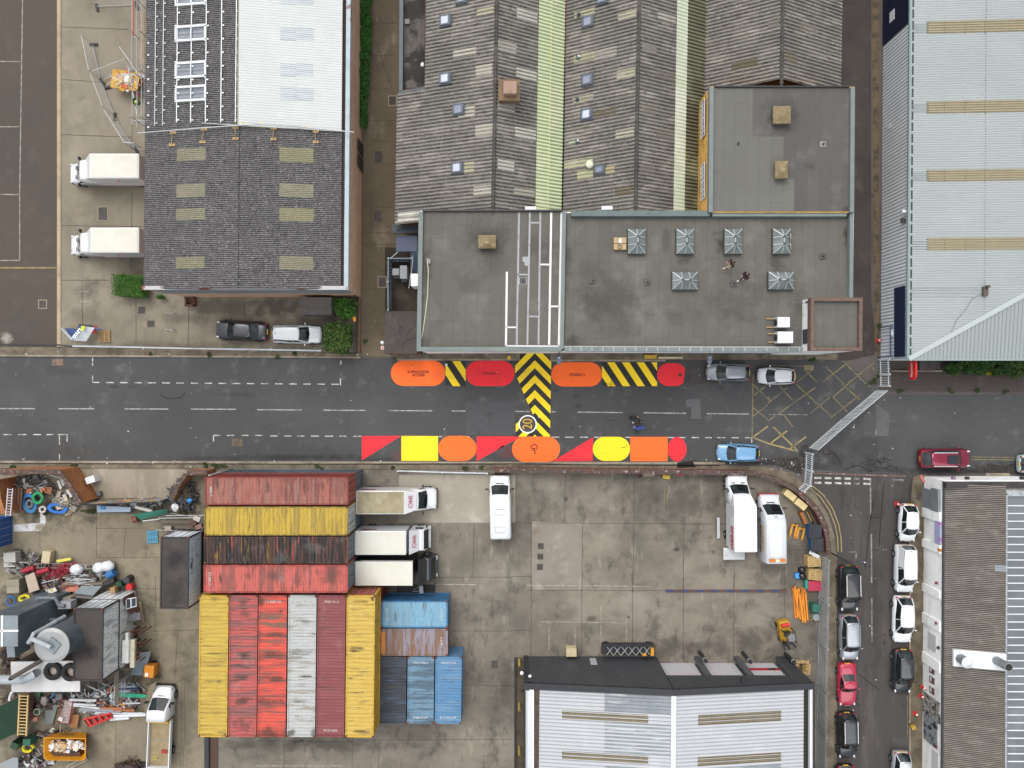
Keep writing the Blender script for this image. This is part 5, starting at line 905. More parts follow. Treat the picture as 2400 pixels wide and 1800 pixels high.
m_gl2=M('dull_galvanised',c('8d959b'),.5,.1,L=((c('767f86'),.5,.45,.62,.6),(c('d3d7da'),1.4,.56,.66,.7,(.25,3,1))),grain=(14,.08),stripe=[(c('5f656b'),.7,.10,.15)])
for a_ in ((1417,1621,1573,1671),(1417,1696,1573,1770),(1417,1797,1573,2000)):mb=MB();SL5.patch(mb,*a_,.31,.05,.012);obj('galvanised_sheet',mb,m_gl2,B)
mb=MB();SR5.patch(mb,1640,1797,1830,1900,.31,.05,.012);obj('galvanised_sheet',mb,m_gl2,B)
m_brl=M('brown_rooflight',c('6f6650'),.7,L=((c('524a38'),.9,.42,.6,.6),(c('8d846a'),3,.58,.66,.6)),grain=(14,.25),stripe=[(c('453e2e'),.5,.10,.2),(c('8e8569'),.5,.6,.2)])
for a_ in ((1317,1668,1519,1691),(1317,1764,1519,1786)):mb=MB();SL5.patch(mb,*a_,.31,.05,.024);obj('rooflight',mb,m_brl,B)
for a_ in ((1636,1670,1830,1695),(1635,1766,1830,1790)):mb=MB();SR5.patch(mb,*a_,.31,.05,.024);obj('rooflight',mb,m_brl,B)
mb=MB();q=SL5.at(1,YN-.42,.08);e=SL5.at(1,-52,.08);mb.bar(q,e,.40,.08);obj('ridge_cap',mb,m_whitem,B)
YY=YN-.45
mb=MB();xg=SL5.at(0,YY).x;mb.box(xg-.25,(YY-52)/2,5.95,.5,abs(-52-YY),.12);obj('gutter',mb,M('leafy_gutter',c('574a42'),.9,grain=(12,.3),L=((c('3a302a'),1.2,.45,.62,.6),)),B)
mb=MB();xr=SR5.at(1,YY).x;mb.box(xr+.2,(YY-52)/2,5.9,.45,abs(-52-YY),.12);obj('gutter',mb,M('dark_gutter3',c('24231e'),.9,grain=(12,.3)),B)
for xa,xb,sg in ((XL,xg-.5,1),(XR,xr+.42,-1)):
    mb=MB();n_=150;r_=abs(xb-xa)
    prof=[(xa,5.0),(xa,5.7),(xa+sg*r_*.12,6.0),(xa+sg*r_*.4,6.2),(xa+sg*r_*.75,6.27),(xb,6.27),(xb,5.95)]
    for i in range(n_):
        y0=YY-i*(52+YY)/n_;y1=YY-(i+.5)*(52+YY)/n_;y2=YY-(i+1)*(52+YY)/n_
        for (ya,yb_,dz) in ((y0,y1,.03),(y1,y2,0)):
            for (xa_,za_),(xb_,zb_) in zip(prof,prof[1:]):mb.poly([(xa_,ya,za_+dz),(xb_,ya,zb_+dz),(xb_,yb_,zb_+dz),(xa_,yb_,za_+dz)])
    obj('curved_eaves',mb,m_whitem,B)
mb=MB();mb.bar((xg-.55,YY,6.31),(xg-.55,-52,6.31),.12,.08);obj('eaves_trim',mb,m_whitem,B);mb=MB();mb.bar((xr+.48,YY,6.31),(xr+.48,-52,6.31),.12,.08);obj('eaves_trim',mb,m_whitem,B)
# strip left of the workshop
mb=MB();a_,b_=P(1207,1541),P(1207,2000);mb.box(a_.x,(a_.y+b_.y)/2,.12,.14,a_.y-b_.y,.25);one('low_plinth',mb,m_dark,'thin dark kerb running along the left side of the workshop','kerb')
mb=MB();mb.poly([P(1209,1541,.018),P(1209,2000,.018),P(1232,2000,.018),P(1232,1541,.018)]);ground('side_path',mb,M('dirty_path',c('5b5142'),.92,L=((c('413a2f'),.9,.45,.62,.7),),grain=(18,.25)))
for y,n_ in ((1544,'upper'),(1646,'second'),(1748,'third'),(1850,'bottom')):
    q=P(1217,y+2);t=thing('bollard','yellow %s bollard beside the left wall of the workshop'%n_,'bollard',q,group='yellow bollards beside the workshop');mb=MB();mb.cyl(0,0,0,1.6,.1,12);obj('post',mb,plain('c9b45c'),t);mb=MB();mb.cyl(0,0,1.6,1.66,.07,12);obj('cap',mb,plain('5d4a2c'),t)
for q,lab,m_ in ((onX(XL-.2,1223.6,1583),'white globe lamp on the left wall of the workshop',m_white),(onX(XL-.2,1222,1625),'black lamp on the left wall of the workshop',m_dark)):
    mb=MB();mb.ico(XL-.22,(CY-1583 if m_ is m_white else CY-1625)*62/FP,5.0,.16,2);one('wall_lamp',mb,m_,lab,'lamp',smooth=True)
mb=MB();q=P(1242,1581,5);mb.ico(q.x,YN+.25,5.2,.14,2);one('wall_lamp',mb,m_white,'small white lamp on the dark front of the workshop','lamp',smooth=True)
mb=MB();q=onY(YN+.15,1741,1594);mb.box(q.x,YN+.2,q.z,.3,.3,.3);one('wall_camera',mb,m_dark,'black camera on the dark canopy right of the ridge','camera')
mb=MB();q=P(1339.5,1530,.9);mb.box(q.x,q.y,.45,.95,.75,.9);o=one('timber_box',mb,plain('cdbf98'),'pale timber box against the dark front of the workshop','box');bev(o,.02)

# ================================================================ white building at lower right
hB=3.0;XB6=38.42;YB6=-(1116-900)*H/FP
B=thing('white_workshop','white walled workshop with brown corrugated roof and grey lean-to at lower right','building',(46,-20,0),world=True)
mb=MB();mb.prism([(XB6,YB6),(75,YB6),(75,-52),(XB6-.3,-52)],0,hB-.05);obj('wall',mb,m_white,B)
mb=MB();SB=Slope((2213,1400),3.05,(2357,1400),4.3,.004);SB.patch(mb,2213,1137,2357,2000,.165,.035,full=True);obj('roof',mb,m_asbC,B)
mb=MB();mb.bar((XB6+.02,YB6-.05,3.1),(XB6-.25,-52,3.1),.16,.12);obj('gutter',mb,m_dark,B);mb=MB()
q0=SB.pt(2214,1136);q1=SB.pt(2355,1143);mb.box((XB6+75)/2,YB6-.35,3.3,75-XB6,.5,.5);obj('parapet',mb,M('dark_parapet',c('3b3637'),.8,grain=(12,.2),L=((c('575051'),1,.5,.65,.5),)),B)
mb=MB();mb.box((XB6+75)/2,YB6-.03,1.5,75-XB6,.08,3.02);obj('street_wall',mb,m_white,B)
m_bs=M('blue_grey_sheets',c('6f757a'),.5,L=((c('565c61'),.3,.42,.62,.6,(.4,1,1)),(c('868d93'),.5,.56,.7,.4)),grain=(14,.08));mb=MB()
xa=SB.at(1,0).x+.05;mb.poly([(xa,YB6-1.0,4.15),(75,YB6-1.0,4.3),(75,-52,4.3),(xa-.15,-52,4.15)][::-1]);obj('lean_to_roof',mb,m_bs,B)
mb=MB();n_=40
for i in range(n_):y=YB6-2.05-i*.665*1.02;mb.bar((xa+.1,y,4.19),(75,y-.02,4.34),.085,.07)
obj('standing_seam',mb,m_whitem,B);mb=MB();mb.bar((xa-.02,YB6-1.1,4.28),(xa-.2,-52,4.28),.12,.1);mb.bar((xa,YB6-1.05,4.28),(75,YB6-1.05,4.4),.3,.1);obj('flashing',mb,M('pale_lead',c('aab0b5'),.5,grain=(8,.2),L=((c('7b8085'),3,.5,.6,.7),)),B)
mb=MB();a_=SB.pt(2335,1323,.0);SB.patch(mb,2331,1324,2357,1340,.165,.04,.02);obj('repair_sheet',mb,m_clad,B,label='bluish repair sheet')
def on6(px,py):return onX(XB6,px,py)
def wpanel(name,pts,mat,d=.03,parent=B):
    mb=MB();q=[onX(XB6-d,*p) for p in pts];mb.poly(q);mb.poly([p+Vector((.02,0,0)) for p in q][::-1]);return obj(name,mb,mat,parent)
Z6=lambda L:zz(2080,1100,6.9125,L)
def wbox(name,zx0,zy0,zx1,zy1,mat,d=.06,Zf=Z6,parent=B):
    a_=on6(*Zf([(zx0,zy0)])[0]);b_=on6(*Zf([(zx1,zy1)])[0]);z0,z1=sorted((max(a_.z,0),max(b_.z,0)));y0,y1=on6(*Zf([(zx0,zy0)])[0]).y,on6(*Zf([(zx0,zy1)])[0]).y
    mb=MB();mb.box(XB6-.12,(y0+y1)/2,(z0+z1)/2,d*2,abs(y1-y0),max(.05,z1-z0));return obj(name,mb,mat,parent)
o=wbox('roller_shutter',560,290,760,600,M('galvanised_shutter',c('8e999f'),.5,.2,grain=(14,.08),L=((c('77838a'),1.2,.45,.6,.5,(1,1,4)),)));
o2=wbox('shutter_housing',745,300,865,660,m_galv,.14)
wbox('ledge',590,610,880,760,m_white,.10);wbox('ledge',590,1120,885,1250,m_white,.10)
o=wbox('poster',800,820,885,1180,M('poster_print',c('a9b4d8'),.5,grain=(6,.08),L=((c('c668c4'),1.2,.52,.56,.9),(c('2c2a55'),1.6,.6,.63,.9),(c('dfe4f2'),.9,.55,.7,.8))),.08)
wbox('orange_sign',855,1275,895,1320,plain('d98c32'),.12)
R33=lambda L:zr(3,3,L)
for i,y in enumerate((800,885,975)):
    f=wbox('window',1413,y-25,1452,y+28,plain('6b4a4c'),.09,R33)
    wbox('pane',1420,y-18,1432,y+20,m_whitem,.10,R33,f)
wbox('ledge',1350,310,1500,400,m_white,.10,R33);wbox('ledge',1350,650,1500,740,m_white,.10,R33);wbox('ledge',1350,60,1500,125,m_white,.10,R33)
wbox('blocked_door',1400,480,1468,620,M('offwhite_door',c('c9cbca'),.7,grain=(10,.05)),.08,R33);wbox('door',1435,1490,1492,1680,M('white_door',c('d5d8d8'),.6,grain=(10,.04)),.10,R33)
wbox('stained_wall',1350,985,1505,1160,M('soot_wall',c('9b9891'),.9,L=((c('2b2826'),1.6,.48,.56,.9),(c('d8d8d2'),2.5,.55,.6,.7)),grain=(14,.2)),.10,R33)
o=wbox('graffiti_door',1365,1150,1482,1400,M('graffiti_shutter',c('8f979b'),.6,L=((c('1a1b1d'),1.8,.52,.545,.95),(c('c4c9cc'),.8,.55,.7,.5)),grain=(14,.08)),.12,R33)
for (zx,zy) in ((1478,60),(1478,408),(1495,620),(1478,1475)):
    q=on6(*R33([(zx,zy)])[0]);mb=MB();mb.box(XB6-.25,q.y,q.z,.18,.22,.16);obj('wall_light',mb,plain('7b3038' if zy!=620 else '2a2a2a'),B)
for zx in (1070,1290,2180):q=P(*Z6([(zx,152)])[0],2.5);mb=MB();mb.box(q.x,YB6+.15,2.5,.3,.25,.25);obj('wall_light',mb,m_dark if zx>1100 else plain('8a6a86'),B)
# extract flues
t=thing('roof_plinth','long white raised plinth carrying two flues on the brown roof','roof plinth',SB.pt(2290,1545),world=True);mb=MB();SB.block(mb,*R33([(1588,645)])[0],*R33([(2040,790)])[0],.22,.05);obj('plinth',mb,m_whitem,t)
for zx,zy,r_,hh,lab in ((1650,705,.42,1.0,'short capped white flue on the left of the plinth'),(1960,720,.36,1.6,'long open topped flue on the right of the plinth')):
    q=SB.pt(*R33([(zx,zy)])[0],.2);f=thing('flue',lab,'flue',q,group='flues on the brown roof');mb=MB();mb.cyl(0,0,0,hh,r_,20);obj('stack',mb,m_galv,f,smooth=False)
    mb=MB();
    if hh<1.2:mb.cyl(0,0,hh,hh+.3,r_+.08,20,.1)
    else:mb.cyl(0,0,hh+.0,hh+.02,r_-.06,20)
    obj('cap' if hh<1.2 else 'opening',mb,m_whitem if hh<1.2 else plain('151515'),f)

# ================================================================ small things about the buildings
B=thing('substation_hut','small windowless hut with cracked black asphalt roof by the alley','building',P(939,780,0),world=True)
Z2=lambda L:zz(820,560,5.721,L);mb=MB();prism_px(mb,Z2([(470,972),(898,972),(895,1535),(455,1530)]),0,2.75);obj('wall',mb,m_brick,B)
mb=MB();prism_px(mb,Z2([(470,970),(900,970),(897,1537),(455,1532)]),2.72,2.85);obj('roof',mb,M('old_asphalt_roof',c('4a423f'),.9,L=((c('3a3431'),.6,.42,.62,.6),(c('5e5551'),.8,.55,.7,.4)),grain=(22,.15)),B)
mb=MB()
for pts in ([(560,1060),(600,990)],[(700,1490),(730,1380),(800,1350),(890,1330)],[(760,1300),(800,1220),(890,1180)],[(640,1100),(680,1180),(660,1260),(700,1300)],[(540,1180),(600,1230)]):strip(mb,Z2(pts),.05,2.856)
obj('crack',mb,M('crack_dark',c('1f1b1a'),.9,grain=None),B)
t=thing('metal_fence','grey steel panel fence around the substation equipment','fence',P(915,650,0),world=True)
pts=Z2([(537,970),(535,600),(540,285),(845,285)]);
for a_,b_ in zip(pts,pts[1:]):
    A,Bq=P(*a_,1.0),P(*b_,1.0);mb=MB();d=Bq-A;n_=max(2,int(d.length/.28))
    for i in range(n_):
        q=A.lerp(Bq,(i+.5)/n_);mb.box(q.x,q.y,1.0,.20 if abs(d.x)>abs(d.y) else .05,.05 if abs(d.x)>abs(d.y) else .20,2.0)
    mb.bar(Vector((A.x,A.y,1.95)),Vector((Bq.x,Bq.y,1.95)),.09,.05);mb.bar(Vector((A.x,A.y,.5)),Vector((Bq.x,Bq.y,.5)),.07,.05);obj('fence_panel',mb,M('blue_grey_steel',c('7a8791'),.5,.3,grain=(14,.1)),t)
for p in pts:q=P(*p,1.1);mb=MB();mb.box(q.x,q.y,1.1,.12,.12,2.2);obj('post',mb,m_galv,t)
mb=MB();q=Z2([(845,290),(790,660)]);mb.bar(P(*q[0],2.5),P(*q[1],2.2),.06);mb.bar(P(*Z2([(545,262)])[0],2.2),P(*Z2([(670,150)])[0],2.2),.06);mb.bar(P(*Z2([(670,150)])[0],2.2),P(*Z2([(845,110)])[0],2.2),.06);mb.bar(P(*Z2([(845,110)])[0],2.2),P(*Z2([(845,290)])[0],2.2),.06);obj('rail',mb,m_galv,t)
for (x0,y0,x1,y1,h_,lab) in ((566,393,662,487,1.3,'small square grey cabinet inside the substation fence'),(670,355,765,533,1.6,'long grey transformer inside the substation fence')):
    a_,b_=P(*Z2([(x0,y0)])[0],h_),P(*Z2([(x1,y1)])[0],h_);t=thing('transformer',lab,'transformer',((a_.x+b_.x)/2,(a_.y+b_.y)/2,0),group='substation equipment');mb=MB();mb.box(0,0,h_/2,b_.x-a_.x,a_.y-b_.y,h_);o=obj('tank',mb,plain('8d9094'),t);bev(o,.03)
    mb=MB();mb.box(0,-(a_.y-b_.y)/2-.12,h_*.4,(b_.x-a_.x)*.8,.2,h_*.6);obj('radiator',mb,plain('45484c'),t)
a_,b_=P(*Z2([(818,467)])[0],2.4),P(*Z2([(912,630)])[0],2.4);mb=MB();mb.box((a_.x+b_.x)/2,(a_.y+b_.y)/2,1.2,b_.x-a_.x,a_.y-b_.y,2.4);one('white_cabinet',mb,m_white,'white topped cabinet against the flat roofed studio wall','cabinet')
t=thing('blue_stairs','blue metal fire stairs squeezed between fence and studio wall','stairs',P(970,610,0),world=True)
for i in range(12):
    q=P(*Z2([(880,455-i*25)])[0],.2+i*.2);mb=MB();mb.box(q.x,q.y,.25+i*.2,.9,.26,.05);obj('tread',mb,plain('4c5a73'),t)
mb=MB();q=P(*Z2([(760,60)])[0],2.8);mb.box(q.x,q.y,2.7,1.9,1.4,.08);obj('landing',mb,plain('3c4660'),t)
mb=MB();prism_px(mb,zr(1,1,[(1165,280),(1405,290),(1405,350),(1185,355)]),2.9,3.2)
for j in range(16):q=P(*zr(1,1,[(1215+12*j,322)])[0],3.25);mb.box(q.x,q.y,3.24,.07,.35,.06)
one('dark_canopy',mb,M('navy_canopy',c('2c3440'),.6,grain=(14,.15)),'dark ribbed canopy at the foot of the left shed','canopy')
mb=MB();prism_px(mb,[(702,697),(776,697),(776,737),(702,736.5)],0,2.2);one('store_hut',mb,M('grey_slab_roof',c('6b6561'),.9,L=((c('4d4845'),1.2,.45,.62,.6),),grain=(16,.18)),'flat grey slab roofed hut behind the parked cars','hut')
mb=MB();q=P(445,706,.5);
for dx,dy,sx,sy in ((-.38,0,.14,.9),(.38,0,.14,.9),(0,-.38,.9,.14),(0,.38,.9,.14)):mb.box(q.x+dx,q.y+dy,.3,sx,sy,.6)
mb.box(q.x,q.y,.05,.6,.6,.1);one('planter',mb,m_brick,'square open brick planter below the south wall of the warehouse','planter')
for i,(x,y) in enumerate(((397,734),(396,772.5))):
    q=P(x,y,.5);t=thing('barrier_rail','%s short steel hoop rail standing in the west yard'%('upper','lower')[i],'rail',(q.x,q.y,0),group='steel hoop rails');mb=MB();mb.tube([(-.38,0,0),(-.38,0,.55),(.38,0,.55),(.38,0,0)],.035,6);obj('hoop',mb,m_galv,t)
# ================================================================ walls and fences round the yards
m_redbrick=M('red_brick_wall',c('7d4434'),.9,L=((c('6d3728'),1.5,.42,.62,.6),(c('a2604a'),3,.55,.7,.4)),grain=(10,.22),bump=(12,.4))
m_copb=M('crumbling_brick_top',c('574842'),.95,L=((c('b5a69c'),3.2,.57,.64,.85),(c('40302a'),4,.5,.62,.8),(c('99563f'),1.2,.55,.68,.3)),grain=(8,.35),bump=(10,.6))
m_orbrick=M('orange_brick_wall',c('a36b42',.8),.9,L=((c('7b4a2a'),1.5,.42,.62,.6),(c('b57b4c'),4,.55,.68,.5)),grain=(10,.25),bump=(12,.4))
def wall(name,lab,pts,hgt,th,mat,cop,coph=.12,cat='wall',closed=False):
    """free-standing wall along top-edge photo points"""
    t=thing(name,lab,cat,P(*pts[len(pts)//2],0),world=True);q=[P(x,y,hgt) for x,y in pts]
    for nm,m_,z0,z1,w in (('brickwork',mat,0,hgt-coph,th),('coping',cop,hgt-coph,hgt,th+.06)):
        mb=MB();L_,R_=[],[]
        for i,p in enumerate(q):
            d=(q[min(i+1,len(q)-1)]-q[max(i-1,0)]);d.z=0;d.normalize();n=Vector((-d.y,d.x,0))*w/2;L_.append(p+n);R_.append(p-n)
        k=len(q);n0=mb.vs([(p.x,p.y,z0) for p in L_+R_]+[(p.x,p.y,z1) for p in L_+R_])
        for i in range(k-1):
            a,b=n0+i,n0+i+1;c_,d_=n0+k+i,n0+k+i+1;t2=2*k
            mb.face((a,b,b+t2,a+t2));mb.face((d_,c_,c_+t2,d_+t2));mb.face((a+t2,b+t2,d_+t2,c_+t2))
        for a,c_ in ((n0,n0+k),(n0+k-1,n0+2*k-1)):mb.face((a,c_,c_+2*k,a+2*k)) 
        obj(nm,mb,m_,t)
    return t
wall('yard_wall','long red brick yard wall curving round the corner of the container yard',[(1155,1102)]+[(x,y) for x,y in ((1400,1104.5),(1600,1106.5),(1765,1108.5),(1800,1117),(1835,1131),(1868,1150),(1893,1172),(1915,1197),(1929,1222),(1938,1249),(1942,1275),(1943,1298))],1.25,.36,m_redbrick,m_copb)
wall('scrapyard_wall','brown brick wall between road and scrapyard with a slanting end',zr(0,2,[(-60,775),(0,768),(280,758),(510,760),(600,890),(690,1035)]),2.8,.38,m_orbrick,m_copb)
wall('rubble_bay_wall','dark brick wall round the rubble heap beside the container stack',zr(0,2,[(1480,1010),(1530,880),(1610,770),(1790,765)]),1.9,.34,m_orbrick,m_copb)
wall('scrap_side_wall','orange brick wall at the left edge by the blue sheeted shed',zr(0,2,[(-30,830),(-12,1000),(30,1120)]),2.6,.36,m_orbrick,m_orbrick)
# graffiti covered sliding gate
t=thing('yard_gate','closed sheet gate with bright graffiti between the slanting brick walls','gate',P(*zr(0,2,[(1100,1000)])[0]),world=True);A=P(*zr(0,2,[(730,1012)])[0],0);Bq=P(*zr(0,2,[(1470,985)])[0],0)
mb=MB();mb.bar(Vector((A.x,A.y,1.1)),Vector((Bq.x,Bq.y,1.1)),.07,2.0);obj('gate_leaf',mb,M('graffiti',c('5c5e66'),.6,L=((c('d2b23a'),1.1,.5,.54,.9,(1,1,2)),(c('3a86b5'),1.4,.54,.57,.95,(1,1,2)),(c('d98348'),1.7,.57,.6,.9),(c('dfdfe0'),2.2,.58,.61,.9)),grain=(10,.1)),t)
mb=MB();mb.bar(Vector((A.x,A.y,2.14)),Vector((Bq.x,Bq.y,2.14)),.1,.06);mb.bar(Vector((A.x,A.y-.25,.15)),Vector((Bq.x,Bq.y-.25,.15)),.08,.1);obj('top_rail',mb,m_dark,t)
m_pal=M('palisade_steel',c('ccd4d8',1),.5,.05,grain=(14,.1),L=((c('a2abb0',1),1,.45,.65,.5),));m_pald=M('dull_palisade',c('a0a6aa',.9),.6,.05,grain=(14,.15),L=((c('7a7f82',.9),.8,.45,.65,.6),))
def palisade(name,lab,pts,hgt,gap=.17,mat=m_pal,cat='fence',th=.06,group=None,posts=True):
    t=thing(name,lab,cat,P(*pts[0]),world=True,group=group);q=[P(*p) for p in pts]
    for A,B_ in zip(q,q[1:]):
        d=B_-A;n=max(2,int(d.length/gap));ang=math.atan2(d.y,d.x);mb=MB()
        for i in range(n):p=A.lerp(B_,(i+.5)/n);mb.box(p.x,p.y,hgt/2+.05,th,.02,hgt-.1,ang)
        for z in (.35,hgt-.3):mb.bar(Vector((A.x,A.y,z)),Vector((B_.x,B_.y,z)),.05,.06)
        obj('pales',mb,mat,t)
    if posts:
        for p in q:mb=MB();mb.box(p.x,p.y,hgt/2,.1,.1,hgt);obj('post',mb,mat,t)
    return t
palisade('palisade_fence','long grey palisade fence along the side road right of the yard',[(1918.5,1300),(1917,1400),(1915,1500),(1913,1600),(1911.5,1700),(1911,1850)],2.4,.155,m_pald,th=.085)
g4=Z_g=lambda L:zr(3,2,L)
def gate(name,lab,A,B_,hgt=2.1,gap=.18,panel=True):
    t=thing(name,lab,'gate',P(*A),world=True,group='grey palisade gates across the road');a,b=P(*A),P(*B_);d=b-a;n=int(d.length/gap);ang=math.atan2(d.y,d.x);mb=MB()
    for i in range(n):p=a.lerp(b,(i+.5)/n);mb.box(p.x,p.y,hgt/2+.1,.105,.03,hgt-.2,ang)
    obj('pales',mb,m_pal,t);mb=MB()
    for z in (.2,hgt):mb.bar(Vector((a.x,a.y,z)),Vector((b.x,b.y,z)),.09,.07)
    for p in (a,b):mb.bar(Vector((p.x,p.y,.1)),Vector((p.x,p.y,hgt)),.08)
    obj('gate_frame',mb,m_steelb,t)
    if panel:
        p=a.lerp(b,.5);mb=MB();mb.box(p.x,p.y,1.35,1.1,.08,.35,ang);obj('lock_plate',mb,plain('9aa0a4'),t)
m2=g4([(640,300)])[0]
gate('palisade_gate','upper leaf of the grey gates slanting across the road',g4([(930,55)])[0],m2);gate('palisade_gate','lower leaf of the grey gates slanting across the road',(m2[0]-2,m2[1]+1),g4([(350,552)])[0])
palisade('palisade_fence','short grey fence running down from the warehouse corner to the gates',[(2059,843),(2060,878),(2060,905)],2.0,.19);palisade('palisade_fence','short grey fence between the gate foot and the curved brick wall',[(1887,1060),(1886,1100),(1882.5,1133),(1868,1147)],1.85,.16)
palisade('palisade_fence','grey fence along the pavement beside the red container',zr(0,2,[(1900,762)])+zr(1,2,[(850,762)]),2.4,.16)
palisade('palisade_fence','leaning grey palisade gate lying against the yard edge near the white truck',zr(1,2,[(1235,745),(1620,758),(2000,766)]),.9,.19)
t=thing('railing','black spiked railing on the brick kerb beside the shrubs and alley','railing',P(838,770),world=True);a,b=P(843,697),P(841,828);mb=MB()
for i in range(34):p=a.lerp(b,i/33);mb.bar(Vector((p.x-.1,p.y,.25)),Vector((p.x-.1,p.y+.02,2.1)),.035)
for z in (.5,1.8):mb.bar(Vector((a.x-.1,a.y,z)),Vector((b.x-.1,b.y,z)),.05)
obj('bars',mb,m_dark,t);mb=MB();mb.bar(a+Vector((.05,0,.12)),b+Vector((.05,0,.12)),.22,.25);obj('kerb',mb,m_brick,t)
t=thing('low_fence','low grey fence on a dark kerb along the front of the west yard','fence',P(480,812),world=True);mb=MB();pts=[P(-200,806,1.0),P(135,808,1.0),P(168,812,1.0)]
mb.tube(pts,.07,6);obj('dark_rail',mb,m_dark,t);mb=MB();pts=[P(x,y,1.1) for x,y in ((170,811),(300,813.5),(450,817),(620,819.5),(752,822))]
for a,b in zip(pts,pts[1:]):mb.bar(a,b,.14,.05);mb.bar(a-Vector((0,0,.5)),b-Vector((0,0,.5)),.08,.05)
for i in range(26):p=pts[0].lerp(pts[-1],i/25);mb.bar((p.x,p.y,0),(p.x,p.y,1.1),.06)
obj('rails',mb,m_pald,t)
# site fencing panels of the roofing works
ft='temporary site fence panels'
def heras(A,B_,lab,feet=((1,1))):
    a,b=P(*A),P(*B_);t=thing('site_fence',lab,'fence',a,world=True,group=ft);mb=MB();hh=1.95
    fr=[Vector((a.x,a.y,.12)),Vector((a.x,a.y,hh)),Vector((b.x,b.y,hh)),Vector((b.x,b.y,.12))];mb.tube(fr,.03,5,closed=True);mb.tube([a.lerp(b,.5)+Vector((0,0,.12)),a.lerp(b,.5)+Vector((0,0,hh))],.012,4)
    obj('frame',mb,m_steelb,t)
    mb=MB()
    for z in [.3+.24*i for i in range(7)]:mb.bar(Vector((a.x,a.y,z)),Vector((b.x,b.y,z)),.006)
    for i in range(1,14):p=a.lerp(b,i/14);mb.bar((p.x,p.y,.12),(p.x,p.y,hh),.006)
    obj('mesh',mb,m_steelb,t)
zf=lambda x,y:zr(0,0,[(x,y)])[0]
heras(zf(845,60),zf(1165,45),'topmost site fence panel, running level from its black foot');heras(zf(808,390),zf(870,680),'site fence panel between the uppermost and second black feet');heras(zf(885,715),zf(985,985),'site fence panel between second and third black feet');heras(zf(1000,1020),zf(1165,1285),'lowest site fence panel, ending by the parked van');heras(zf(905,690),zf(1175,590),'site fence panel across the rubbish skip');heras(zf(1165,1290),zf(1250,1295),'short site fence panel against the warehouse wall')
for x,y,r_,lab in ((840,68,75,'top left'),(1182,50,75,'top right'),(812,387,0,'second'),(885,710,55,'third'),(935,760,-15,'by the skip'),(995,1010,95,'fourth'),(1180,1300,70,'lowest')):
    q=P(*zf(x,y));mb=MB();mb.box(0,0,.07,.75,.22,.13);mb.box(0,0,.15,.5,.14,.05);o=one('fence_foot',mb,plain('2a2625'),'black rubber fence foot, %s one'%lab,'fence foot','black fence feet');o.location=(q.x,q.y,.0);o.rotation_euler=(0,0,R(-r_))

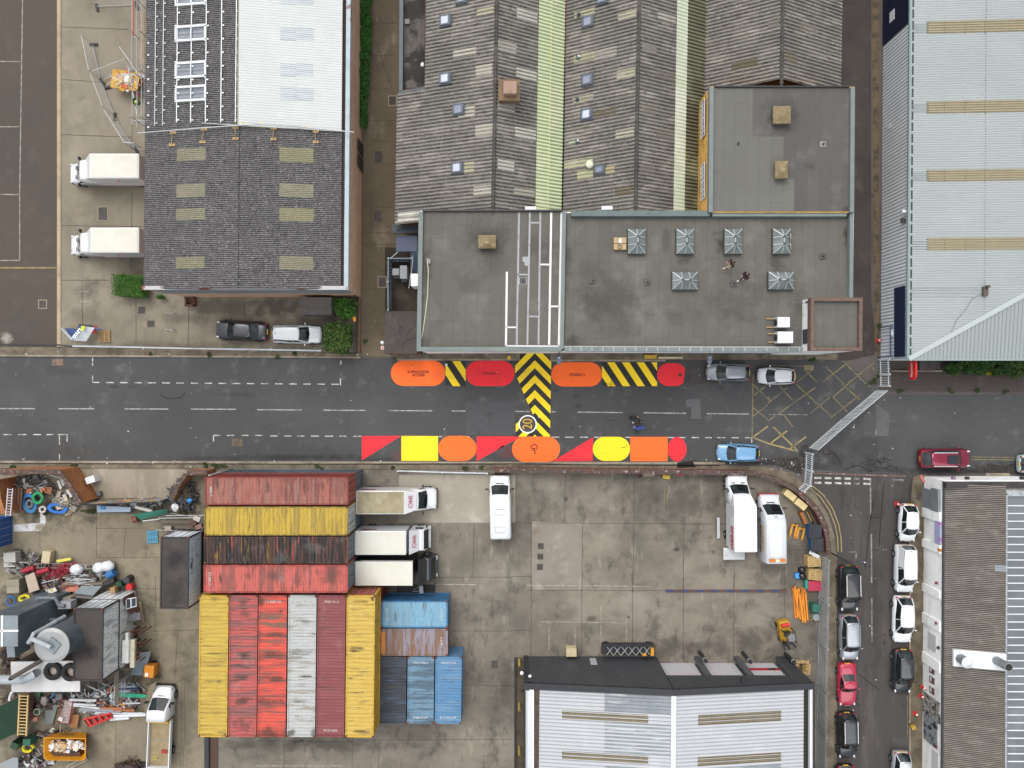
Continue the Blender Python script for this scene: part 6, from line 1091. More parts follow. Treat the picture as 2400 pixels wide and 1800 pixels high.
# ================================================================ shipping containers
def BH(L,h=5.6):k=(H-h)/FP;return (c('3a2d24'),[((x-CX)*k,(CY-y)*k,a*k,b*k,s) for x,y,a,b,s in L])
def cmat(nm,col,rust,vert=True,amt=.7,lo=.5,extra=(),blobs=None):
    st=(.35,3.2,1) if vert else (3.2,.35,1)
    return M(nm,c(col),.7,L=((c(rust),.55,lo-.03,lo+.03,amt,st),(c(rust),2.5,lo-.01,lo+.08,amt*.7,st),(c('4a3a30'),1.1,.60,.66,.6,st))+tuple((c(e[0]),e[1],e[2],e[2]+.05,e[3],st) for e in extra)+((c('3f3029'),2.2,.60,.68,.5,st),(c('ffffff'),.5,.6,.8,.10)),grain=(10,.16),blobs=blobs)
def container(lab,x0,y0,x1,y1,h,roofm,sidem=None,endm=None,nm='shipping_container',hc=2.6,framem=None,code=None,lowlab=None,sk=.011,roofamp=.045,per=.36,group='stacked shipping containers',codecol='d9d2cc',corner=True):
    vert=(y1-y0)>(x1-x0);s_=(H-h)/FP;cx,cy=(x0+x1)/2,(y0+y1)/2;q=P(cx,cy,h);W_,D_=(x1-x0)*s_-.05,(y1-y0)*s_-.04;z0=h-hc
    Ln,Wd=(D_,W_) if vert else (W_,D_)
    t=thing(nm,lab,'shipping container',(q.x,q.y,z0),R(90)+math.atan(-sk)*1 if vert else math.atan(-sk*.3),group)
    sidem=sidem or roofm;endm=endm or sidem;framem=framem or sidem;hx,hy=Ln/2,Wd/2
    mb=MB();mb.sheet((-hx+.12,hy-.08,hc-.07),(-hx+.12,-hy+.08,hc-.07),(hx-.12,-hy+.08,hc-.07),(hx-.12,hy-.08,hc-.07),(Ln-.24)/per,roofamp,1,'trap');obj('roof',mb,roofm,t)
    for sg in (-1,1):
        mb=MB();y=sg*(hy-.04);k=int(Ln/.28);pts=[]
        for i in range(k):
            for f,dd in ((0,0),(.3,0),(.45,1),(.85,1)):pts.append((-hx+.1+(i+f)*(Ln-.2)/k,y-sg*.036*dd))
        pts.append((hx-.1,y));n0=mb.vs([(a,b,.12) for a,b in pts]+[(a,b,hc-.1) for a,b in pts]);m_=len(pts)
        for i in range(m_-1):mb.face((n0+i,n0+i+1,n0+m_+i+1,n0+m_+i) if sg<0 else (n0+i+1,n0+i,n0+m_+i,n0+m_+i+1))
        obj('side_panel',mb,sidem,t)
    mb=MB()
    for sy in (-1,1):
        for z in (.07,hc-.06):mb.box(0,sy*(hy-.05),z,Ln,.1,.12)
        for sx in (-1,1):mb.box(sx*(hx-.06),sy*(hy-.06),hc/2,.12,.12,hc-.02)
    for sx in (-1,1):
        for z in (.08,hc-.065):mb.box(sx*(hx-.06),0,z,.12,Wd-.2,.13)
    obj('frame',mb,framem,t)
    mb=MB()
    for sx in (-1,1):
        for sy in (-1,1):
            for z in (.06,hc-.05):mb.box(sx*(hx-.075),sy*(hy-.07),z,.17,.16,.125)
    if corner:
        m1=MB();m1.box(0,0,0,.17,.16,.125);c0_=None
        for sx in (-1,1):
            for sy in (-1,1):
                for z in (.06,hc-.05):
                    c0_=obj('corner_casting',m1,m_rust,t) if c0_ is None else c0_.copy()
                    if c0_.name not in COL.objects:COL.objects.link(c0_)
                    c0_.parent=t;c0_.location=(sx*(hx-.075),sy*(hy-.07),z)
    mb=MB();mb.box(-hx+.05,0,hc/2,.05,Wd-.2,hc-.24);
    for i in range(8):mb.box(-hx+.02,-Wd/2+.2+i*(Wd-.4)/7,hc/2,.05,.12,hc-.3)
    obj('end_wall',mb,endm,t)
    for sy in (-1,1):mb=MB();mb.box(hx-.05,sy*(Wd-.24)/4,hc/2,.05,(Wd-.26)/2,hc-.26);d=obj('door',mb,endm,t);mb=MB();mb.bar((hx-.01,sy*.35,.1),(hx-.01,sy*.35,hc-.1),.04);mb.bar((hx-.01,sy*.85,.1),(hx-.01,sy*.85,hc-.1),.04);obj('locking_bar',mb,m_galv,d)
    if code:
        for i,(dx,s__) in enumerate(code):text(s__,.26,plain(codecol),(dx*(hx-.55),0,hc+.0),(0,0,R(-90) if vert and dx<0 else R(90) if not vert else R(-90)),t,name='container_number')
    if lowlab:
        m2=lowlab[1];r=t.copy();COL.objects.link(r);r['label']=lowlab[0];r.location.z=max(0,z0-hc)
        for ch in list(t.children):
            if ch.name.startswith(('container_number','corner')):continue
            d=ch.copy();d.data=ch.data
            if m2 is not None and ch.name.split('.')[0] in ('side_panel','end_wall','door','frame'):d.data=ch.data.copy();d.data.materials.clear();d.data.materials.append(m2)
            COL.objects.link(d);d.parent=r
            for g in ch.children:e=g.copy();COL.objects.link(e);e.parent=d
    return t
RH=6.0;hh=3.0
m_c1=cmat('container_dusty_red','985c50','6d3b34',False,.75,.54,(('8d6a60',.9,.54,.7),),BH([(508,1140,4,12,.7),(627,1142,6,16,.7),(712,1140,4,16,.6),(756,1138,3,12,.6),(800,1150,5,20,.5)],6));m_c2=cmat('container_yellow_a','b89c38','8f7a3a',False,.7,.55);m_c3=cmat('container_burnt','231e1d','5b3a33',False,.8,.55,(('100d0c',.6,.48,.9),('a0473c',.8,.60,.95),('94702c',.6,.60,.85),('4f3226',.4,.52,.7),('6f6660',1.4,.6,.6)))
m_c4=cmat('container_salmon','bd5c53','7a4a42',False,.75,.54,(),BH([(516,1358,4,14,.9),(580,1350,8,10,.4),(640,1350,20,10,.5),(700,1362,12,24,.6),(780,1350,30,26,.55)],6));m_blg=cmat('container_slate','66747d','4a555c',True,.6,.5);m_wend=cmat('container_white_end','c3c9cc','8d969b',True,.6,.55)
container('faded red container, topmost of the crosswise four beside the road fence',479,1117.5,817,1184,RH,m_c1,cmat('container_dark_red','8d3b33','6b2c26',False,.5),cmat('container_brick_red','a2453a','74302a',True,.6),hc=hh,code=((-1,'U 32081'),),lowlab=('slate ended container beneath the faded red one',m_blg),sk=0,per=.62)
container('dirty yellow container, second of the crosswise four, with white front end',478,1187,816.5,1255.5,RH,m_c2,cmat('container_ochre','a58a34','6f5a28',False),m_wend,hc=hh,lowlab=('slate container beneath the dirty yellow crosswise one',m_blg),sk=0)
container('burnt black container, third of the crosswise four',477,1257.5,816,1321.5,RH,m_c3,m_c3,m_blg,hc=hh,lowlab=('slate container beneath the burnt black one',m_blg),sk=0,per=.3)
container('salmon red container, lowest of the crosswise four, above the lengthwise row',476,1323.5,815.5,1390,RH,m_c4,cmat('container_salmon_dark','b24c42','74302a',False),m_blg,hc=hh,code=((-1,'U 38871 0'),),lowlab=('slate container beneath the salmon red one',m_blg),sk=0,per=.24,roofamp=.02)
VH=5.6;hv=2.8
m_v1=cmat('container_yellow_b','bda144','9c8438',True,.6,.57,(),BH([(503,1532,30,2.5,.6),(505,1597,28,4,.7),(502,1404,14,6,.5),(473,1725,7,6,.8),(528,1724,6,6,.8)]));m_v2=cmat('container_scratched_red','b4524e','7a5350',True,.75,.50,(('4a3a3a',1.1,.58,.75),),BH([(571,1411,14,9,.8),(571,1440,16,9,.5),(568,1533,15,9,.85),(569,1589,16,9,.85),(568,1643,16,9,.85),(568,1702,18,16,.9)]));m_v3=cmat('container_orange_red','d1503f','8a4a44',True,.85,.53,(('6a5a4a',.5,.57,.85),),BH([(612,1410,8,14,.7),(640,1488,34,7,.8),(640,1535,34,9,.75),(645,1592,30,7,.8),(640,1645,32,8,.85),(640,1720,34,16,.8),(658,1433,5,3,.9)]));m_v4=cmat('container_white','b0b3b1','8c8373',True,.6,.59,(('4a4238',.9,.64,.85),),BH([(705,1526,30,5,.6),(717,1586,16,2,.9),(700,1644,16,5,.6),(682,1718,9,9,.8),(735,1718,7,9,.7)]));m_v5=cmat('container_maroon','84484b','7a3a3c',True,.6,.52);m_v6=cmat('container_yellow_c','c4a74e','b0923c',True,.5,.58,(('5a4420',.6,.66,.85),),BH([(838,1520,14,3,.7),(832,1527,12,2.5,.95),(822,1590,9,2.5,.95),(836,1584,16,3,.6),(828,1624,14,3,.5),(843,1492,16,2,.4),(874,1402,4,6,.9),(850,1716,20,6,.4)]))
m_yside=cmat('container_yellow_side','c9a233','8f7426',True,.5,.56)
T_=lambda n:'lower container under the %s lengthwise one'%n
container('yellow container at the left end of the lengthwise row',465.5,1395,534.5,1728,VH,m_v1,m_yside,hc=hv,lowlab=(T_('left yellow'),cmat('container_blue_low','3d5f7d','51463c',True)))
container('scratched pinkish red container, second in the lengthwise row',535.5,1395,603,1728,VH,m_v2,hc=hv,per=.27,roofamp=.03,lowlab=(T_('scratched pinkish red'),m_blg))
container('bright orange red container, third in the lengthwise row',604,1395,671.5,1728,VH,m_v3,hc=hv,per=.27,roofamp=.03,code=((1,'1 U 0602 720'),),lowlab=(T_('orange red'),m_blg))
container('white container, fourth in the lengthwise row',673.5,1395,740.5,1728,VH,m_v4,hc=hv,per=.27,roofamp=.03,code=((1,'2 20006 720'),),lowlab=(T_('white'),m_blg))
container('dusty maroon container, fifth in the lengthwise row',742,1395,809,1728,VH,m_v5,hc=hv,per=.27,roofamp=.03,code=((1,'09261 61 U'),(-1,'39 52 4250')),lowlab=(T_('maroon'),m_blg))
ty=container('yellow container at the right end of the lengthwise row, side showing',810,1395,878,1729,VH,m_v6,m_yside,cmat('container_rib_red','a5493a','7c372c',True,.5),hc=hv,code=((1,'0219 09281'),(-1,'88 0280')),codecol='6e5a24',lowlab=(T_('right yellow'),cmat('container_red_low','a33a30','7c2c26',True,.5)))
LB=2.6;gb='single blue containers'
m_b1=cmat('container_sky_blue','78a6bf','7c94a4',False,.5,.57,(('5d4a44',1.3,.66,.6),));m_b2=cmat('container_lilac_rust','8d8896','7c5c40',False,.85,.50,(('a06f35',.8,.57,.6),));m_b3=cmat('container_dark_blue','3d4652','2c3038',True,.7,.5,(('4f6e8c',.9,.6,.7),('6a4f3c',.5,.66,.5)));m_b4=cmat('container_steel_blue','6a8ca3','45596a',True,.75,.52);m_b5=cmat('container_mid_blue','5180a6','7291aa',True,.5,.56,(('6a3f3c',1.1,.72,.7),))
mcr=cmat('container_blue_side','2f74a8','3f5a70',False,.5)
container('sky blue short container, upper of the two crosswise blue ones',892.5,1408,1050,1472.5,LB,m_b1,mcr,mcr,group=gb,sk=0,per=.3,roofamp=.03,code=((-1,'S0311AM4'),(1,'4 9210 E2')),codecol='e8ecee');container('rust streaked lilac short container below the sky blue one',892,1473.5,1050,1537.5,LB,m_b2,group=gb,sk=0,per=.3,roofamp=.03,code=((1,'1 0604 U'),),codecol='e8ecee')
mb=MB();q0,q1=P(894.5,1481,LB+.01),P(902.5,1533,LB+.01);mb.poly([(q0.x,q1.y,2.625),(q1.x,q1.y,2.625),(q1.x,q0.y,2.625),(q0.x,q0.y,2.625)]);one('orange_tape',mb,plain('d0812c'),'orange painted end band on the lilac container','painted band')
container('dark weathered blue container, left of the lengthwise blue three',890,1539,952.5,1697,LB,m_b3,group=gb,per=.27,roofamp=.03);container('scuffed steel blue container, middle of the lengthwise blue three',954,1539,1017.5,1697,LB,m_b4,group=gb,per=.27,roofamp=.03,code=((1,'FIN 31960 S'),(-1,'8 98018 UM')),codecol='e8ecee')
container('bright blue container, right of the lengthwise blue three',1019,1539,1082,1697,LB,m_b5,group=gb,per=.27,roofamp=.03,code=((1,'FIN 31714 0'),(-1,'0 111316 UM')),codecol='e8ecee')
# scrapyard containers
m_sooty=M('sooty_roof',c('423c3a'),.85,L=((c('564d44'),.4,.48,.64,.5),(c('2f2b2c'),.5,.55,.7,.6)),grain=(16,.15),blobs=(c('1c1a1c'),[((409-CX)*61.9/FP,-(1310-900)*61.9/FP,1.1,1.3,.85),((409-CX)*61.9/FP,-(1385-900)*61.9/FP,1.0,1.4,.7),((205-CX)*62.1/FP,-(1532-900)*62.1/FP,.95,.85,.85)]))
m_wblue=M('snow_white_on_navy',c('dbe0e6',.95),.6,L=((c('2d3a68'),.8,.60,.64,.9,(1,.5,2)),(c('8b929b'),1.5,.55,.7,.5)),grain=(12,.1))
gs='scrapyard containers';m_dkn=cmat('container_black_low','1d1c20','2a2220',True)
container('soot topped container with white and navy sides beside the crosswise stack',374.5,1258,442.5,1428,VH,m_sooty,m_wblue,m_wblue,framem=m_dark,hc=2.7,roofamp=.0,group=gs,lowlab=('dark container under the soot topped white sided one',m_dkn),sk=.012)
m_wsid=cmat('container_pale_side','eef2f4','8f989e',True,.6,.55)
container('soot topped container on top of the white stack',171,1425,241.5,1597,5.4,m_sooty,m_wsid,m_wsid,hc=2.7,roofamp=.0,group=gs,framem=m_dark,lowlab=('lower white container of the soot topped stack',m_wsid),sk=.012)
# ================================================================ vehicles (local +x is forward)
def paint(h,met=0):return M('car_paint_'+h+str(met),c(h),.28,met*.5,L=((c('8a8578'),.8,.62,.8,.12),),grain=(6,.03),sp='O',coat=.7)
mgls=M('car_glass',c('131b1d'),.06,grain=None,spec=.9,L=((c('3b4a4c'),.9,.5,.62,.55),),sp='O');mtyre=M('tyre_rubber',c('1b1b1c'),.85,grain=(8,.2),sp='O');mrim=M('alloy_rim',c('8c9094'),.35,.5,grain=None)
mhl=M('headlight_lens',c('d6dadb'),.15,grain=None);mtl=M('tail_light_lens',c('b01620'),.2,grain=None);mbl=M('black_trim',c('17181a'),.5,grain=None);mplw=M('plate_white',c('e2e2dc'),.5,grain=None);mply=M('plate_yellow',c('d9a92c'),.5,grain=None);mund=M('underbody',c('0e0e0f'),.9,grain=None)
def vloft(mb,st):
    rings=[]
    for x,w,zb,zt,tw in st:
        hgt=zt-zb;half=[(w*.86,zb),(w,zb+min(.14,hgt*.25)),(w,zb+hgt*.58),(w*(tw*.45+.55),zt-min(.16,hgt*.2)),(w*tw,zt-min(.04,hgt*.06)),(w*tw*.5,zt)]
        rings.append([(x,y,z) for y,z in half]+[(x,-y,z) for y,z in half[::-1]])
    mb.loft(rings)
def wheels(t,L,W,fs,r=.32,ww=.21):
    for x in fs:
        for sy in (-1,1):
            w_=bpy.data.objects.new('wheel',None);COL.objects.link(w_);w_.parent=t;y=sy*(W/2-ww/2+.01);mb=MB()
            pr=[(r*.62,-ww/2),(r*.95,-ww/2),(r,-ww/3),(r,ww/3),(r*.95,ww/2),(r*.62,ww/2)];n=20;ids=[]
            for a in range(n):A=a*2*math.pi/n;ids.append(mb.vs([(x+q*math.cos(A),y+yy,r+q*math.sin(A)) for q,yy in pr]))
            for a in range(n):
                i,j=ids[a],ids[(a+1)%n]
                for k in range(5):mb.face((i+k,j+k,j+k+1,i+k+1))
            obj('tyre',mb,mtyre,w_);mb=MB()
            for k in range(5):A=k*2*math.pi/5;mb.bar((x,y+sy*.06,r),(x+r*.6*math.cos(A),y+sy*.06,r+r*.6*math.sin(A)),.07,.04)
            mb.tube([(x+r*.6*math.cos(a*math.pi/8),y+sy*.07,r+r*.6*math.sin(a*math.pi/8)) for a in range(16)],.03,5,closed=True);mb.tube([(x,y-sy*.05,r),(x,y+sy*.04,r)],r*.6,14);obj('rim',mb,mrim,w_)
CT={  # stations (f, width, deck z), cowl, roof front, roof rear, rear glass base
 'hatch':([(0,.60,.58),(.015,.78,.66),(.07,.92,.74),(.17,.98,.84),(.27,1,.92),(.5,1,.94),(.78,1,.95),(.92,.95,.93),(.98,.86,.84),(1,.72,.72)],.235,.40,.84,.965),
 'estate':([(0,.62,.56),(.015,.80,.64),(.07,.93,.73),(.18,.98,.84),(.28,1,.90),(.5,1,.92),(.8,1,.94),(.94,.96,.93),(.985,.88,.84),(1,.75,.7)],.25,.40,.90,.975),
 'suv':([(0,.66,.70),(.015,.84,.82),(.06,.95,.92),(.16,.99,1.0),(.26,1,1.04),(.5,1,1.06),(.8,1,1.06),(.94,.96,1.04),(.985,.9,.92),(1,.78,.8)],.225,.36,.86,.965),
 'saloon':([(0,.62,.56),(.015,.82,.66),(.07,.94,.76),(.18,.99,.88),(.28,1,.92),(.5,1,.94),(.75,1,.96),(.88,.98,.97),(.97,.9,.93),(1,.76,.7)],.26,.40,.70,.84),
 'bubble':([(0,.48,.52),(.02,.70,.64),(.08,.88,.76),(.17,.97,.90),(.26,1,.96),(.5,1,.98),(.75,.99,.98),(.9,.9,.92),(.97,.74,.80),(1,.55,.66)],.22,.38,.80,.94),
 'roadster':([(0,.58,.52),(.015,.80,.60),(.07,.93,.70),(.2,.98,.80),(.36,1,.86),(.5,1,.88),(.75,1,.90),(.9,.96,.90),(.975,.88,.84),(1,.72,.68)],.37,.47,.62,.76),
 'minivan':([(0,.60,.66),(.015,.80,.78),(.07,.93,.92),(.16,.98,1.04),(.24,1,1.10),(.5,1,1.12),(.85,1,1.12),(.95,.98,1.1),(.99,.94,1.0),(1,.88,.8)],.19,.34,.93,.985)}
def car(lab,px,py,hd,L,W,Ht,col,typ='hatch',met=0,rails=None,sun=0,roofcol=None,rearcol=None,name='parked_car',cat='car',tl='r',win=True):
    q=P(px,py,.9);t=thing(name,lab,cat,(q.x,q.y,-.012),R(hd),'parked cars');st,fc,f1,f2,f3=CT[typ];pm=paint(col,met);X=lambda f:L/2-f*L;w=W/2
    mb=MB();vloft(mb,[(X(f),w*a,.2 if .01<f<.99 else .3,z,.80) for f,a,z in st]);b=obj('body',mb,pm,t,smooth=True);sub(b,1)
    def zd(f):
        for (a,_,za),(b_,_,zb_) in zip(st,st[1:]):
            if a<=f<=b_:return za+(zb_-za)*(f-a)/(b_-a)
    def ringp(xf,xr,wf,wr,z0f,z0r,bf,br):return [(xr,-wr*.90,z0r),((xf+xr)/2,-max(wf,wr),(z0f+z0r)/2),(xf-.06,-wf*.98,z0f),(xf+bf*.55,-wf*.62,z0f),(xf+bf,0,z0f),(xf+bf*.55,wf*.62,z0f),(xf-.06,wf*.98,z0f),((xf+xr)/2,max(wf,wr),(z0f+z0r)/2),(xr,wr*.90,z0r),(xr-br,0,z0r)]
    lo=ringp(X(fc),X(f3),w*.86,w*.82,zd(fc)-.04,zd(f3)-.05,.16,.08);hi=ringp(X(f1),X(f2),w*.70,w*.68,Ht-.05,Ht-.07,.07,.06)
    mb=MB();mb.loft([lo,hi]);obj('windows',mb,mgls,t)
    mb=MB();cx_=(X(f1)+X(f2))/2;sc_=lambda k,dz:[(cx_+(x-cx_)*k,y*k,z+dz) for x,y,z in hi];mb.loft([sc_(1.0,-.03),sc_(1.03,.0),sc_(.97,.045),sc_(.8,.07),sc_(.3,.085)]);obj('roof',mb,paint(roofcol,met) if roofcol else pm,t,smooth=True)
    for i,j in ((0,0),(8,8),(2,2),(6,6)):mb=MB();mb.bar(Vector(lo[i])+Vector((0,0,.03)),Vector(hi[j]),.085,.06);obj('pillar',mb,pm,t)
    if typ not in ('roadster',):
        for s_ in (-1,1):mb=MB();mb.bar((X(.52),s_*w*.855,zd(.5)-.03),(X(.55),s_*w*.70,Ht-.05),.06,.05);obj('pillar',mb,pm,t)
    if typ in ('minivan',):
        for s_ in (-1,1):mb=MB();mb.poly([(X(.56),s_*w*.88,zd(.6)-.03),(X(f3)+.02,s_*w*.86,zd(.9)-.03),(X(f2),s_*w*.71,Ht-.05),(X(.56),s_*w*.72,Ht-.05)][::s_]);obj('side_panel',mb,pm,t)
    if rearcol:mb=MB();mb.loft([ringp(X(f3)+.3,X(1)+.12,w*.8,w*.7,zd(f3)-.05+.0,zd(.97)+.02,.0,.05),ringp(X(f3)+.3,X(.985)+.02,w*.7,w*.6,zd(f3)+.05,zd(.97)+.08,.0,.05)]);obj('tailgate',mb,paint(rearcol),t)
    for s_ in (-1,1):
        mb=MB();mb.ico(X(.045),s_*w*.72,zd(.05)-.06,.12,2,0,1.35,.75,.7);obj('headlight',mb,mhl,t,smooth=True);mb=MB();mb.ico(X(.972),s_*w*.74,zd(.97)-.03,.10,2,0,.8,1.2,1);obj('tail_light',mb,mtl,t,smooth=True)
        mb=MB();mb.ico(X(fc+.055),s_*(w+.09),zd(fc)+.10,.10,2,0,.65,1.2,.75);obj('mirror',mb,mbl if col in ('1c1d21','23262b') else pm,t,smooth=True)
        if rails:mb=MB();mb.bar((X(f1)-.1,s_*w*.66,Ht+.05),(X(f2)+.1,s_*w*.66,Ht+.04),.05,.05);obj('roof_rail',mb,m_galv if rails==1 else m_whitem,t)
    mb=MB();mb.box(L/2-.02,0,.45,.06,.5,.12);obj('number_plate',mb,mplw,t);mb=MB();mb.box(-L/2+.03,0,.72,.06,.5,.12);obj('number_plate',mb,mply,t)
    if sun:mb=MB();mb.box(X(f1)-L*.11,0,Ht+.06,L*.2,W*.42,.05);o=obj('sunroof',mb,M('sunroof_glass',c('2c2f35'),.08,grain=None),t)
    mb=MB();mb.bar((X(.84),0,Ht+.02),(X(.86),0,Ht+.13),.03) if typ in ('hatch','estate') else mb.bar((X(f2)+.1,0,Ht),(X(f2),0,Ht+.1),.03);obj('aerial',mb,mbl,t)
    mb=MB();mb.bar((X(fc)+.05,-.45,zd(fc)+.02),(X(fc)-.05,.1,zd(fc)+.08),.02);mb.bar((X(fc)+.05,.05,zd(fc)+.02),(X(fc)-.03,.55,zd(fc)+.08),.02);obj('wiper',mb,mbl,t)
    wheels(t,L,W,(X(.185),X(.80)),.32 if Ht<1.6 else .35);mb=MB();mb.box(0,0,.26,L*.86,W*.86,.16);obj('underbody',mb,mund,t);return t
BK='1c1d21'
car('black saloon parked nose west in front of the warehouse',564.5,774.5,177,4.85,1.88,1.45,'34363d','saloon',1)
car('silver people carrier parked behind the black saloon near the bushes',692.5,783,-1,4.6,1.75,1.6,'d0d4d8','estate',0)
car('mid grey hatchback parked right of the red painted pill',1708.5,873,179,3.95,1.68,1.5,'8b8f96','hatch',1)
car('small white hatchback parked left of the yellow hatched box',1823,881.5,179,3.45,1.6,1.5,'dfe3e8','bubble')
car('sky blue hatchback parked by the lower pavement near the gates',1732.5,1062,179,3.85,1.68,1.5,'6c9fc8','hatch',0)
car('dark red estate with black sunroof outside the white workshop',2217,1075,0,4.65,1.85,1.7,'8c1a3a','suv',1,rails=2,sun=1)
car('pale teal car cut off by the right edge beside the white wall',2446,1088,0,4.3,1.8,1.5,'a9c4c8','hatch')
car('small rounded white hatchback, topmost in the right hand row of the side road',2132,1226,-92,3.5,1.66,1.5,'e4e8ea','bubble')
car('white compact van with dark side window below the small rounded hatchback',2123,1334,-91,4.4,1.75,1.8,'e2e5e8','minivan',name='parked_van',cat='van')
car('white hatchback with black tailgate in the right hand row',2119.5,1453.5,-91,4.35,1.82,1.55,'e6e8ea','hatch',rearcol='17181a')
car('black hatchback, only dark car in the right hand row',2119,1575,-91,4.1,1.8,1.5,'23262b','hatch',0)
car('silver white hatchback cut off at the bottom of the right hand row',2115.5,1816,-91,4.1,1.7,1.5,'c9cdd2','hatch',1)
car('black four by four with pale roof rails, topmost in the left hand row',1991,1379.5,-89,4.2,1.9,1.75,BK,'suv',rails=2)
car('silver estate with roof rails in the left hand row',1992.5,1495,-89,4.2,1.78,1.6,'a7adb4','suv',1,rails=1)
car('crimson roadster with pale headlights in the left hand row',1989,1607,-89,4.0,1.75,1.3,'b02445','roadster')
car('charcoal hatchback with long pale roof rails below the crimson roadster',1987.5,1726,-89,4.3,1.8,1.6,'2b2f36','estate',1,rails=2)
car('black car cut off at the bottom of the left hand row',1985,1850,-89,4.3,1.8,1.5,'1a1a1d','hatch')

mbox_c=M('cream_box_roof',c('d6d5cb'),.7,L=((c('c4c1ac'),.5,.45,.65,.4),(c('e2e0d2'),.8,.55,.7,.3)),grain=(6,.03),sp='O');mbox_d=M('mildewed_box_roof',c('a39a7c'),.8,L=((c('857c60'),.8,.42,.6,.7),(c('b9b296'),1.1,.52,.66,.5)),grain=(6,.08),sp='O');vwh=paint('e6e9ec')
def glassq(mb,pts,th=.03):
    p=[Vector(x) for x in pts];n=(p[1]-p[0]).cross(p[2]-p[0]).normalized()*th;mb.poly([x+n for x in p]);mb.poly([x for x in p][::-1])
    for i in range(len(p)):j=(i+1)%len(p);mb.poly([p[i],p[j],p[j]+n,p[i]+n])
def van_front(t,xf,W,pm,roofz=2.35,hood=1.15,hl=1.0,gl=.85,cabin=1.3,bumper=None,vents=1):
    """bonneted van cab: xf front x; returns x of the cab's rear"""
    w=W/2;st=[(xf,w*.60,.35,.85,.85),(xf-.06,w*.80,.25,.98,.85),(xf-.3,w*.93,.25,hood-.06,.85),(xf-hl,w,.25,hood+.12,.82),(xf-hl-gl,w,.25,roofz,.76),(xf-hl-gl-.4,w,.25,roofz+.08,.80),(xf-hl-gl-cabin,w,.25,roofz+.1,.82)]
    mb=MB();vloft(mb,st);obj('cab',mb,pm,t,smooth=True);x0,x1=xf-hl-.02,xf-hl-gl+.08
    mb=MB();z0,z1=hood+.13,roofz-.06;mb.poly([(x0+.02,-w*.55,z0),(x0+.10,0,z0-.0),(x1,0,z1+.06),(x1-.03,-w*.60,z1+.03)][::-1] if False else [(x0-.02,w*.80,z0+.03),(x0+.08,w*.4,z0+.02),(x0+.08,-w*.4,z0+.02),(x0-.02,-w*.80,z0+.03),(x1-.06,-w*.73,z1+.04),(x1,0,z1+.09),(x1-.06,w*.73,z1+.04)][::-1]);o=obj('windscreen',mb,mgls,t)
    for s_ in (-1,1):
        mb=MB();g=[(x0-.25,s_*(w+.005),1.35),(x1-.5,s_*(w+.005),1.35),(x1-.5,s_*(w*.87+.02),roofz-.38),(x1-.02,s_*(w*.88+.02),roofz-.38)];mb.poly(g if s_<0 else g[::-1]);mb.poly([Vector(p)-Vector((0,s_*.03,0)) for p in (g[::-1] if s_<0 else g)]);obj('side_window',mb,mgls,t)
        mb=MB();mb.ico(xf-.16,s_*w*.78,.95,.14,2,0,1.2,.7,.8);obj('headlight',mb,mhl,t,smooth=True);mb=MB();mb.box(x0-.30,s_*(w+.2),1.5,.12,.26,.34);mb.bar((x0-.3,s_*w,1.4),(x0-.3,s_*(w+.2),1.45),.05);obj('mirror',mb,mbl,t)
    mb=MB();mb.box(xf-.06,0,.42,.22,W*.86,.30);obj('bumper',mb,bumper or mbl,t)
    if vents:
        for s_ in ((-1,1) if vents==2 else (0,)):mb=MB();mb.box(xf-hl+.17,s_*w*.42,hood+.055,.10,w*(.36 if vents==2 else .75),.04,0,0,R(14));obj('bonnet_vent',mb,mbl,t)
    return xf-hl-gl-cabin
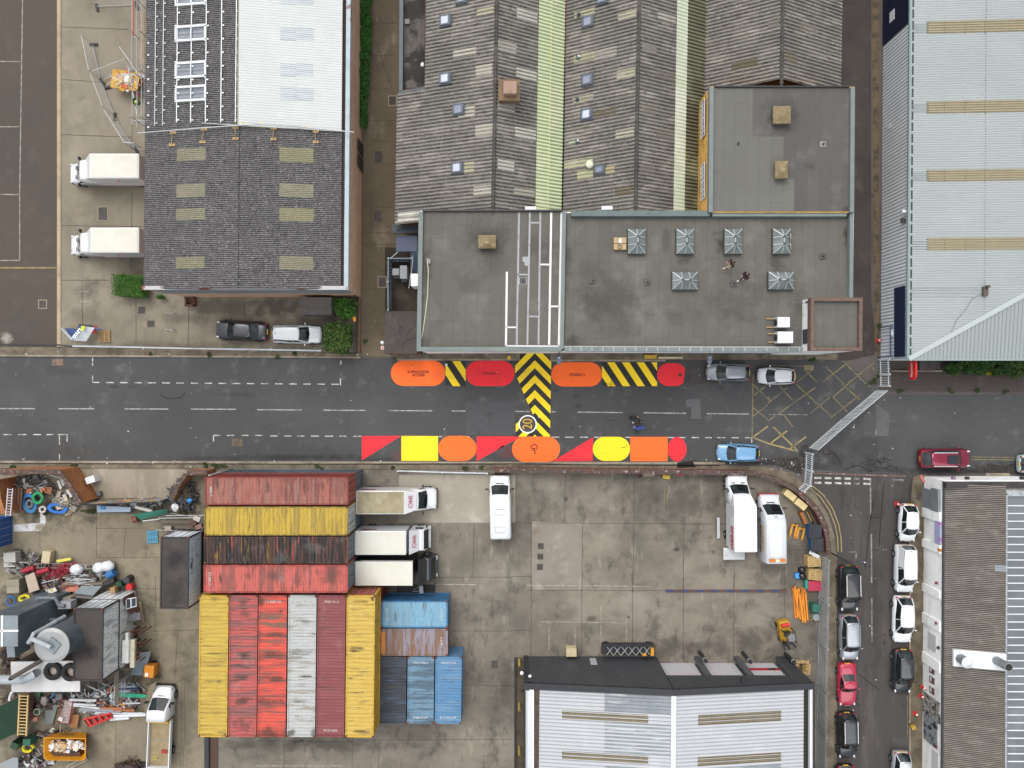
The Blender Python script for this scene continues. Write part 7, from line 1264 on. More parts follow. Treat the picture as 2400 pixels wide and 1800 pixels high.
def boxvan(lab,rect,h,hd,roofm,cabx,kind='luton',W=2.05,side=None,boxz=.75,gap=.0,letter=None,group='box vans',name='box_van',cabm=None,boxm=None,dtext=None,**kw):
    x0,y0,x1,y1=rect;q=P((x0+x1)/2,(y0+y1)/2,h);s_=(H-h)/FP;a_,b_=(x1-x0)*s_,(y1-y0)*s_;Lb,Wb=(a_,b_) if hd in (0,180) or abs(hd)<10 or abs(hd-180)<10 else (b_,a_)
    t=thing(name,lab,'truck',(q.x,q.y,-.0),R(hd),group);cabm=cabm or vwh;boxm=boxm or vwh
    mb=MB();mb.box(0,0,(h-.04+boxz)/2,Lb,Wb,h-.04-boxz);o=obj('box_body',mb,boxm,t);bev(o,.04);mb=MB();mb.box(0,0,h-.02,Lb-.16,Wb-.16,.05);obj('box_roof',mb,roofm,t)
    mb=MB();mb.box(-Lb/2-.01,0,(h+boxz)/2,.06,Wb-.14,h-boxz-.15);obj('rear_door',mb,plain('b9bdc0'),t)
    mb=MB();mb.box(.3,0,.62,Lb+1.5,.9,.2);obj('chassis',mb,mund,t)
    xf=Lb/2+cabx
    if kind=='luton':
        xr=van_front(t,xf,W,cabm,2.1,1.1,.85,.7,max(.5,cabx-1.55),**kw);mb=MB();w_=Wb/2
        dl=min(.95,cabx-1.2);mb.loft([[(Lb/2-.02,-w_,2.0),(Lb/2-.02,w_,2.0),(Lb/2-.02,w_,h-.04),(Lb/2-.02,-w_,h-.04)],[(Lb/2+dl,-w_*.80,2.0),(Lb/2+dl,w_*.80,2.0),(Lb/2+dl*.97,w_*.78,2.26),(Lb/2+dl*.97,-w_*.78,2.26)]]);D0,D1=Vector((Lb/2,0,h-.04)),Vector((Lb/2+dl*.97,0,2.26));obj('wind_deflector',mb,cabm,t)
    else:
        w=W/2;ln=cabx-gap;mb=MB();xc=Lb/2+gap;top=kind[1]
        mb.loft([[(xf-ln*(0),-w*.9,.5),(xf,w*.9,.5),(xf-.05,w*.92,1.3),(xf-.05,-w*.92,1.3)][::1],[(xf-.25,-w,.45),(xf-.25,w,.45),(xf-.34,w*.93,top-.2),(xf-.34,-w*.93,top-.2)],[(xf-.6,-w,.45),(xf-.6,w,.45),(xf-.6,w*.9,top),(xf-.6,-w*.9,top)],[(xc,-w,.45),(xc,w,.45),(xc,w*.9,top+.05),(xc,-w*.9,top+.05)]]);o=obj('cab',mb,cabm,t);bev(o,.08)
        mb=MB();glassq(mb,[(xf-.035,-w*.84,1.38),(xf-.035,w*.84,1.38),(xf-.38,w*.80,top-.16),(xf-.38,-w*.80,top-.16)]);obj('windscreen',mb,mgls,t)
        for s_ in (-1,1):mb=MB();mb.box(xf-.8,s_*(w*.965),1.65,.7,.05,.6);obj('side_window',mb,mgls,t);mb=MB();mb.box(xf-.1,s_*(w+.2),1.9,.12,.2,.4);mb.bar((xf-.2,s_*w*.95,1.9),(xf-.1,s_*(w+.2),1.9),.04);obj('mirror',mb,mbl,t);mb=MB();mb.box(xf+.02,s_*w*.7,.75,.08,.35,.2);obj('headlight',mb,mhl,t)
        if kind[2]:mb=MB();w2=w*.86;mb.loft([[(xf-.75,-w2,top),(xf-.75,w2,top),(xf-.75,w2,top+.03),(xf-.75,-w2,top+.03)],[(xc+.05,-w,top),(xc+.05,w,top),(xc+.05,w*1.02,h-.1),(xc+.05,-w*1.02,h-.1)]]);obj('wind_deflector',mb,cabm,t);D0,D1=Vector((xc+.05,0,h-.1)),Vector((xf-.75,0,top+.03))
        mb=MB();mb.box(xf-.0,0,.5,.2,W*.95,.3);obj('bumper',mb,cabm,t)
    wheels(t,0,W+.05,(xf-.85,-Lb/2+1.0),.36,.26)
    if dtext:
        d=(D1-D0).normalized();n=Vector((-d.z,0,d.x));p=(D0+D1)/2+n*.03;o=text(dtext,.62,mpk,p,(0,0,0),t,bold=.02,name='lettering');o.rotation_euler=Matrix((Vector((0,1,0)),-d,n)).transposed().to_euler()
    if letter:
        for s__,sz,m_,loc,rot,bd in letter:text(s__,sz,m_,loc,rot,t,bold=bd,name='lettering')
    return t
mpk=M('faded_pink_letter',c('c98a96'),.6,grain=None);mpr=M('plum_letter',c('7c2f45'),.6,grain=None);mgy=M('grey_letter',c('9a9ea5'),.6,grain=None);mrd=M('red_letter',c('c4203a'),.6,grain=None)
for rect,lab in (((209,359.5,324,417.5),'white box van backed to the warehouse dock, upper of the two'),((211,533,324,592),'white box van backed to the warehouse dock, lower of the two')):
    t=boxvan(lab,rect,3.25,180,mbox_c,3.1,W=2.0,vents=2);Lb=115*(64.25)/FP;s_=64.25/FP
    mb=MB();mb.bar((.2,29*s_+.02,2.3),(-.1,29*s_+.02,2.45),.10,.02);mb.bar((-.1,29*s_+.02,2.45),(-.4,29*s_+.02,2.9),.08,.02);obj('red_flash',mb,mrd,t);mb=MB();mb.box(-.9,29*s_+.015,2.2,1.6,.02,.08);obj('grey_lettering_line',mb,mgy,t)
o1=boxvan('white box truck with mildewed tan roof and pinkish lettering above the windscreen',(835,1150.5,948.5,1205.5),3.1,0,mbox_d,2.6,W=2.05,vents=0,dtext='OMI',letter=[('OMI',.75,mpr,(-1.2,55*64.4/FP/2+.03,2.4),(R(90),0,R(180)),.02)])
o2=boxvan('white cab over box truck with cream roof, middle of the three trucks by the containers',(832,1245,951.5,1301),3.3,0,mbox_c,1.8,('cab',2.15,1),W=2.1,gap=.2,dtext='OMI',letter=[('OMI',.8,mpr,(-1.2,56*64.2/FP/2+.03,2.6),(R(90),0,R(180)),.02)])
pb=paint('1e222a');boxvan('black cabbed truck with long cream roofed box, lowest of the three trucks',(830.5,1314,969,1374.5),3.4,0,mbox_c,1.8,('cab',2.2,1),W=2.25,gap=.35,cabm=pb,boxm=paint('15161a'))
t=boxvan('white box truck with red lettering and lowered tail lift, right side of the yard',(1721.5,1187.5,1775,1294),3.3,90.5,paint('e2e2de'),2.5,W=2.05,vents=2,letter=[('SPEED',.8,mrd,(-.9,53.5*64.2/FP/2+.03,2.55),(R(90),0,R(180)),.02),('DELIVERY',.26,mgy,(-.9,53.5*64.2/FP/2+.03,1.95),(R(90),0,R(180)),.0)])
hl_=106.5*64.2/FP/2
mb=MB();mb.box(-hl_-.7,.35,.9,1.1,1.95,.08);mb.box(-hl_-1.1,.35,.84,.3,1.95,.06);obj('tail_lift',mb,plain('cfd2d3'),t);mb=MB();mb.box(-hl_+1.6,1.65,.5,1.9,.25,.06);obj('side_guard',mb,plain('b9bdc0'),t)
# long white panel van and the lettered high roof van
def panelvan(lab,px,py,hd,L,W,Ht,pm,bumper=None,ribs=0,letters=None,extra=None):
    q=P(px,py,Ht*.5);t=thing('panel_van',lab,'van',(q.x,q.y,0),R(hd),'panel vans');w=W/2;xr=van_front(t,L/2,W,pm,Ht-.28,1.15,.85,.75,.8,bumper,1)
    mb=MB();vloft(mb,[(xr+.5,w,.3,Ht-.12,.82),(xr-.1,w,.3,Ht,.84),(-L/2+.15,w,.3,Ht,.84),(-L/2+.04,w*.97,.35,Ht-.10,.84),(-L/2,w*.92,.4,Ht-.3,.85)]);obj('body',mb,pm,t,smooth=True)
    for i in range(ribs):mb=MB();mb.bar((xr-.4,-w*.6+i*w*1.2/(ribs-1),Ht+.015),(-L/2+.9,-w*.6+i*w*1.2/(ribs-1),Ht+.015),.05,.03);obj('roof_rib',mb,pm,t)
    for s_ in (-1,1):mb=MB();mb.box(-L/2+.02,s_*w*.85,1.1,.06,.12,.5);obj('tail_light',mb,mtl,t);mb=MB();mb.box(-L/2-.005,s_*w*.45,1.3,.03,w*.8,1.6);obj('rear_door',mb,pm,t)
    if letters:
        for s__,sz,m_,loc,rot in letters:text(s__,sz,m_,loc,rot,t,bold=.015)
    wheels(t,L,W,(L/2-.9,-L/2+1.2),.35,.23);mb=MB();mb.box(0,0,.32,L*.85,W*.85,.15);obj('underbody',mb,mund,t);return t
t=panelvan('long plain white panel van parked alone nose to the road fence',1172.5,1187,91,5.6,1.98,2.35,vwh,ribs=3)
for x_,n_ in ((-.3,1),(-1.9,1)):mb=MB();mb.tube([(x_-.25,-.45,2.42),(x_+.25,-.45,2.42),(x_+.25,.45,2.42),(x_-.25,.45,2.42)],.018,4,closed=True);obj('roof_marking',mb,mgy,t)
spw=paint('d5d9de');t=panelvan('silver white high roofed van with red bumper and orange roof lights',1808,1238,90.5,6.0,2.0,2.75,spw,plain('b3242e'),ribs=7,letters=[('DOUBLE AT',.42,M('amber_letter',c('e3a02a'),.6,grain=None),(-.8,1.005,2.0),(R(78),0,R(180))),('EXPERT FITTERS',.34,M('navy_letter',c('2c2d55'),.6,grain=None),(-.9,1.015,1.45),(R(90),0,R(180))),('www',.14,mgy,(1.3,0,2.68),(0,R(20),R(90)))])
mb=MB();mb.box(-2.6,0,2.84,.2,1.45,.12);lb=obj('light_bar',mb,plain('e4e0c8'),t)
for s_ in (-1,1):mb=MB();mb.box(-2.6,s_*.46,2.86,.24,.55,.13);o=obj('beacon',mb,plain('e0761c'),lb)
# white flatbed with long dropside body
q=P(383,1650,1.2);t=thing('flatbed_truck','white dropside flatbed truck parked nose to the scrap heap','truck',(P(378,1705,.9).x,P(378,1705,.9).y,0),R(87.5));van_front(t,3.75,1.95,vwh,2.1,1.1,.9,.8,.95)
mb=MB();mb.box(-1.35,0,.92,4.3,2.0,.1);obj('bed',mb,M('ply_bed',c('9a8a6a'),.85,L=((c('77694d'),1.2,.45,.6,.5),),grain=(6,.1),sp='O'),t)
for s_ in (-1,1):mb=MB();mb.box(-1.35,s_*1.0,1.12,4.4,.08,.42);obj('dropside',mb,m_whitem,t)
mb=MB();mb.box(-3.54,0,1.12,.08,2.0,.42);obj('tailboard',mb,m_whitem,t);mb=MB();mb.box(.83,0,1.3,.1,1.9,.8);obj('headboard',mb,plain('d8b23a'),t);mb=MB();mb.bar((-.9,-1,1.3),(-.9,1,1.3),.04);obj('cross_bar',mb,m_galv,t);wheels(t,0,2.0,(2.85,-2.3),.36,.24);mb=MB();mb.box(-.5,0,.65,6.4,.9,.25);obj('chassis',mb,mund,t)
q=P(385,1761.5,1.05);mb=MB();mb.box(q.x,q.y,1.05,.48,.3,.14);mb.box(q.x,q.y,1.14,.2,.2,.06);one('toolbox',mb,plain('a93338'),'small red and white box in the bed of the flatbed truck','box')
q=P(364,1777,1.05);mb=MB();mb.ring(q.x,q.y,1.01,.14,.035,16,6);one('strap_coil',mb,plain('c9b91f'),'yellow coil in the bed of the flatbed truck','coil')
# ================================================================ yard goods, street furniture
def bx(nm,lab,cat,px,py,w,d,h,rz=0,col='b59a6e',z=0,grp=None,bv=.02,mat=None,rx=0,ry=0):
    q=P(px,py,z+h);mb=MB();mb.box(0,0,0,w,d,h);o=one(nm,mb,mat or plain(col),lab,cat,grp);o.location=(q.x,q.y,z+.005);o.rotation_euler=(R(rx),R(ry),R(rz))
    if rx or ry:o.location.z+=.12
    return bev(o,bv) if bv else o
def tb(nm,lab,cat,pts,r,z,col,grp=None,n=8,hz=None):mb=MB();mb.tube([P(x,y,zz_) for (x,y),zz_ in zip(pts,z if isinstance(z,(list,tuple)) else [z]*len(pts))],r,n);return one(nm,mb,plain(col) if isinstance(col,str) else col,lab,cat,grp)
def pallet(lab,px,py,z,rz,n=1,col='c2a36c',sx=1.2,sy=1.0,grp='wooden pallets'):
    """stack of n pallets, one thing each"""
    for i in range(n):
        zt=z+.145*i;q=P(px,py,z+.14*n);t=thing('pallet',lab if n==1 else ('%s, %s'%(lab,'top one' if i==n-1 else '%s from the ground'%('bottom one','second','third','fourth','fifth','sixth')[i])),'pallet',(q.x+random.uniform(-.03,.03),q.y,zt),R(rz+random.uniform(-3,3)),grp);m=plain(col)
        mb=MB()
        for k in range(7):mb.box(0,-sy/2+.06+k*(sy-.12)/6,.128,sx,.09,.022)
        obj('deck_boards',mb,m,t);mb=MB()
        for k in (-1,0,1):mb.box(k*(sx/2-.06),0,.058,.1,sy,.115)
        obj('bearers',mb,m,t)
Z6_=lambda x,y:zz(1820,1140,12.29,[(x,y)])[0];Z7=lambda x,y:zz(1800,1270,5.027,[(x,y)])[0]
for (x,y),lab in ((Z6_(400,260),'pale timber crate against the curved wall, upper one'),(Z6_(710,520),'pale timber crate against the curved wall, lower one')):bx('timber_crate',lab,'crate',x,y,1.15,.62,.85,-38,'d3c08a',grp='pale crates at the curved wall')
x,y=Z6_(790,920);bx('orange_crate','long orange brown crate leaning beside the pale crates','crate',x,y,.32,1.15,.6,24,'9c5f2c');
for i in range(3):x,y=Z6_(940+50*i,870+20*i);bx('timber_offcut','weathered timber length between crate and curved wall, %s'%('nearest the crate','middle one','nearest the wall')[i],'timber',x,y,.1,1.1,.35,26,('a38a55','4a3726','6d5738')[i],grp='timber lengths at the curved wall')
for k,(a,b,c2,d) in enumerate((((455,1105),(380,1440),(590,1110),(508,1480)),((640,1200),(575,1510),(800,1230),(722,1545)))):
    t=thing('pallet_truck','yellow pallet truck, %s of the pair behind the high roofed van'%('left','right')[k],'pallet truck',P(*Z6_(*a)),world=True,group='yellow pallet trucks');m=plain('dd9a2a');A,B_,C_,D_=[P(*Z6_(*p),.2) for p in (a,b,c2,d)]
    for p,q in ((A,B_),(C_,D_)):mb=MB();mb.bar(p,q,.17,.07);obj('fork',mb,m,t);mb=MB();e=q+(p-q).normalized()*.12;mb.cyl(e.x,e.y,.01,.245,.05,10);obj('roller',mb,m_dark,t)
    mb=MB();mb.bar(A,C_,.16,.12);obj('crosshead',mb,m,t);mb=MB();e=(A+C_)/2;mb.bar(e,e+Vector((.02,.25,.55)),.07);mb.bar(e+Vector((-.15,.27,.75)),e+Vector((.2,.27,.75)),.04);mb.bar(e+Vector((.02,.25,.5)),e+Vector((.02,.27,.75)),.04);obj('handle',mb,m_dark,t)
for k,((x,y),rz) in enumerate(((Z6_(1140,1310),-2),(Z6_(1190,1690),1))):
    q=P(x,y,1.3);t=thing('waste_bin','blue wheeled bin with black lid at the curved wall, %s one'%('upper','lower')[k],'bin',(q.x,q.y,0),R(rz),'blue bins at the curved wall');mb=MB();mb.loft([[(-.42,-.5,.12),(.42,-.5,.12),(.42,.5,.12),(-.42,.5,.12)],[(-.55,-.62,1.12),(.55,-.62,1.12),(.55,.62,1.12),(-.55,.62,1.12)]]);obj('bin_body',mb,plain('1f6fae'),t)
    mb=MB();mb.box(0,0,1.17,1.15,1.28,.1);mb.box(.06,0,1.24,.8,1.1,.06);o=obj('lid',mb,plain('23262e'),t);bev(o,.04)
    for sx in (-1,1):
        for sy in (-1,1):mb=MB();mb.cyl(sx*.35,sy*.42,0,.13,.07,10);obj('castor',mb,m_dark,t)
x,y=Z7(530,230);pallet('pallet of the upper stack under the white board',x+3,y,0,2,6);x,y=Z7(560,390);pallet('pallet of the lower stack beside the fence',x,y,0,-6,5)
x,y=Z7(545,150);bx('white_board','white board lying over the upper pallet stack','board',x,y,1.0,.32,.04,-30,'cfd4da',z=.92)
for (x,y),lab in ((Z7(400,330),'upper'),(Z7(405,405),'lower')):mb=MB();q=P(x,y,.3);mb.ico(q.x,q.y,.28,.33,2,.15,1,1,.85);one('rubbish_bag',mb,M('black_polythene',c('17181b'),.3,grain=(10,.2)),'%s black rubbish bag beside the pallet stacks'%lab,'bag','black rubbish bags',smooth=True)
x,y=Z7(348,402);bx('blue_crate','bright blue crate left of the black bags','crate',x,y,.4,.5,.3,8,'3f93dd')
x,y=Z7(552,522);t_=bx('red_crate','crimson slatted plastic crate by the fence below the pallets','crate',x,y,1.2,.9,.6,-2,'b3284a');x,y=Z7(458,505);bx('teal_crate','teal crate behind the crimson slatted one','crate',x,y,.3,.85,.5,0,'1f8a78')
for i,(x0,y0,x1,y1) in enumerate(((292,545,322,900),(318,525,345,895),(340,560,350,890),(300,560,380,915),(360,545,385,910),(352,600,430,935),(395,540,410,930),(372,610,410,950),(410,560,436,955),(430,545,462,920),(400,545,445,945),(442,600,468,925))):
    a,b=P(*Z7(x0,y0),.1+.05*(i%4)),P(*Z7(x1,y1),.1+.05*(i%4));t=thing('racking_beam','orange racking beam, number of beams left of it in the heap: %s'%'none one two three four five six seven eight nine ten eleven'.split()[i],'beam',a,world=True,group='orange racking beams');mb=MB();mb.bar(a,b,.13,.09);obj('beam',mb,plain('e58f1c' if i%3 else 'd47c14'),t)
    mb=MB();mb.box(a.x,a.y,a.z,.24,.06,.14);obj('end_plate',mb,plain('c97a1c'),t)
x,y=Z7(568,783);bx('green_bin','dark green plastic bin with square lid by the fence','bin',x,y,.62,.75,.9,-4,'1b6a58',bv=.05)
q=P(*Z7(570,890),.6);mb=MB();mb.cyl(0,0,0,.62,.32,20);mb.ring(0,0,.6,.31,.02,20,5);mb.ring(0,0,.35,.325,.012,20,5);o=one('metal_drum',mb,m_galv,'small grey steel drum beside the green bin','drum');o.location=(q.x,q.y,0)
tb('yellow_hose','yellow hose tangled round the grey drum','hose',[Z7(492,870),Z7(520,900),Z7(500,920),Z7(550,915),Z7(575,960)],.035,.1,'d2a72c')
# forklift
q=P(*Z7(245,1100),1.2);t=thing('forklift','yellow and black forklift truck with red gas bottle','forklift',(q.x-.1,q.y,0),R(-78));m=plain('b98d1c')
mb=MB();vloft(mb,[(-1.25,.35,.3,.95,.85),(-1.1,.52,.2,1.05,.9),(-.5,.58,.2,1.0,.92),(.5,.58,.2,.7,.92),(.75,.52,.25,.6,.9)]);obj('body',mb,m,t);mb=MB()
for sx,sy in ((-.55,-.45),(-.55,.45),(.5,-.45),(.5,.45)):mb.bar((sx,sy,.8),(sx*.9,sy*.95,2.05),.07)
for y_ in (-.42,.42):mb.bar((-.5,y_,2.05),(.5,y_,2.05),.07)
for i in range(5):mb.bar((-.5+.25*i,-.42,2.05),(-.5+.25*i,.42,2.05),.05)
obj('overhead_guard',mb,m_dark,t);mb=MB();mb.box(-.05,.05,2.09,.62,.6,.02);obj('roof_panel',mb,plain('7a7a80'),t);mb=MB();mb.tube([(-.95,-.35,1.2),(-.95,.35,1.2)],.17,12);obj('gas_bottle',mb,plain('d8262b'),t)
mb=MB();mb.box(-.1,0,1.05,.5,.5,.14);mb.box(-.32,0,1.35,.1,.5,.5);obj('seat',mb,m_dark,t);mb=MB()
for y_ in (-.3,.3):mb.bar((.9,y_,.1),(.92,y_,2.0),.1);mb.box(1.35,y_*.7,.08,.95,.12,.05)
mb.box(.93,0,1.95,.08,.6,.08);mb.box(.93,0,.5,.08,.8,.1);obj('mast',mb,m_dark,t)
for sx in (-.8,.5):
    for sy in (-1,1):mb=MB();mb.tube([(sx,sy*.42,.25),(sx,sy*.6,.25)],.25,16);obj('wheel',mb,mtyre,t)
for i in range(2):x,y=Z7(425-20*i,1500-40*i);pallet('pallet by the corner of the dark fronted workshop, %s'%('lower','upper')[i],x,y,0,-3,1)
# scissor lift
q0,q1=P(1411,1514,1.3),P(1537,1541,1.3);t=thing('scissor_lift','folded scissor lift with silver lattice in front of the workshop','access platform',((q0.x+q1.x)/2,(q0.y+q1.y)/2,0));L_,D_=q1.x-q0.x,q0.y-q1.y
mb=MB();mb.box(0,0,.45,L_-.1,D_-.1,.4);obj('chassis',mb,m_dark,t);mb=MB()
for y_ in (-D_/2+.06,D_/2-.06):mb.bar((-L_/2,y_,1.2),(L_/2,y_,1.2),.07)
obj('rail',mb,m_dark,t)
for i in range(6):x=-L_/2+.45+i*.68;mb=MB();mb.bar((x,-D_/2+.1,1.0),(x+.62,D_/2-.12,1.05),.06);mb.bar((x+.62,-D_/2+.1,1.0),(x,D_/2-.12,1.05),.06);obj('scissor_arm',mb,m_steelb,t)
mb=MB();mb.box(L_/2-.3,-.05,1.1,.25,.7,.3);obj('control_box',mb,plain('e3a21f'),t);mb=MB();mb.box(L_/2-1.0,-.35,1.05,.38,.18,.2);obj('battery_box',mb,plain('dd9c1f'),t)
for x_ in (-L_/2+.5,L_/2-.5):
    for s in (-1,1):mb=MB();mb.tube([(x_,s*(D_/2-.25),.25),(x_,s*(D_/2-.02),.25)],.25,14);obj('wheel',mb,mtyre,t)
a,b=P(1560,1384.5),P(1843,1384.5);t=thing('floor_barrier','long low blue and brown barrier rail lying across the yard','barrier',a,world=True)
for i in range(16):mb=MB();w=(b.x-a.x)/16;mb.box(a.x+w*(i+.5),a.y,.09,w-.01,.17,.16);obj('barrier_section',mb,plain('2f3a66' if i%2==0 else '5a3d36'),t)
# along the road wall
Zk=lambda x,y:zr(2,2,[(x,y)])[0]
x,y=Zk(1335,803);bx('cleaning_bucket','yellow wheeled mop bucket below the road wall','bucket',x,y,.7,.42,.35,-4,'cbb045',bv=.06);x,y=Zk(1182,788);bx('leaning_pallet','grey wooden skid lying below the road wall','pallet',x,y,1.1,.25,.12,0,'9a8d74');x,y=Zk(1452,785);bx('pink_mat','small pink mat below the road wall','mat',x,y,.55,.16,.04,0,'c8325c')
q=P(*Zk(1100,790),.2);mb=MB();mb.cyl(0,0,0,.25,.13,16,.17,cap=False);mb.cyl(0,0,0,.03,.13,16);o=one('purple_tub',mb,plain('7c4a5c'),'purple tub below the road wall','tub');o.location=(q.x,q.y,.01)
# lamp column and wall lights
t=thing('street_lamp','black street lamp column at the end of the curved wall','street lamp',P(1944,1294));mb=MB();mb.tube([(0,0,0),(0,0,3.9)],[.08,.05],8);mb.tube([(0,0,3.9),(.35,.1,4.15),(.9,.1,4.2)],.035,6);obj('column',mb,m_dark,t);mb=MB();mb.ico(1.15,.1,4.2,.3,2,0,1.2,.6,.35);obj('lamp_head',mb,plain('3a3f45'),t,smooth=True);mb=MB();mb.cyl(1.2,.1,4.26,4.32,.05,8);obj('photocell',mb,m_white,t)
for x,y,z,lab in ((1310,843,5.2,'left grey lantern on the street wall beside the chevron'),(1663,842,5.2,'right grey lantern on the street wall above the grey hatchback')):
    q=P(x,y,z);Yw=(CY-819.5)*(H-hF)/FP;t=thing('wall_lantern',lab,'lamp',(q.x,Yw,0),group='wall lanterns over the street');mb=MB();mb.bar((0,0,z+.1),(0,q.y-Yw,z+.12),.05);obj('bracket',mb,m_dark,t);mb=MB();mb.ico(0,q.y-Yw,z,.3,2,0,.8,1.6,.5);obj('lamp_head',mb,plain('7b8494'),t,smooth=True);mb=MB();mb.cyl(0,q.y-Yw+.15,z+.13,z+.2,.06,8);obj('photocell',mb,m_white,t)
q=P(1193,838.5,1);mb=MB();mb.cyl(0,0,0,1.0,.1,12);mb.cyl(0,0,1.0,1.04,.17,16);o=one('yellow_post',mb,plain('e0b416'),'yellow topped post on the pavement left of the chevron','post');o.location=(q.x,q.y,.08)
q=P(1200,847);mb=MB();mb.ring(0,0,.04,.13,.03,16,6);o=one('black_hoop',mb,m_dark,'black ring lying by the yellow topped post','ring');o.location=(q.x,q.y,.0)
q=P(1046,855,.8);mb=MB();mb.cyl(0,0,0,.8,.05,8);mb.box(0,0,.84,.2,.2,.1);o=one('marker_post',mb,m_whitem,'small white capped marker post beside the small striped block','post');o.location=(q.x,q.y,0)
def cone(lab,x,y,h=.75,lean=0):
    q=P(x,y,h*.5);t=thing('traffic_cone',lab,'cone',(q.x,q.y,.09),group='traffic cones');mb=MB();mb.box(0,0,.02,.38,.38,.04);mb.cyl(0,0,.03,h*.45,.15,14,.10);obj('base',mb,plain('c92a2a'),t);mb=MB();mb.cyl(0,0,h*.45,h*.72,.10,14,.06);obj('sleeve',mb,m_white,t);mb=MB();mb.cyl(0,0,h*.72,h,.06,14,.025);obj('tip',mb,plain('d8392f'),t)
for (x,y),lab in ((zr(3,3,[(1350,970)])[0],'cone with white sleeve by the sooty wall'),(zr(3,3,[(1283,1198)])[0],'cone on the pavement across from the graffiti door'),(zr(3,2,[(1125,1040)])[0],'cone behind the small rounded white hatchback'),(zr(3,1,[(963,1284)])[0],'red cone at the blue entrance frame'),(zr(3,3,[(1335,1045)])[0],'small white cone below the sleeved cone')):cone(lab,x,y)
x,y=zr(3,3,[(1262,1313)])[0];bx('yellow_sign','yellow folded floor sign on the right hand pavement','sign',x,y,.45,.35,.5,20,'b9963e');x,y=zr(3,2,[(1335,825)])[0];tb('pink_flag','faded pink furled banner at the corner of the white workshop','banner',[(x-4,y-8),(x+3,y+6)],.14,[2.2,2.6],'c06a62')
q=P(*zr(1,1,[(1093,1345)])[0],.9);t=thing('road_lantern','white and orange standing lantern bin beside the substation hut','post',(q.x,q.y,0));mb=MB();mb.cyl(0,0,0,.9,.16,14);obj('body',mb,m_white,t);mb=MB();mb.cyl(0,0,.9,.94,.1,14);obj('top',mb,plain('dd5a33'),t);mb=MB();mb.ico(.02,.45,1.1,.17,2);obj('globe',mb,m_white,t)
x,y=zr(1,1,[(853,1102)])[0];mb=MB();q=P(x,y,2.15);mb.ico(q.x,q.y,2.15,.2,2,.5,.6,1.2,.4);one('orange_jacket',mb,plain('e08a1e'),'orange hi vis jacket snagged on the black railing','jacket')
# sign heap and pallet in the west yard
Zw=lambda x,y:zr(0,1,[(x,y)])[0]
bd='boards dumped in the west yard'
def board(lab,pts,col,z=.5,g=bd,nm='sign_board',cat='board',th=.05):
    mb=MB();q=[P(x,y,zz_) for (x,y),zz_ in zip(pts,z if isinstance(z,(list,tuple)) else [z]*len(pts))];n=mb.vs(q+[p-Vector((0,0,th)) for p in q]);k=len(q);a=sum(q[i].x*q[(i+1)%k].y-q[(i+1)%k].x*q[i].y for i in range(k));r=range(k) if a>0 else range(k-1,-1,-1);mb.face([n+i for i in r]);mb.face([n+k+i for i in list(r)[::-1]])
    for i in range(k):mb.face((n+i,n+k+i,n+k+(i+1)%k,n+(i+1)%k))
    return one(nm,mb,plain(col) if isinstance(col,str) else col,lab,cat,g)
board('dark blue board under the white sign',[Zw(560,1175),Zw(680,1185),Zw(640,1250),Zw(610,1255)],'22407a',.3);board('grey frame edge leaning left of the sign heap',[Zw(512,1165),Zw(540,1180),Zw(640,1275),Zw(612,1280)],'a6adb2',.8)
s_=board('large white sign board with blue stripe and lettering',[Zw(720,1160),Zw(818,1172),Zw(745,1290),Zw(622,1282)],'ced3d8',[1.3,1.2,.6,.7]);board('blue and lime end of the white sign',[Zw(685,1158),Zw(722,1160),Zw(660,1240),Zw(622,1282)],'2a4f96',[1.33,1.32,1.0,.75]);board('lime green patch on the sign heap',[Zw(700,1158),Zw(738,1160),Zw(722,1200),Zw(695,1196)],'c3cf2c',1.4)
q=P(*Zw(668,1222),1.2);t=text('COLRY',.34,m_white,(q.x,q.y,1.25),(0,0,R(52)),None,bold=.02,name='sign_lettering');tag(t,'white lettering on the blue strip of the dumped sign','lettering')
board('red crate edge behind the dumped sign',[Zw(800,1155),Zw(835,1160),Zw(830,1225),Zw(795,1220)],'a3222c',.5);board('black board at the back of the sign heap',[Zw(680,1138),Zw(800,1150),Zw(780,1180),Zw(670,1175)],'33363a',.7);tb('blue_pole','blue pole sticking out of the sign heap','pole',[Zw(790,1175),Zw(878,1190)],.05,.6,'2f5fa8')
x,y=Zw(900,1248);pallet('single brown pallet beside the dumped signs',x,y,0,1,1,'a07f4c',1.05,1.1)
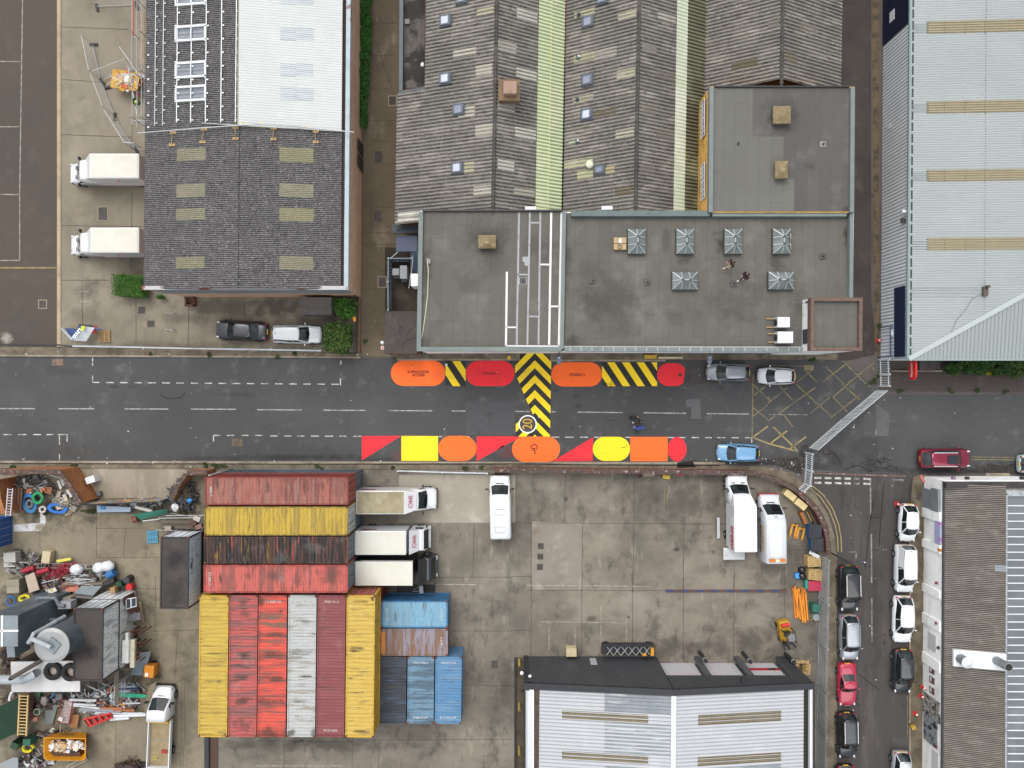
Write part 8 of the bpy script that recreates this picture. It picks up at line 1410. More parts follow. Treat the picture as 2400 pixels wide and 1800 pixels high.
# skip of the roofing works
a0,a1=zf(968,600),zf(1205,790);q=P((a0[0]+a1[0])/2,(a0[1]+a1[1])/2,1.0);t=thing('rubble_skip','yellow edged skip full of packaging beside the scaffold','skip',(q.x,q.y,0),R(-8));mb=MB();mb.loft([[(-.9,-.6,.1),(.9,-.6,.1),(.9,.6,.1),(-.9,.6,.1)],[(-1.25,-.85,1.1),(1.25,-.85,1.1),(1.25,.85,1.1),(-1.25,.85,1.1)]]);obj('skip_body',mb,plain('c99a22'),t)
random.seed(11)
def heap(nm,lab,px,py,rx,ry,n,cols,hmax=.5,smin=.15,smax=.6,kind='stuff',flatn=.5,rz=0,z=0,tubes=.2,cat='heap'):
    q=P(px,py,z+hmax*.5);k=(H-z)/FP;mb=MB();ms=[plain(x) if isinstance(x,str) else x for x in cols]
    for i in range(int(n*1.6)):
        a,r_=random.uniform(0,6.28),math.sqrt(random.random());x=math.cos(a)*r_*rx*k;y=math.sin(a)*r_*ry*k;X_=x*math.cos(R(rz))-y*math.sin(R(rz));Y_=x*math.sin(R(rz))+y*math.cos(R(rz));zz_=z+hmax*(1-r_*r_)*random.uniform(.3,1)+.05;s=random.uniform(smin,smax);mb.m=random.randrange(len(ms))
        if random.random()<tubes:d=Vector((random.uniform(-1,1),random.uniform(-.6,.6),random.uniform(-.1,.1))).normalized()*s*1.3;p=Vector((q.x+X_,q.y+Y_,zz_+.08));mb.bar(p-d,p+d,random.uniform(.03,.07))
        else:mb.box(q.x+X_,q.y+Y_,zz_,s,s*random.uniform(.3,1),s*random.uniform(.08,flatn),random.uniform(0,3.14),random.uniform(-.35,.35),random.uniform(-.35,.35))
    return one(nm,mb,ms,lab,cat,None,kind=kind)
WP=('d8dade','e3dccf','c9b48c','b9bcc0','c96a3a','d2a92a');heap('packaging_waste','white and orange packaging heaped in the skip by the scaffold',(a0[0]+a1[0])/2,(a0[1]+a1[1])/2,27,18,60,WP,.5,.2,.7,z=.85)
heap('packaging_waste','broken brown and grey rubbish at the scaffold foot',325,197,11,22,40,('8a6a55','b5583a','8f9094','5c534a','c9c9c6'),.5,.15,.5)
t=thing('steel_trolley','steel frame with grey crate behind the black cabbed truck','trolley',P(990,1378),world=True);Z7b=lambda x,y:zz(820,1120,5.925,[(x,y)])[0];mb=MB();mb.tube([P(*Z7b(870,1565),.6),P(*Z7b(975,1498),.9),P(*Z7b(1000,1570),.6),P(*Z7b(880,1575),.5)],.035,5);obj('frame',mb,m_steelb,t);mb=MB();q=P(*Z7b(990,1555),.8);mb.box(q.x,q.y,.6,.35,.7,.35,.1);obj('crate',mb,plain('9fa6ae'),t)
bx('dark_pit_cover','black steel sheet floor plate between truck and sky blue container','plate',975,1384,3.6,1.1,.05,0,'1c1a1b');tb('red_pole','thin red pole beside the rib red container end','pole',[Z7b(480,1625),Z7b(540,1520)],.05,.6,'a3223a')
bx('rust_plate','rusty angle iron along the back of the sky blue container','beam',1028,1402,1.9,.18,.2,0,'6e3524')
a,b=P(480,1735,2.0),P(505,1735,2.0);bx('trench_rail','dark steel beam running down below the lengthwise containers','beam',484,1775,.4,3.6,.3,0,'2e2f33');bx('trench_plate','brown rusty channel beside the dark steel beam','beam',500,1775,.85,3.6,.06,0,'4a3223')
tb('bent_frame','black bent metal legs beside the lower edge of the containers','frame',[(687,1746),(692,1736),(700,1740),(704,1732),(711,1736)],.035,.3,'1a1d24')
random.seed(5)
lit=M('litter_white',c('d9dadb'),.7,grain=None)
mb=MB()
for i in range(170):
    r_=random.random()
    if r_<.45:x,y=random.uniform(0,1900),random.choice((random.uniform(1072,1098),random.uniform(815,832)))
    elif r_<.6:x,y=random.uniform(1780,1890),random.uniform(1075,1115)
    elif r_<.8:x,y=random.uniform(1990,2130),random.uniform(900,1780)
    else:x,y=random.uniform(0,2300),random.uniform(850,1070)
    q=P(x,y,.0);s=random.uniform(.03,.12);mb.box(q.x,q.y,.11 if (y<840 or 1078<y<1100) else .0,s,s*random.uniform(.4,1),.02,random.uniform(0,3))
one('litter',mb,lit,'scattered pale litter along kerbs and road','litter',kind='stuff')
# ================================================================ scrapyard
A1=lambda*p:zz(0,1080,8.508,p);A2=lambda*p:zz(0,1260,6.506,p);A3=lambda*p:zz(0,1500,7.373,p);A4=lambda*p:zz(150,1500,7.373,p);A5=lambda*p:zz(0,1620,9.217,p);A0=lambda*p:zr(0,2,p);AB=lambda*p:zr(0,3,p)
g='scrapyard goods';random.seed(21)
DK=('2b2623','4a3a2e','5a5550','3a3433','6a6864','1f1c1b','7c7a76')
for px,py,rx,ry,n,cols,hm,lb in ((70,1140,46,22,150,DK+('8f8f8c','b9b9b6'),.7,'dark timber and steel heap below the scrapyard road wall'),(150,1175,26,30,90,('b5ac9a','8f8878','c9c6bd','6b6358','9a8a70'),.6,'pale rubble and boards against the slanting wall'),(60,1325,52,26,150,DK+('9a9894','b5b0a6'),.7,'grey wiring and boxes heaped at the left edge'),(140,1365,70,30,230,DK+('8a2436','a9aaac','b9a48c','c9cacc','94604a'),.8,'tangled scrap heap below the white sacks'),(110,1400,60,18,120,DK+('c47868','b9bcbe','4c5b34'),.6,'mixed scrap above the steel tanks'),
    (300,1505,14,60,90,('5c2e22','3b2620','7b4433','2b2422'),.6,'rusty rack clutter beside the white container'),(290,1620,46,16,90,('1f2022','8f959a','c4c8cb','3a3c40','b0563a'),.5,'dark sheet offcuts behind the green sheet'),(250,1650,70,26,130,('d3d6d8','a9adb2','2b2c30','75797e','b86a3e','e6e7e8'),.5,'gutters and tube offcuts below the containers'),(80,1785,40,20,90,DK+('a9adb2','6b2a30','c2c4c6'),.6,'engine parts at the bottom edge'),(425,1165,30,40,170,('3d4350','565b66','2f333c','6f6a5a','4a4436'),1.2,'slate coloured membrane and rubble heap behind the red container'),(300,1795,36,8,60,('3a2a24','56402f','2a211d'),.5,'rusty reinforcement at the bottom edge'),(105,1480,50,30,90,('2c2a2b','1b1a1c','4c4640','3b3f47'),.8,'black scrap between the tanks'),(95,1650,60,12,70,DK+('8a8d92','b8a890','5a2a2c'),.4,'small mixed parts along the white roof edge'),(40,1310,30,14,60,DK+('b5b2ac',),.5,'grey wiring tangle behind the air conditioner'),(185,1345,60,14,90,DK+('8e1c30','9a8f80','b9bcbe','3f5a2c'),.5,'loose small scrap round the white sacks'),(205,1640,50,14,80,('c4c8cb','2b2c2e','8a8f94','5e4030'),.5,'offcuts under the tube frames'),(120,1720,40,8,24,DK+('d9d5cc','8c6a44'),.2,'stray bits above the yellow skip'),(330,1180,50,8,50,('b5babd','3a3d40','8f9498','6a5a48'),.5,'steel lengths below the graffiti gate'),(20,1545,18,45,60,('3a241c','2a1c18','5a3a2a'),.6,'rust brown scrap by the tank feet'),(60,1640,60,10,50,DK,.5,'scrap below the white roof edge')):
    heap('scrap_heap',lb,px,py,rx,ry,n,cols,hm,.1,.62,tubes=.45)
# blue sheeted shed, ladders, hoses
container('blue container cut by the left edge below the ladder',-190,1221,-17,1289,2.6,cmat('blue_cont','1f569c','1a4480',False,.4,.6),group=None,sk=0)
if 0:board('blue sheet roof cut by the left edge',A1((-60,1160),(262,1090),(258,1640),(-60,1760)),M('blue_tarpaulin',c('1d4c8c'),.7,L=((c('163a70'),.3,.45,.6,.6),),grain=(10,.05)),3.4,None,'blue_roof','roof',.15)
for s_ in ():
    mb=MB();q=pxl(A1((-60,1160),(258,1095),(254,1640),(-60,1755)),3.3);mb.prism([(p.x,p.y) for p in q],0,3.28);one('blue_shed_body',mb,plain('2a2f3a'),'dark walls below the blue sheet roof','shed')
def ladder(lab,a,b,z,w,n,col,r=.03,cat='ladder',rung=None):
    t=thing('ladder',lab,cat,P(*a,0),world=True,group='ladders');A,B_=P(*a,z if not isinstance(z,tuple) else z[0]),P(*b,z if not isinstance(z,tuple) else z[1]);d=(B_-A);d2=Vector((-d.y,d.x,0)).normalized()*w/2;m=plain(col)
    for s in (-1,1):mb=MB();mb.bar(A+d2*s,B_+d2*s,r*2.2,r*3);obj('stile',mb,m,t)
    for i in range(n):p=A+d*((i+.5)/n);mb=MB();mb.bar(p-d2,p+d2,r*1.5);obj('rung',mb,m,t)
ladder('pale aluminium ladder leaning at the left edge by the blue roof',A1((210,545))[0],A1((165,1100))[0],(3.2,3.5),.42,10,'c9c3c6');ladder('long thin ladder lying above the red pipes',A2((550,425))[0],A2((1500,440))[0],.6,.4,17,'9c8a86',.02);ladder('yellow timber ladder on the green corrugated roof',A5((520,70))[0],A5((480,960))[0],(2.9,2.9),.75,13,'cbb078',.045);ladder('grey lattice ladder under the yellow skip',A5((1880,1440))[0],A5((1450,1660))[0],.2,.35,12,'b3a89a')
def coil(lab,x,y,rx,ry,col,n=5,r=.035,z=.3,rz=0,w=.05,cat='hose'):
    k=(H-z)/FP;q=P(x,y,z);mb=MB();pts=[]
    for i in range(n*20):a=i*2*math.pi/20;f=1-.35*i/(n*20)+random.uniform(-.02,.02);p=Matrix.Rotation(R(rz),3,'Z') @ Vector((math.cos(a)*rx*k*f,math.sin(a)*ry*k*f,0));pts.append((q.x+p.x,q.y+p.y,z+random.uniform(0,w)))
    mb.tube(pts,r,6);return one('hose_coil',mb,plain(col),lab,cat,'coiled hoses')
coil('bright green hose coil in the upper scrapyard',*A1((755,740))[0],13,14,'189a5c',5,.06,.8);coil('large pale blue pipe coil beside the rusty slats',*A1((585,850))[0],16,24,'3f86c0',5,.045,.5,20);coil('flattened bright blue hose coil near the weeds',*A1((1150,950))[0],24,11,'2272cc',4,.07,.4,-8);coil('white hose coil between the two blue coils',*A1((850,970))[0],8,8,'d5cfcc',3,.05,.4)
coil('grey hose coil inside the pale blue one',*A1((590,860))[0],8,10,'6b7a88',3,.06,.7);coil('tangled turquoise rope on the grey sheet',*A5((1090,450))[0],9,11,'3aa0bb',6,.035,.15)
for p,lb in ((A1((370,770))[0],0),):
    t=thing('rusty_slats','stack of rust brown slats between ladder and blue coil','slats',P(*p),world=True)
    for i in range(9):a,b=A1((270+22*i,545),(245+20*i,1050));mb=MB();mb.bar(P(*a,.9+.03*(i%3)),P(*b,.8),.11,.06);obj('slat',mb,plain(('5c3829','4a2c21','73503c')[i%3]),t)
for (pts,col,z,lb) in ((A1((900,520),(1040,530),(1020,670),(890,640)),'8a5a36',.9,'tan plywood sheet in the dark timber heap'),(A1((1130,400),(1180,390),(1235,540),(1190,570)),'c9cbc8',1.0,'upright white frame by the slanting wall, left one'),(A1((1190,360),(1225,345),(1285,480),(1250,510)),'aeb8b4',1.0,'upright pale green frame by the slanting wall'),(A1((1310,590),(1350,570),(1450,700),(1410,740)),'c4c8c6',.9,'white radiator by the slanting wall'),(A1((1240,680),(1300,660),(1360,790),(1290,810)),'c2b8a8',.8,'cream board below the white radiator'),(A1((1110,720),(1160,600),(1220,620),(1190,730)),'a0978a',.7,'grey slab left of the white radiator'),
    (A0((835,1050),(1130,1065),(1125,1105),(840,1108)),'a9b9cf',.5,'stack of pale blue wrapped boards beside the graffiti gate'),(A0((865,1055),(910,1050),(905,1085),(870,1085)),'3f8fc8',.6,'blue film on the wrapped boards'),(A0((1140,1130),(1450,1078),(1452,1115),(1215,1175)),'3f8a74',[.9,.7,.2,.3],'green translucent panel leaning near the barrel'),(A0((1170,1050),(1320,1090),(1300,1110),(1165,1075)),'d3cfc4',.7,'white board crossing the dark boxes'),(A0((1230,1180),(1375,1165),(1375,1172),(1235,1188)),'d9dbdc',.2,'thin white length on the ground below the green panel'),
    (A2((380,585),(520,530),(600,790),(445,845)),'b8a594',1.1,'pinkish stained mattress panel standing in the heap'),(A2((720,800),(840,760),(870,815),(750,860)),'e0ddd5',.9,'small white carton with yellow square'),(A2((765,790),(800,780),(805,815),(775,825)),'d8c53a',.93,'yellow square on the white carton'),(A2((1120,850),(1240,735),(1550,740),(1420,885)),'8d989b',1.2,'grey steel sheet lying over the scrap'),(A2((1110,910),(1170,880),(1420,885),(1400,940)),'7e7a78',.9,'brownish grey sheet below the steel one'),(A2((925,735),(1200,730),(1190,825),(1010,820)),'c97e6a',.7,'pile of salmon pipes wrapped together'),(A2((940,690),(1550,680),(1560,720),(950,730)),'80705f',.9,'long brown plank above the salmon pipes'),
    (A3((780,1130),(990,1150),(910,1450),(785,1445)),'7d8380',.25,'grey sheet under the turquoise rope'),(A3((1235,1285),(1370,1295),(1330,1525),(1205,1510)),'97683c',.4,'tan plywood board right of the red cage'),(A4((1470,800),(1590,725),(1480,1220),(1370,1250)),'877c66',[1.4,1.6,.3,.3],'big olive board leaning beside the flatbed cab'),(A4((955,915),(1400,940),(1445,965),(1390,1000),(960,985)),'1f9e78',.9,'bright sea green plastic sheet'),(A4((1310,225),(1505,195),(1380,620),(1150,600)),'737c84',[1.3,1.3,.4,.4],'loose grey corrugated sheet leaning beside the white profiles'),(AB((1055,355),(1210,310),(1215,380),(1060,395)),'77787c',1.3,'grey board under the maroon cabin end'),(A5((0,1560),(290,1430),(390,1440),(390,1680),(0,1680)),'8f9497',1.0,'pale grey steel sheet in the bottom left corner')):board(lb,pts,col,z,g,'loose_sheet','sheet',.08)
for x0,y0,x1,y1,h,col,nm,lb,z in ((50,230,235,380,.8,'b0aea8','air_conditioner','dusty pale air conditioner box, upper one at the left edge',.3),(55,385,230,450,.4,'b9b7b2','cabinet','low pale cabinet below the dusty air conditioner',.2),(95,640,290,750,1.0,'8c8672','stone_block','upper of two beige foam blocks at the left edge',.3),(100,745,290,845,1.0,'98917c','stone_block','lower of two beige foam blocks at the left edge',.25),(915,915,1080,1000,1.0,'9b9684','filter_box','beige filter box above the grey elbow duct',.5),(880,980,1080,1090,.9,'a09fa3','duct_box','grey duct box right of the steel tank',2.0),(1680,765,1750,850,.6,'a58a58','carton','small brown carton on the orange tub',1.0),(705,1085,805,1190,.6,'a4a8ae','canister','tilted grey canister between tank and duct',.3),(590,1040,690,1200,.5,'a43422','engine_part','red engine part between tank and duct',.3)):
    (xa,ya),(xb,yb)=A2((x0,y0),(x1,y1));k=(H-h-z)/FP;bx(nm,lb,nm.replace('_',' '),(xa+xb)/2,(ya+yb)/2,(xb-xa)*k,(yb-ya)*k,h,2,col,z,g)
def pipe(lab,a,b,z,r,col,inner='2a1a1a',nm='pipe',n=14,gp='scrap pipes'):
    A,B_=P(*a,z),P(*b,z);t=thing(nm,lab,'pipe',A,world=True,group=gp);mb=MB();mb.tube([A,B_],r,n);obj('barrel',mb,plain(col) if isinstance(col,str) else col,t,smooth=False)
    d=(A-B_).normalized();mb=MB();mb.tube([A+d*.005,A+d*.012],r*.78,n);obj('bore',mb,plain(inner),t)
pipe('left fat red pipe above the pinkish panel',*A2((350,510),(530,455)),.7,.24,'9c1c30');pipe('right fat red pipe beside the brick red heap',*A2((570,535),(760,480)),.7,.24,'a01c30');pipe('blue drum lying under the white sacks',*A2((1640,585),(1745,525)),.6,.36,'2a6fae','3b4a3a','drum');pipe('black drainage pipe at the right end of the heap',*A2((1600,720),(1760,650)),.6,.28,'26262a','0c0c0c');pipe('brown rusty barrel below the green panel',*A0((1150,1175),(1190,1160)),.5,.32,'7a4630','8a5038','barrel')
for x,y,lb in ((1148,495,'left'),(1490,470,'middle'),(1620,445,'right')):
    (x,y),=A2((x,y));q=P(x,y,.8);mb=MB();mb.ico(q.x,q.y,.55,.55,3,.09,1.1,.9,.75);one('white_sack',mb,M('white_sack',c('dfe2e6'),.6,L=((c('b5b9bf'),2.5,.48,.62,.7),),grain=(8,.06)),'%s white builders sack on the scrap heap'%lb,'sack','white sacks',smooth=True)
t=thing('red_fittings','heap of dark red pipe fittings below the long ladder','heap',P(*A2((900,540))[0]),world=True);t['kind']='stuff';mb=MB()
for i in range(130):(x,y),=A2((random.uniform(790,1040),random.uniform(390,640)));q=P(x-(y-1340)*1.0,y,.5);mb.tube([q,q+Vector((random.uniform(-.15,.15),random.uniform(-.15,.15),.12))],.09,8)
obj('fittings',mb,plain('8e1c30'),t)
for i in range(14):
    x0=random.uniform(1000,1250);y0=random.uniform(560,690);(a),(b)=A2((x0,y0),(x0+random.uniform(120,330),y0+random.uniform(-60,70)));tb('steel_tube','thin pale steel tube in the tangle, %s of fourteen down the heap'%('first second third fourth fifth sixth seventh eighth ninth tenth eleventh twelfth thirteenth last'.split()[i]),'tube',[a,b],.03,[.95,1.0],'b5babd','steel tubes in the tangle',5)
(x,y),=A2((700,300));bx('white_cage','cream open crate frame with tan back beside the yellow board','crate',x,y,.75,1.1,.7,-8,'c6b795',.1,g);(x,y),=A2((970,345));bx('yellow_board','long yellow case with dark end above the ladder','case',x,y,1.35,.26,.2,10,'d8cf5c',.3,g)
coil('yellow striped hose ring by the left edge tank',*A2((370,925))[0],13,8,'d8cc1a',2,.10,.6,10);coil('yellow ring lying by the green bins',*A5((605,1225))[0],13.5,11.5,'dcd01c',1,.13,.35);coil('blue and black hose loops at the left edge',*A2((170,970))[0],11,14,'2f5f92',3,.05,.6)
for i,(x,y,lb,col) in enumerate(((1800,720,'dark green','1e4a36'),(1920,650,'black','34343a'))):(x,y),=A2((x,y));q=P(x,y,.9);mb=MB();mb.cyl(0,0,0,.9,.32,16,.3);o=one('barrel',mb,plain(col),'%s barrel at the right end of the scrap heap'%lb,'barrel','barrels by the cabin end');o.location=(q.x,q.y,0)
for (x,y),r_,col,lb in ((A2((1740,790))[0],.3,'c06a2c','orange tub beside the dark green barrel'),(A2((1985,750))[0],.3,'d8262b','red and white tin above the cabin end'),(A2((2068,1095))[0],.16,'d5201f','small red ball below the cabin window')):q=P(x,y,.6);mb=MB();mb.cyl(0,0,0,.5,r_,16);mb.cyl(.0,0,.5,.54,r_*.8,16);o=one('tub',mb,plain(col),lb,'tub','round tubs');o.location=(q.x,q.y,.3)
# cabin end wall with window beneath the stacked containers
t=thing('site_cabin','maroon cabin end with white window at the foot of the white container stack','cabin',P(*AB((1140,250))[0]),world=True);q=[P(*p,2.5) for p in AB((1068,182),(1163,138))];a,b=q[0],P(*AB((1063,338))[0],2.5)
mb=MB();k=[P(*AB((1068,182))[0],2.55),P(*AB((1160,140))[0],1.6),P(*AB((1195,300))[0],.9),P(*AB((1063,340))[0],1.3)];mb.poly(k[::-1]);mb.poly([p-Vector((.03,0,.08)) for p in k]);obj('end_panel',mb,plain('5a3338'),t)
w0=[P(*p,1.9) for p in AB((1100,195),(1185,180),(1187,255),(1102,280))];mb=MB();mb.tube([p+Vector((0,0,.2)) for p in w0],.06,4,closed=True);mb.bar((w0[0]+w0[1])/2+Vector((0,0,.2)),(w0[2]+w0[3])/2+Vector((0,0,.2)),.08);f=obj('window',mb,m_whitem,t);mb=MB();mb.poly([p+Vector((0,0,.15)) for p in w0][::-1]);obj('pane',mb,m_glass,f)
mb=MB();mb.bar(P(*AB((1210,225))[0],1.0),P(*AB((1240,395))[0],.2),.16,.08);one('timber_prop',mb,plain('a48f76'),'pale timber prop leaning by the cabin window','timber')
# tanks
sg=M('tank_steel',c('8d979c'),.45,.3,L=((c('7a858b'),.6,.45,.62,.5),(c('aeb6ba'),.9,.55,.7,.4)),grain=(10,.08));sgd=M('tank_side',c('77828a'),.5,.3,L=((c('434d54'),.5,.42,.6,.6,(1,1,.4)),),grain=(10,.1))
t=thing('steel_tank','tall square grey tank with white taped cross on its top, left edge','tank',P(20,1478,7),world=True);k=[P(*p,7.4) for p in AB((-90,340),(158,340),(156,608),(-90,608))];mb=MB();mb.prism([(p.x,p.y) for p in k],.6,7.4);obj('tank_shell',mb,sgd,t);mb=MB();mb.prism([(p.x,p.y) for p in k],7.4,7.44);obj('tank_top',mb,sg,t)
for p in (((20,340),(16,608)),((-90,473),(158,473))):mb=MB();mb.bar(P(*AB(p[0])[0],7.47),P(*AB(p[1])[0],7.47),.13,.03);obj('tape',mb,m_white,t)
k=[P(*p,5.0) for p in A3((110,118),(248,118),(262,300),(125,300))];mb=MB();mb.prism([(p.x,p.y) for p in k],3.0,5.0);one('duct_elbow',mb,sg,'pale square duct end below the taped tank','duct')
(x,y),=AB((448,600));q=P(x,y,7.4);t=thing('silo','round grey silo with square hatch and white elbow pipe','silo',(q.x,q.y,0));mb=MB();mb.cyl(0,0,1.2,7.3,1.38,40);obj('silo_body',mb,sgd,t,smooth=False);mb=MB();mb.cyl(0,0,7.3,7.4,1.46,40);mb.cyl(0,0,7.4,7.5,1.44,40,1.2);obj('silo_lid',mb,M('silo_top',c('a3a5a6'),.5,.2,L=((c('8f8f90'),.7,.45,.6,.5),),grain=(10,.06)),t)
mb=MB();mb.box(.15,.05,7.56,1.0,1.05,.12,R(-38));obj('hatch',mb,sg,t)
for i in range(4):a=i*math.pi/2+.7;mb=MB();mb.bar((math.cos(a)*1.2,math.sin(a)*1.2,0),(math.cos(a)*1.2,math.sin(a)*1.2,1.3),.15);obj('leg',mb,m_dark,t)
for pts,z,r_,col,lb in ((AB((440,615),(280,545),(250,575),(290,500),(480,395),(560,350)),[7.9,7.9,7.6,7.3,5.5,4.5],.18,'a9b1b6','white elbow pipe looping off the silo top'),(AB((92,885),(350,735)),[6.4,4.2],.19,'6f665f','brown open flue pipe leaning across the white roof'),(AB((-60,895),(200,895),(280,860),(310,840)),[5.2,5.2,5.0,4.3],.38,'a5adb2','fat grey duct entering from the left edge'),(AB((310,215),(330,190),(480,190),(510,250),(560,260)),3.0,.18,'6c747b','grey swan neck duct above the tanks'),(AB((320,365),(500,380)),3.2,.16,'6f7b84','horizontal grey pipe right of the tank'),(A1((1230,345),(985,280)),.9,.06,'c9cbca','white tube jutting from the dark timber heap')):tb('duct_pipe',lb,'pipe',pts,r_,z,col,'ducts and flues',12)
q=P(*AB((92,885))[0],6.4);mb=MB();mb.ico(q.x-.02,q.y-.03,q.z+.06,.15,2,0,1,1,.5);one('flue_mouth',mb,plain('101010'),'black mouth of the brown flue pipe','opening')
t=thing('white_roof_shed','flat white roofed lean to with two tractor tyres on it','shed',P(105,1585),world=True);k=[P(*p,4.0) for p in AB((92,742),(628,735),(690,910),(690,1000),(100,1003))];mb=MB();mb.prism([(p.x,p.y) for p in k],3.9,4.0);obj('roof',mb,M('white_sheet_roof',c('cfcfcf'),.6,L=((c('b3b1b0'),.35,.45,.62,.5),(c('e4e4e4'),.5,.55,.7,.4)),grain=(10,.04)),t);k=[P(*p,4.0) for p in AB((110,760),(600,755),(600,985),(115,985))];mb=MB();mb.prism([(p.x,p.y) for p in k],0,3.88);obj('wall',mb,plain('3a3230'),t)
for (x,y),lb in ((AB((460,820))[0],'left'),(AB((612,828))[0],'right')):
    q=P(x,y,4.2);t=thing('tractor_tyre','%s big black tyre lying on the white roof'%lb,'tyre',(q.x,q.y,4.0),group='tyres on the white roof');mb=MB();mb.ring(0,0,.24,.58,.23,32,10);obj('tread',mb,mtyre,t,smooth=True);mb=MB();mb.cyl(0,0,.02,.05,.38,20);obj('centre_sheet',mb,plain('a59a92'),t)
t=thing('drainpipe_hook','curved white tube end at the corner of the white roof','pipe',P(*A3((190,960))[0]),world=True);mb=MB();mb.tube([P(*p,3.3) for p in A3((225,880),(185,930),(165,990),(160,1050))],.09,8);obj('tube',mb,m_whitem,t)
# green roof, bins, skip
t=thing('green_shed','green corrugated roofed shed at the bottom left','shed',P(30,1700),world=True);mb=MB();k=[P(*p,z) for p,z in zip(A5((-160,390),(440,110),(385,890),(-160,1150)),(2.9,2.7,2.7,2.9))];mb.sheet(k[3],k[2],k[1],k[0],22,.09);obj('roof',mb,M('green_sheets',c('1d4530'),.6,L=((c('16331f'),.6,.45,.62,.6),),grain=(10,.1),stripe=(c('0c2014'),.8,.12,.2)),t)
mb=MB();k=[P(*p,2.6) for p in A5((-150,400),(400,180),(360,850),(-150,1110))];mb.prism([(p.x,p.y) for p in k],0,2.55);obj('wall',mb,m_brick,t)
for (x,y),rz,lb in ((A5((570,1110))[0],0,'right'),(A5((300,1190))[0],25,'left')):bx('green_bin','%s dark green wheelie bin by the green roofed shed'%lb,'bin',x,y,.7,.62,1.1,-rz,'2f6a55' if rz==0 else '264a30',0,'green wheelie bins',.05)
K=[P(*p,1.4) for p in A5((940,1000),(1855,1015),(1850,1460),(1780,1500),(1000,1495),(940,1420))];t=thing('yellow_skip','yellow skip with black lettering filled with bagged rubbish','skip',P(*A5((1400,1250))[0]),world=True);cx_=sum(p.x for p in K)/6;cy_=sum(p.y for p in K)/6
lo=[Vector((cx_+(p.x-cx_)*.62,cy_+(p.y-cy_)*.9,.05)) for p in K];ins=[Vector((cx_+(p.x-cx_)*.96,cy_+(p.y-cy_)*.94,1.4)) for p in K];li=[Vector((cx_+(p.x-cx_)*.6,cy_+(p.y-cy_)*.85,.15)) for p in K];mb=MB();ids=[mb.vs(x) for x in (lo,K,ins,li)]
for a,b in zip(ids,ids[1:]):
    for i in range(6):j=(i+1)%6;mb.face((a+j,a+i,b+i,b+j))
mb.face([ids[0]+i for i in range(6)]);mb.face([ids[3]+i for i in range(5,-1,-1)]);obj('skip_body',mb,plain('d8930f'),t);q=P(*A5((1390,1020))[0],1.3);text('SKIPLINE',.34,m_dark,(q.x,q.y+.25,.95),(R(60),0,R(180)),t)
q0=P(*A5((1390,1390))[0],.7);mb=MB();mb.box(q0.x,q0.y,.75,3.1,.9,.12,0,R(12));one('brown_sheet',mb,plain('5a4033'),'brown sheet lying along the lower side of the yellow skip','sheet');x,y=A5((1390,1190))[0];heap('bagged_waste','white, tan and black rubbish in the yellow skip',x,y,46,13,90,('d9dadc','b8946a','c9a878','2a2b33','e6e6e8','a98f78','d9cdb4'),.5,.2,.6,z=.7,tubes=.05)
# lower middle goods
for pts,r_,z,col,lb in ((A4((100,1030),(560,1045)),.12,.8,'d7dadd','thick white gutter, topmost of the lower bundle'),(A4((60,1095),(560,1130)),.09,.7,'d9dcdf','white gutter under the topmost one'),(A4((90,1125),(620,1180)),.07,.7,'e3e5e7','thin white length in the lower bundle'),(A4((280,1195),(820,1215),(1000,1225)),.2,.6,'8e9299','fat grey pipe in the lower bundle'),(A4((560,1250),(1380,1270)),.10,.5,'cfd3d6','pale length below the orange planks'),(A4((830,1315),(1420,1285)),.17,.4,'dfe2e6','long white gutter reaching to the flatbed'),(A4((800,1370),(1130,1345)),.15,.3,'d9dde0','short white gutter, lowest of the bundle'),(A4((640,1175),(1010,1185)),.10,.8,'b5683a','upper orange plank in the bundle'),(A4((850,1205),(1220,1220)),.10,.75,'b06a3c','lower orange plank in the bundle'),(A4((960,810),(1240,800)),.1,.7,'8f98a3','grey channel above the sea green sheet'),(A4((960,845),(1290,855)),.1,.7,'2b3d66','navy length above the sea green sheet'),(A4((960,890),(1160,885)),.12,.7,'a3a9b0','pale grey length just above the sea green sheet'),(A4((965,1090),(1010,1130),(1055,1130)),.09,.7,'c97f3c','curved orange pipe end'),(A4((1020,1100),(1320,1090)),.08,.6,'c9ccd0','white length left of the olive board')):tb('gutter_length',lb,'gutter',pts,r_,z,col,'gutters and lengths',8)
for x0,y0,x1,y1,lb,cl in ((1005,10,1115,400,'left','e2e2de'),(1140,0,1215,480,'right','d3ccb8'),(1060,-120,1110,10,'upper','e0e0dc')):(xa,ya),(xb,yb)=A4((x0,y0),(x1,y1));k=66.2/FP;bx('white_profiles','%s bundle of white plastic profiles beside the container stack'%lb,'profiles',(xa+xb)/2,(ya+yb)/2,(xb-xa)*k,(yb-ya)*k,.35,-1,cl,2.2 if lb!='right' else 1.9,'white profile bundles')
t=thing('storage_rack','rusty steel rack holding the white profiles','rack',P(*A4((1150,150))[0]),world=True)
for x in (990,1130,1240,1330):
    for y in (-160,60,300):(px,py),=A4((x,y));mb=MB();q=P(px,py,1.2);mb.bar((q.x+.35,q.y,0),(q.x+.35,q.y,2.1),.08);obj('upright',mb,m_rust,t)
for y in (-160,60,230,300):a,b=A4((980,y+30),(1340,y-20));mb=MB();mb.bar(P(*a,2.2),P(*b,2.2),.07);obj('crossbar',mb,m_rust,t)
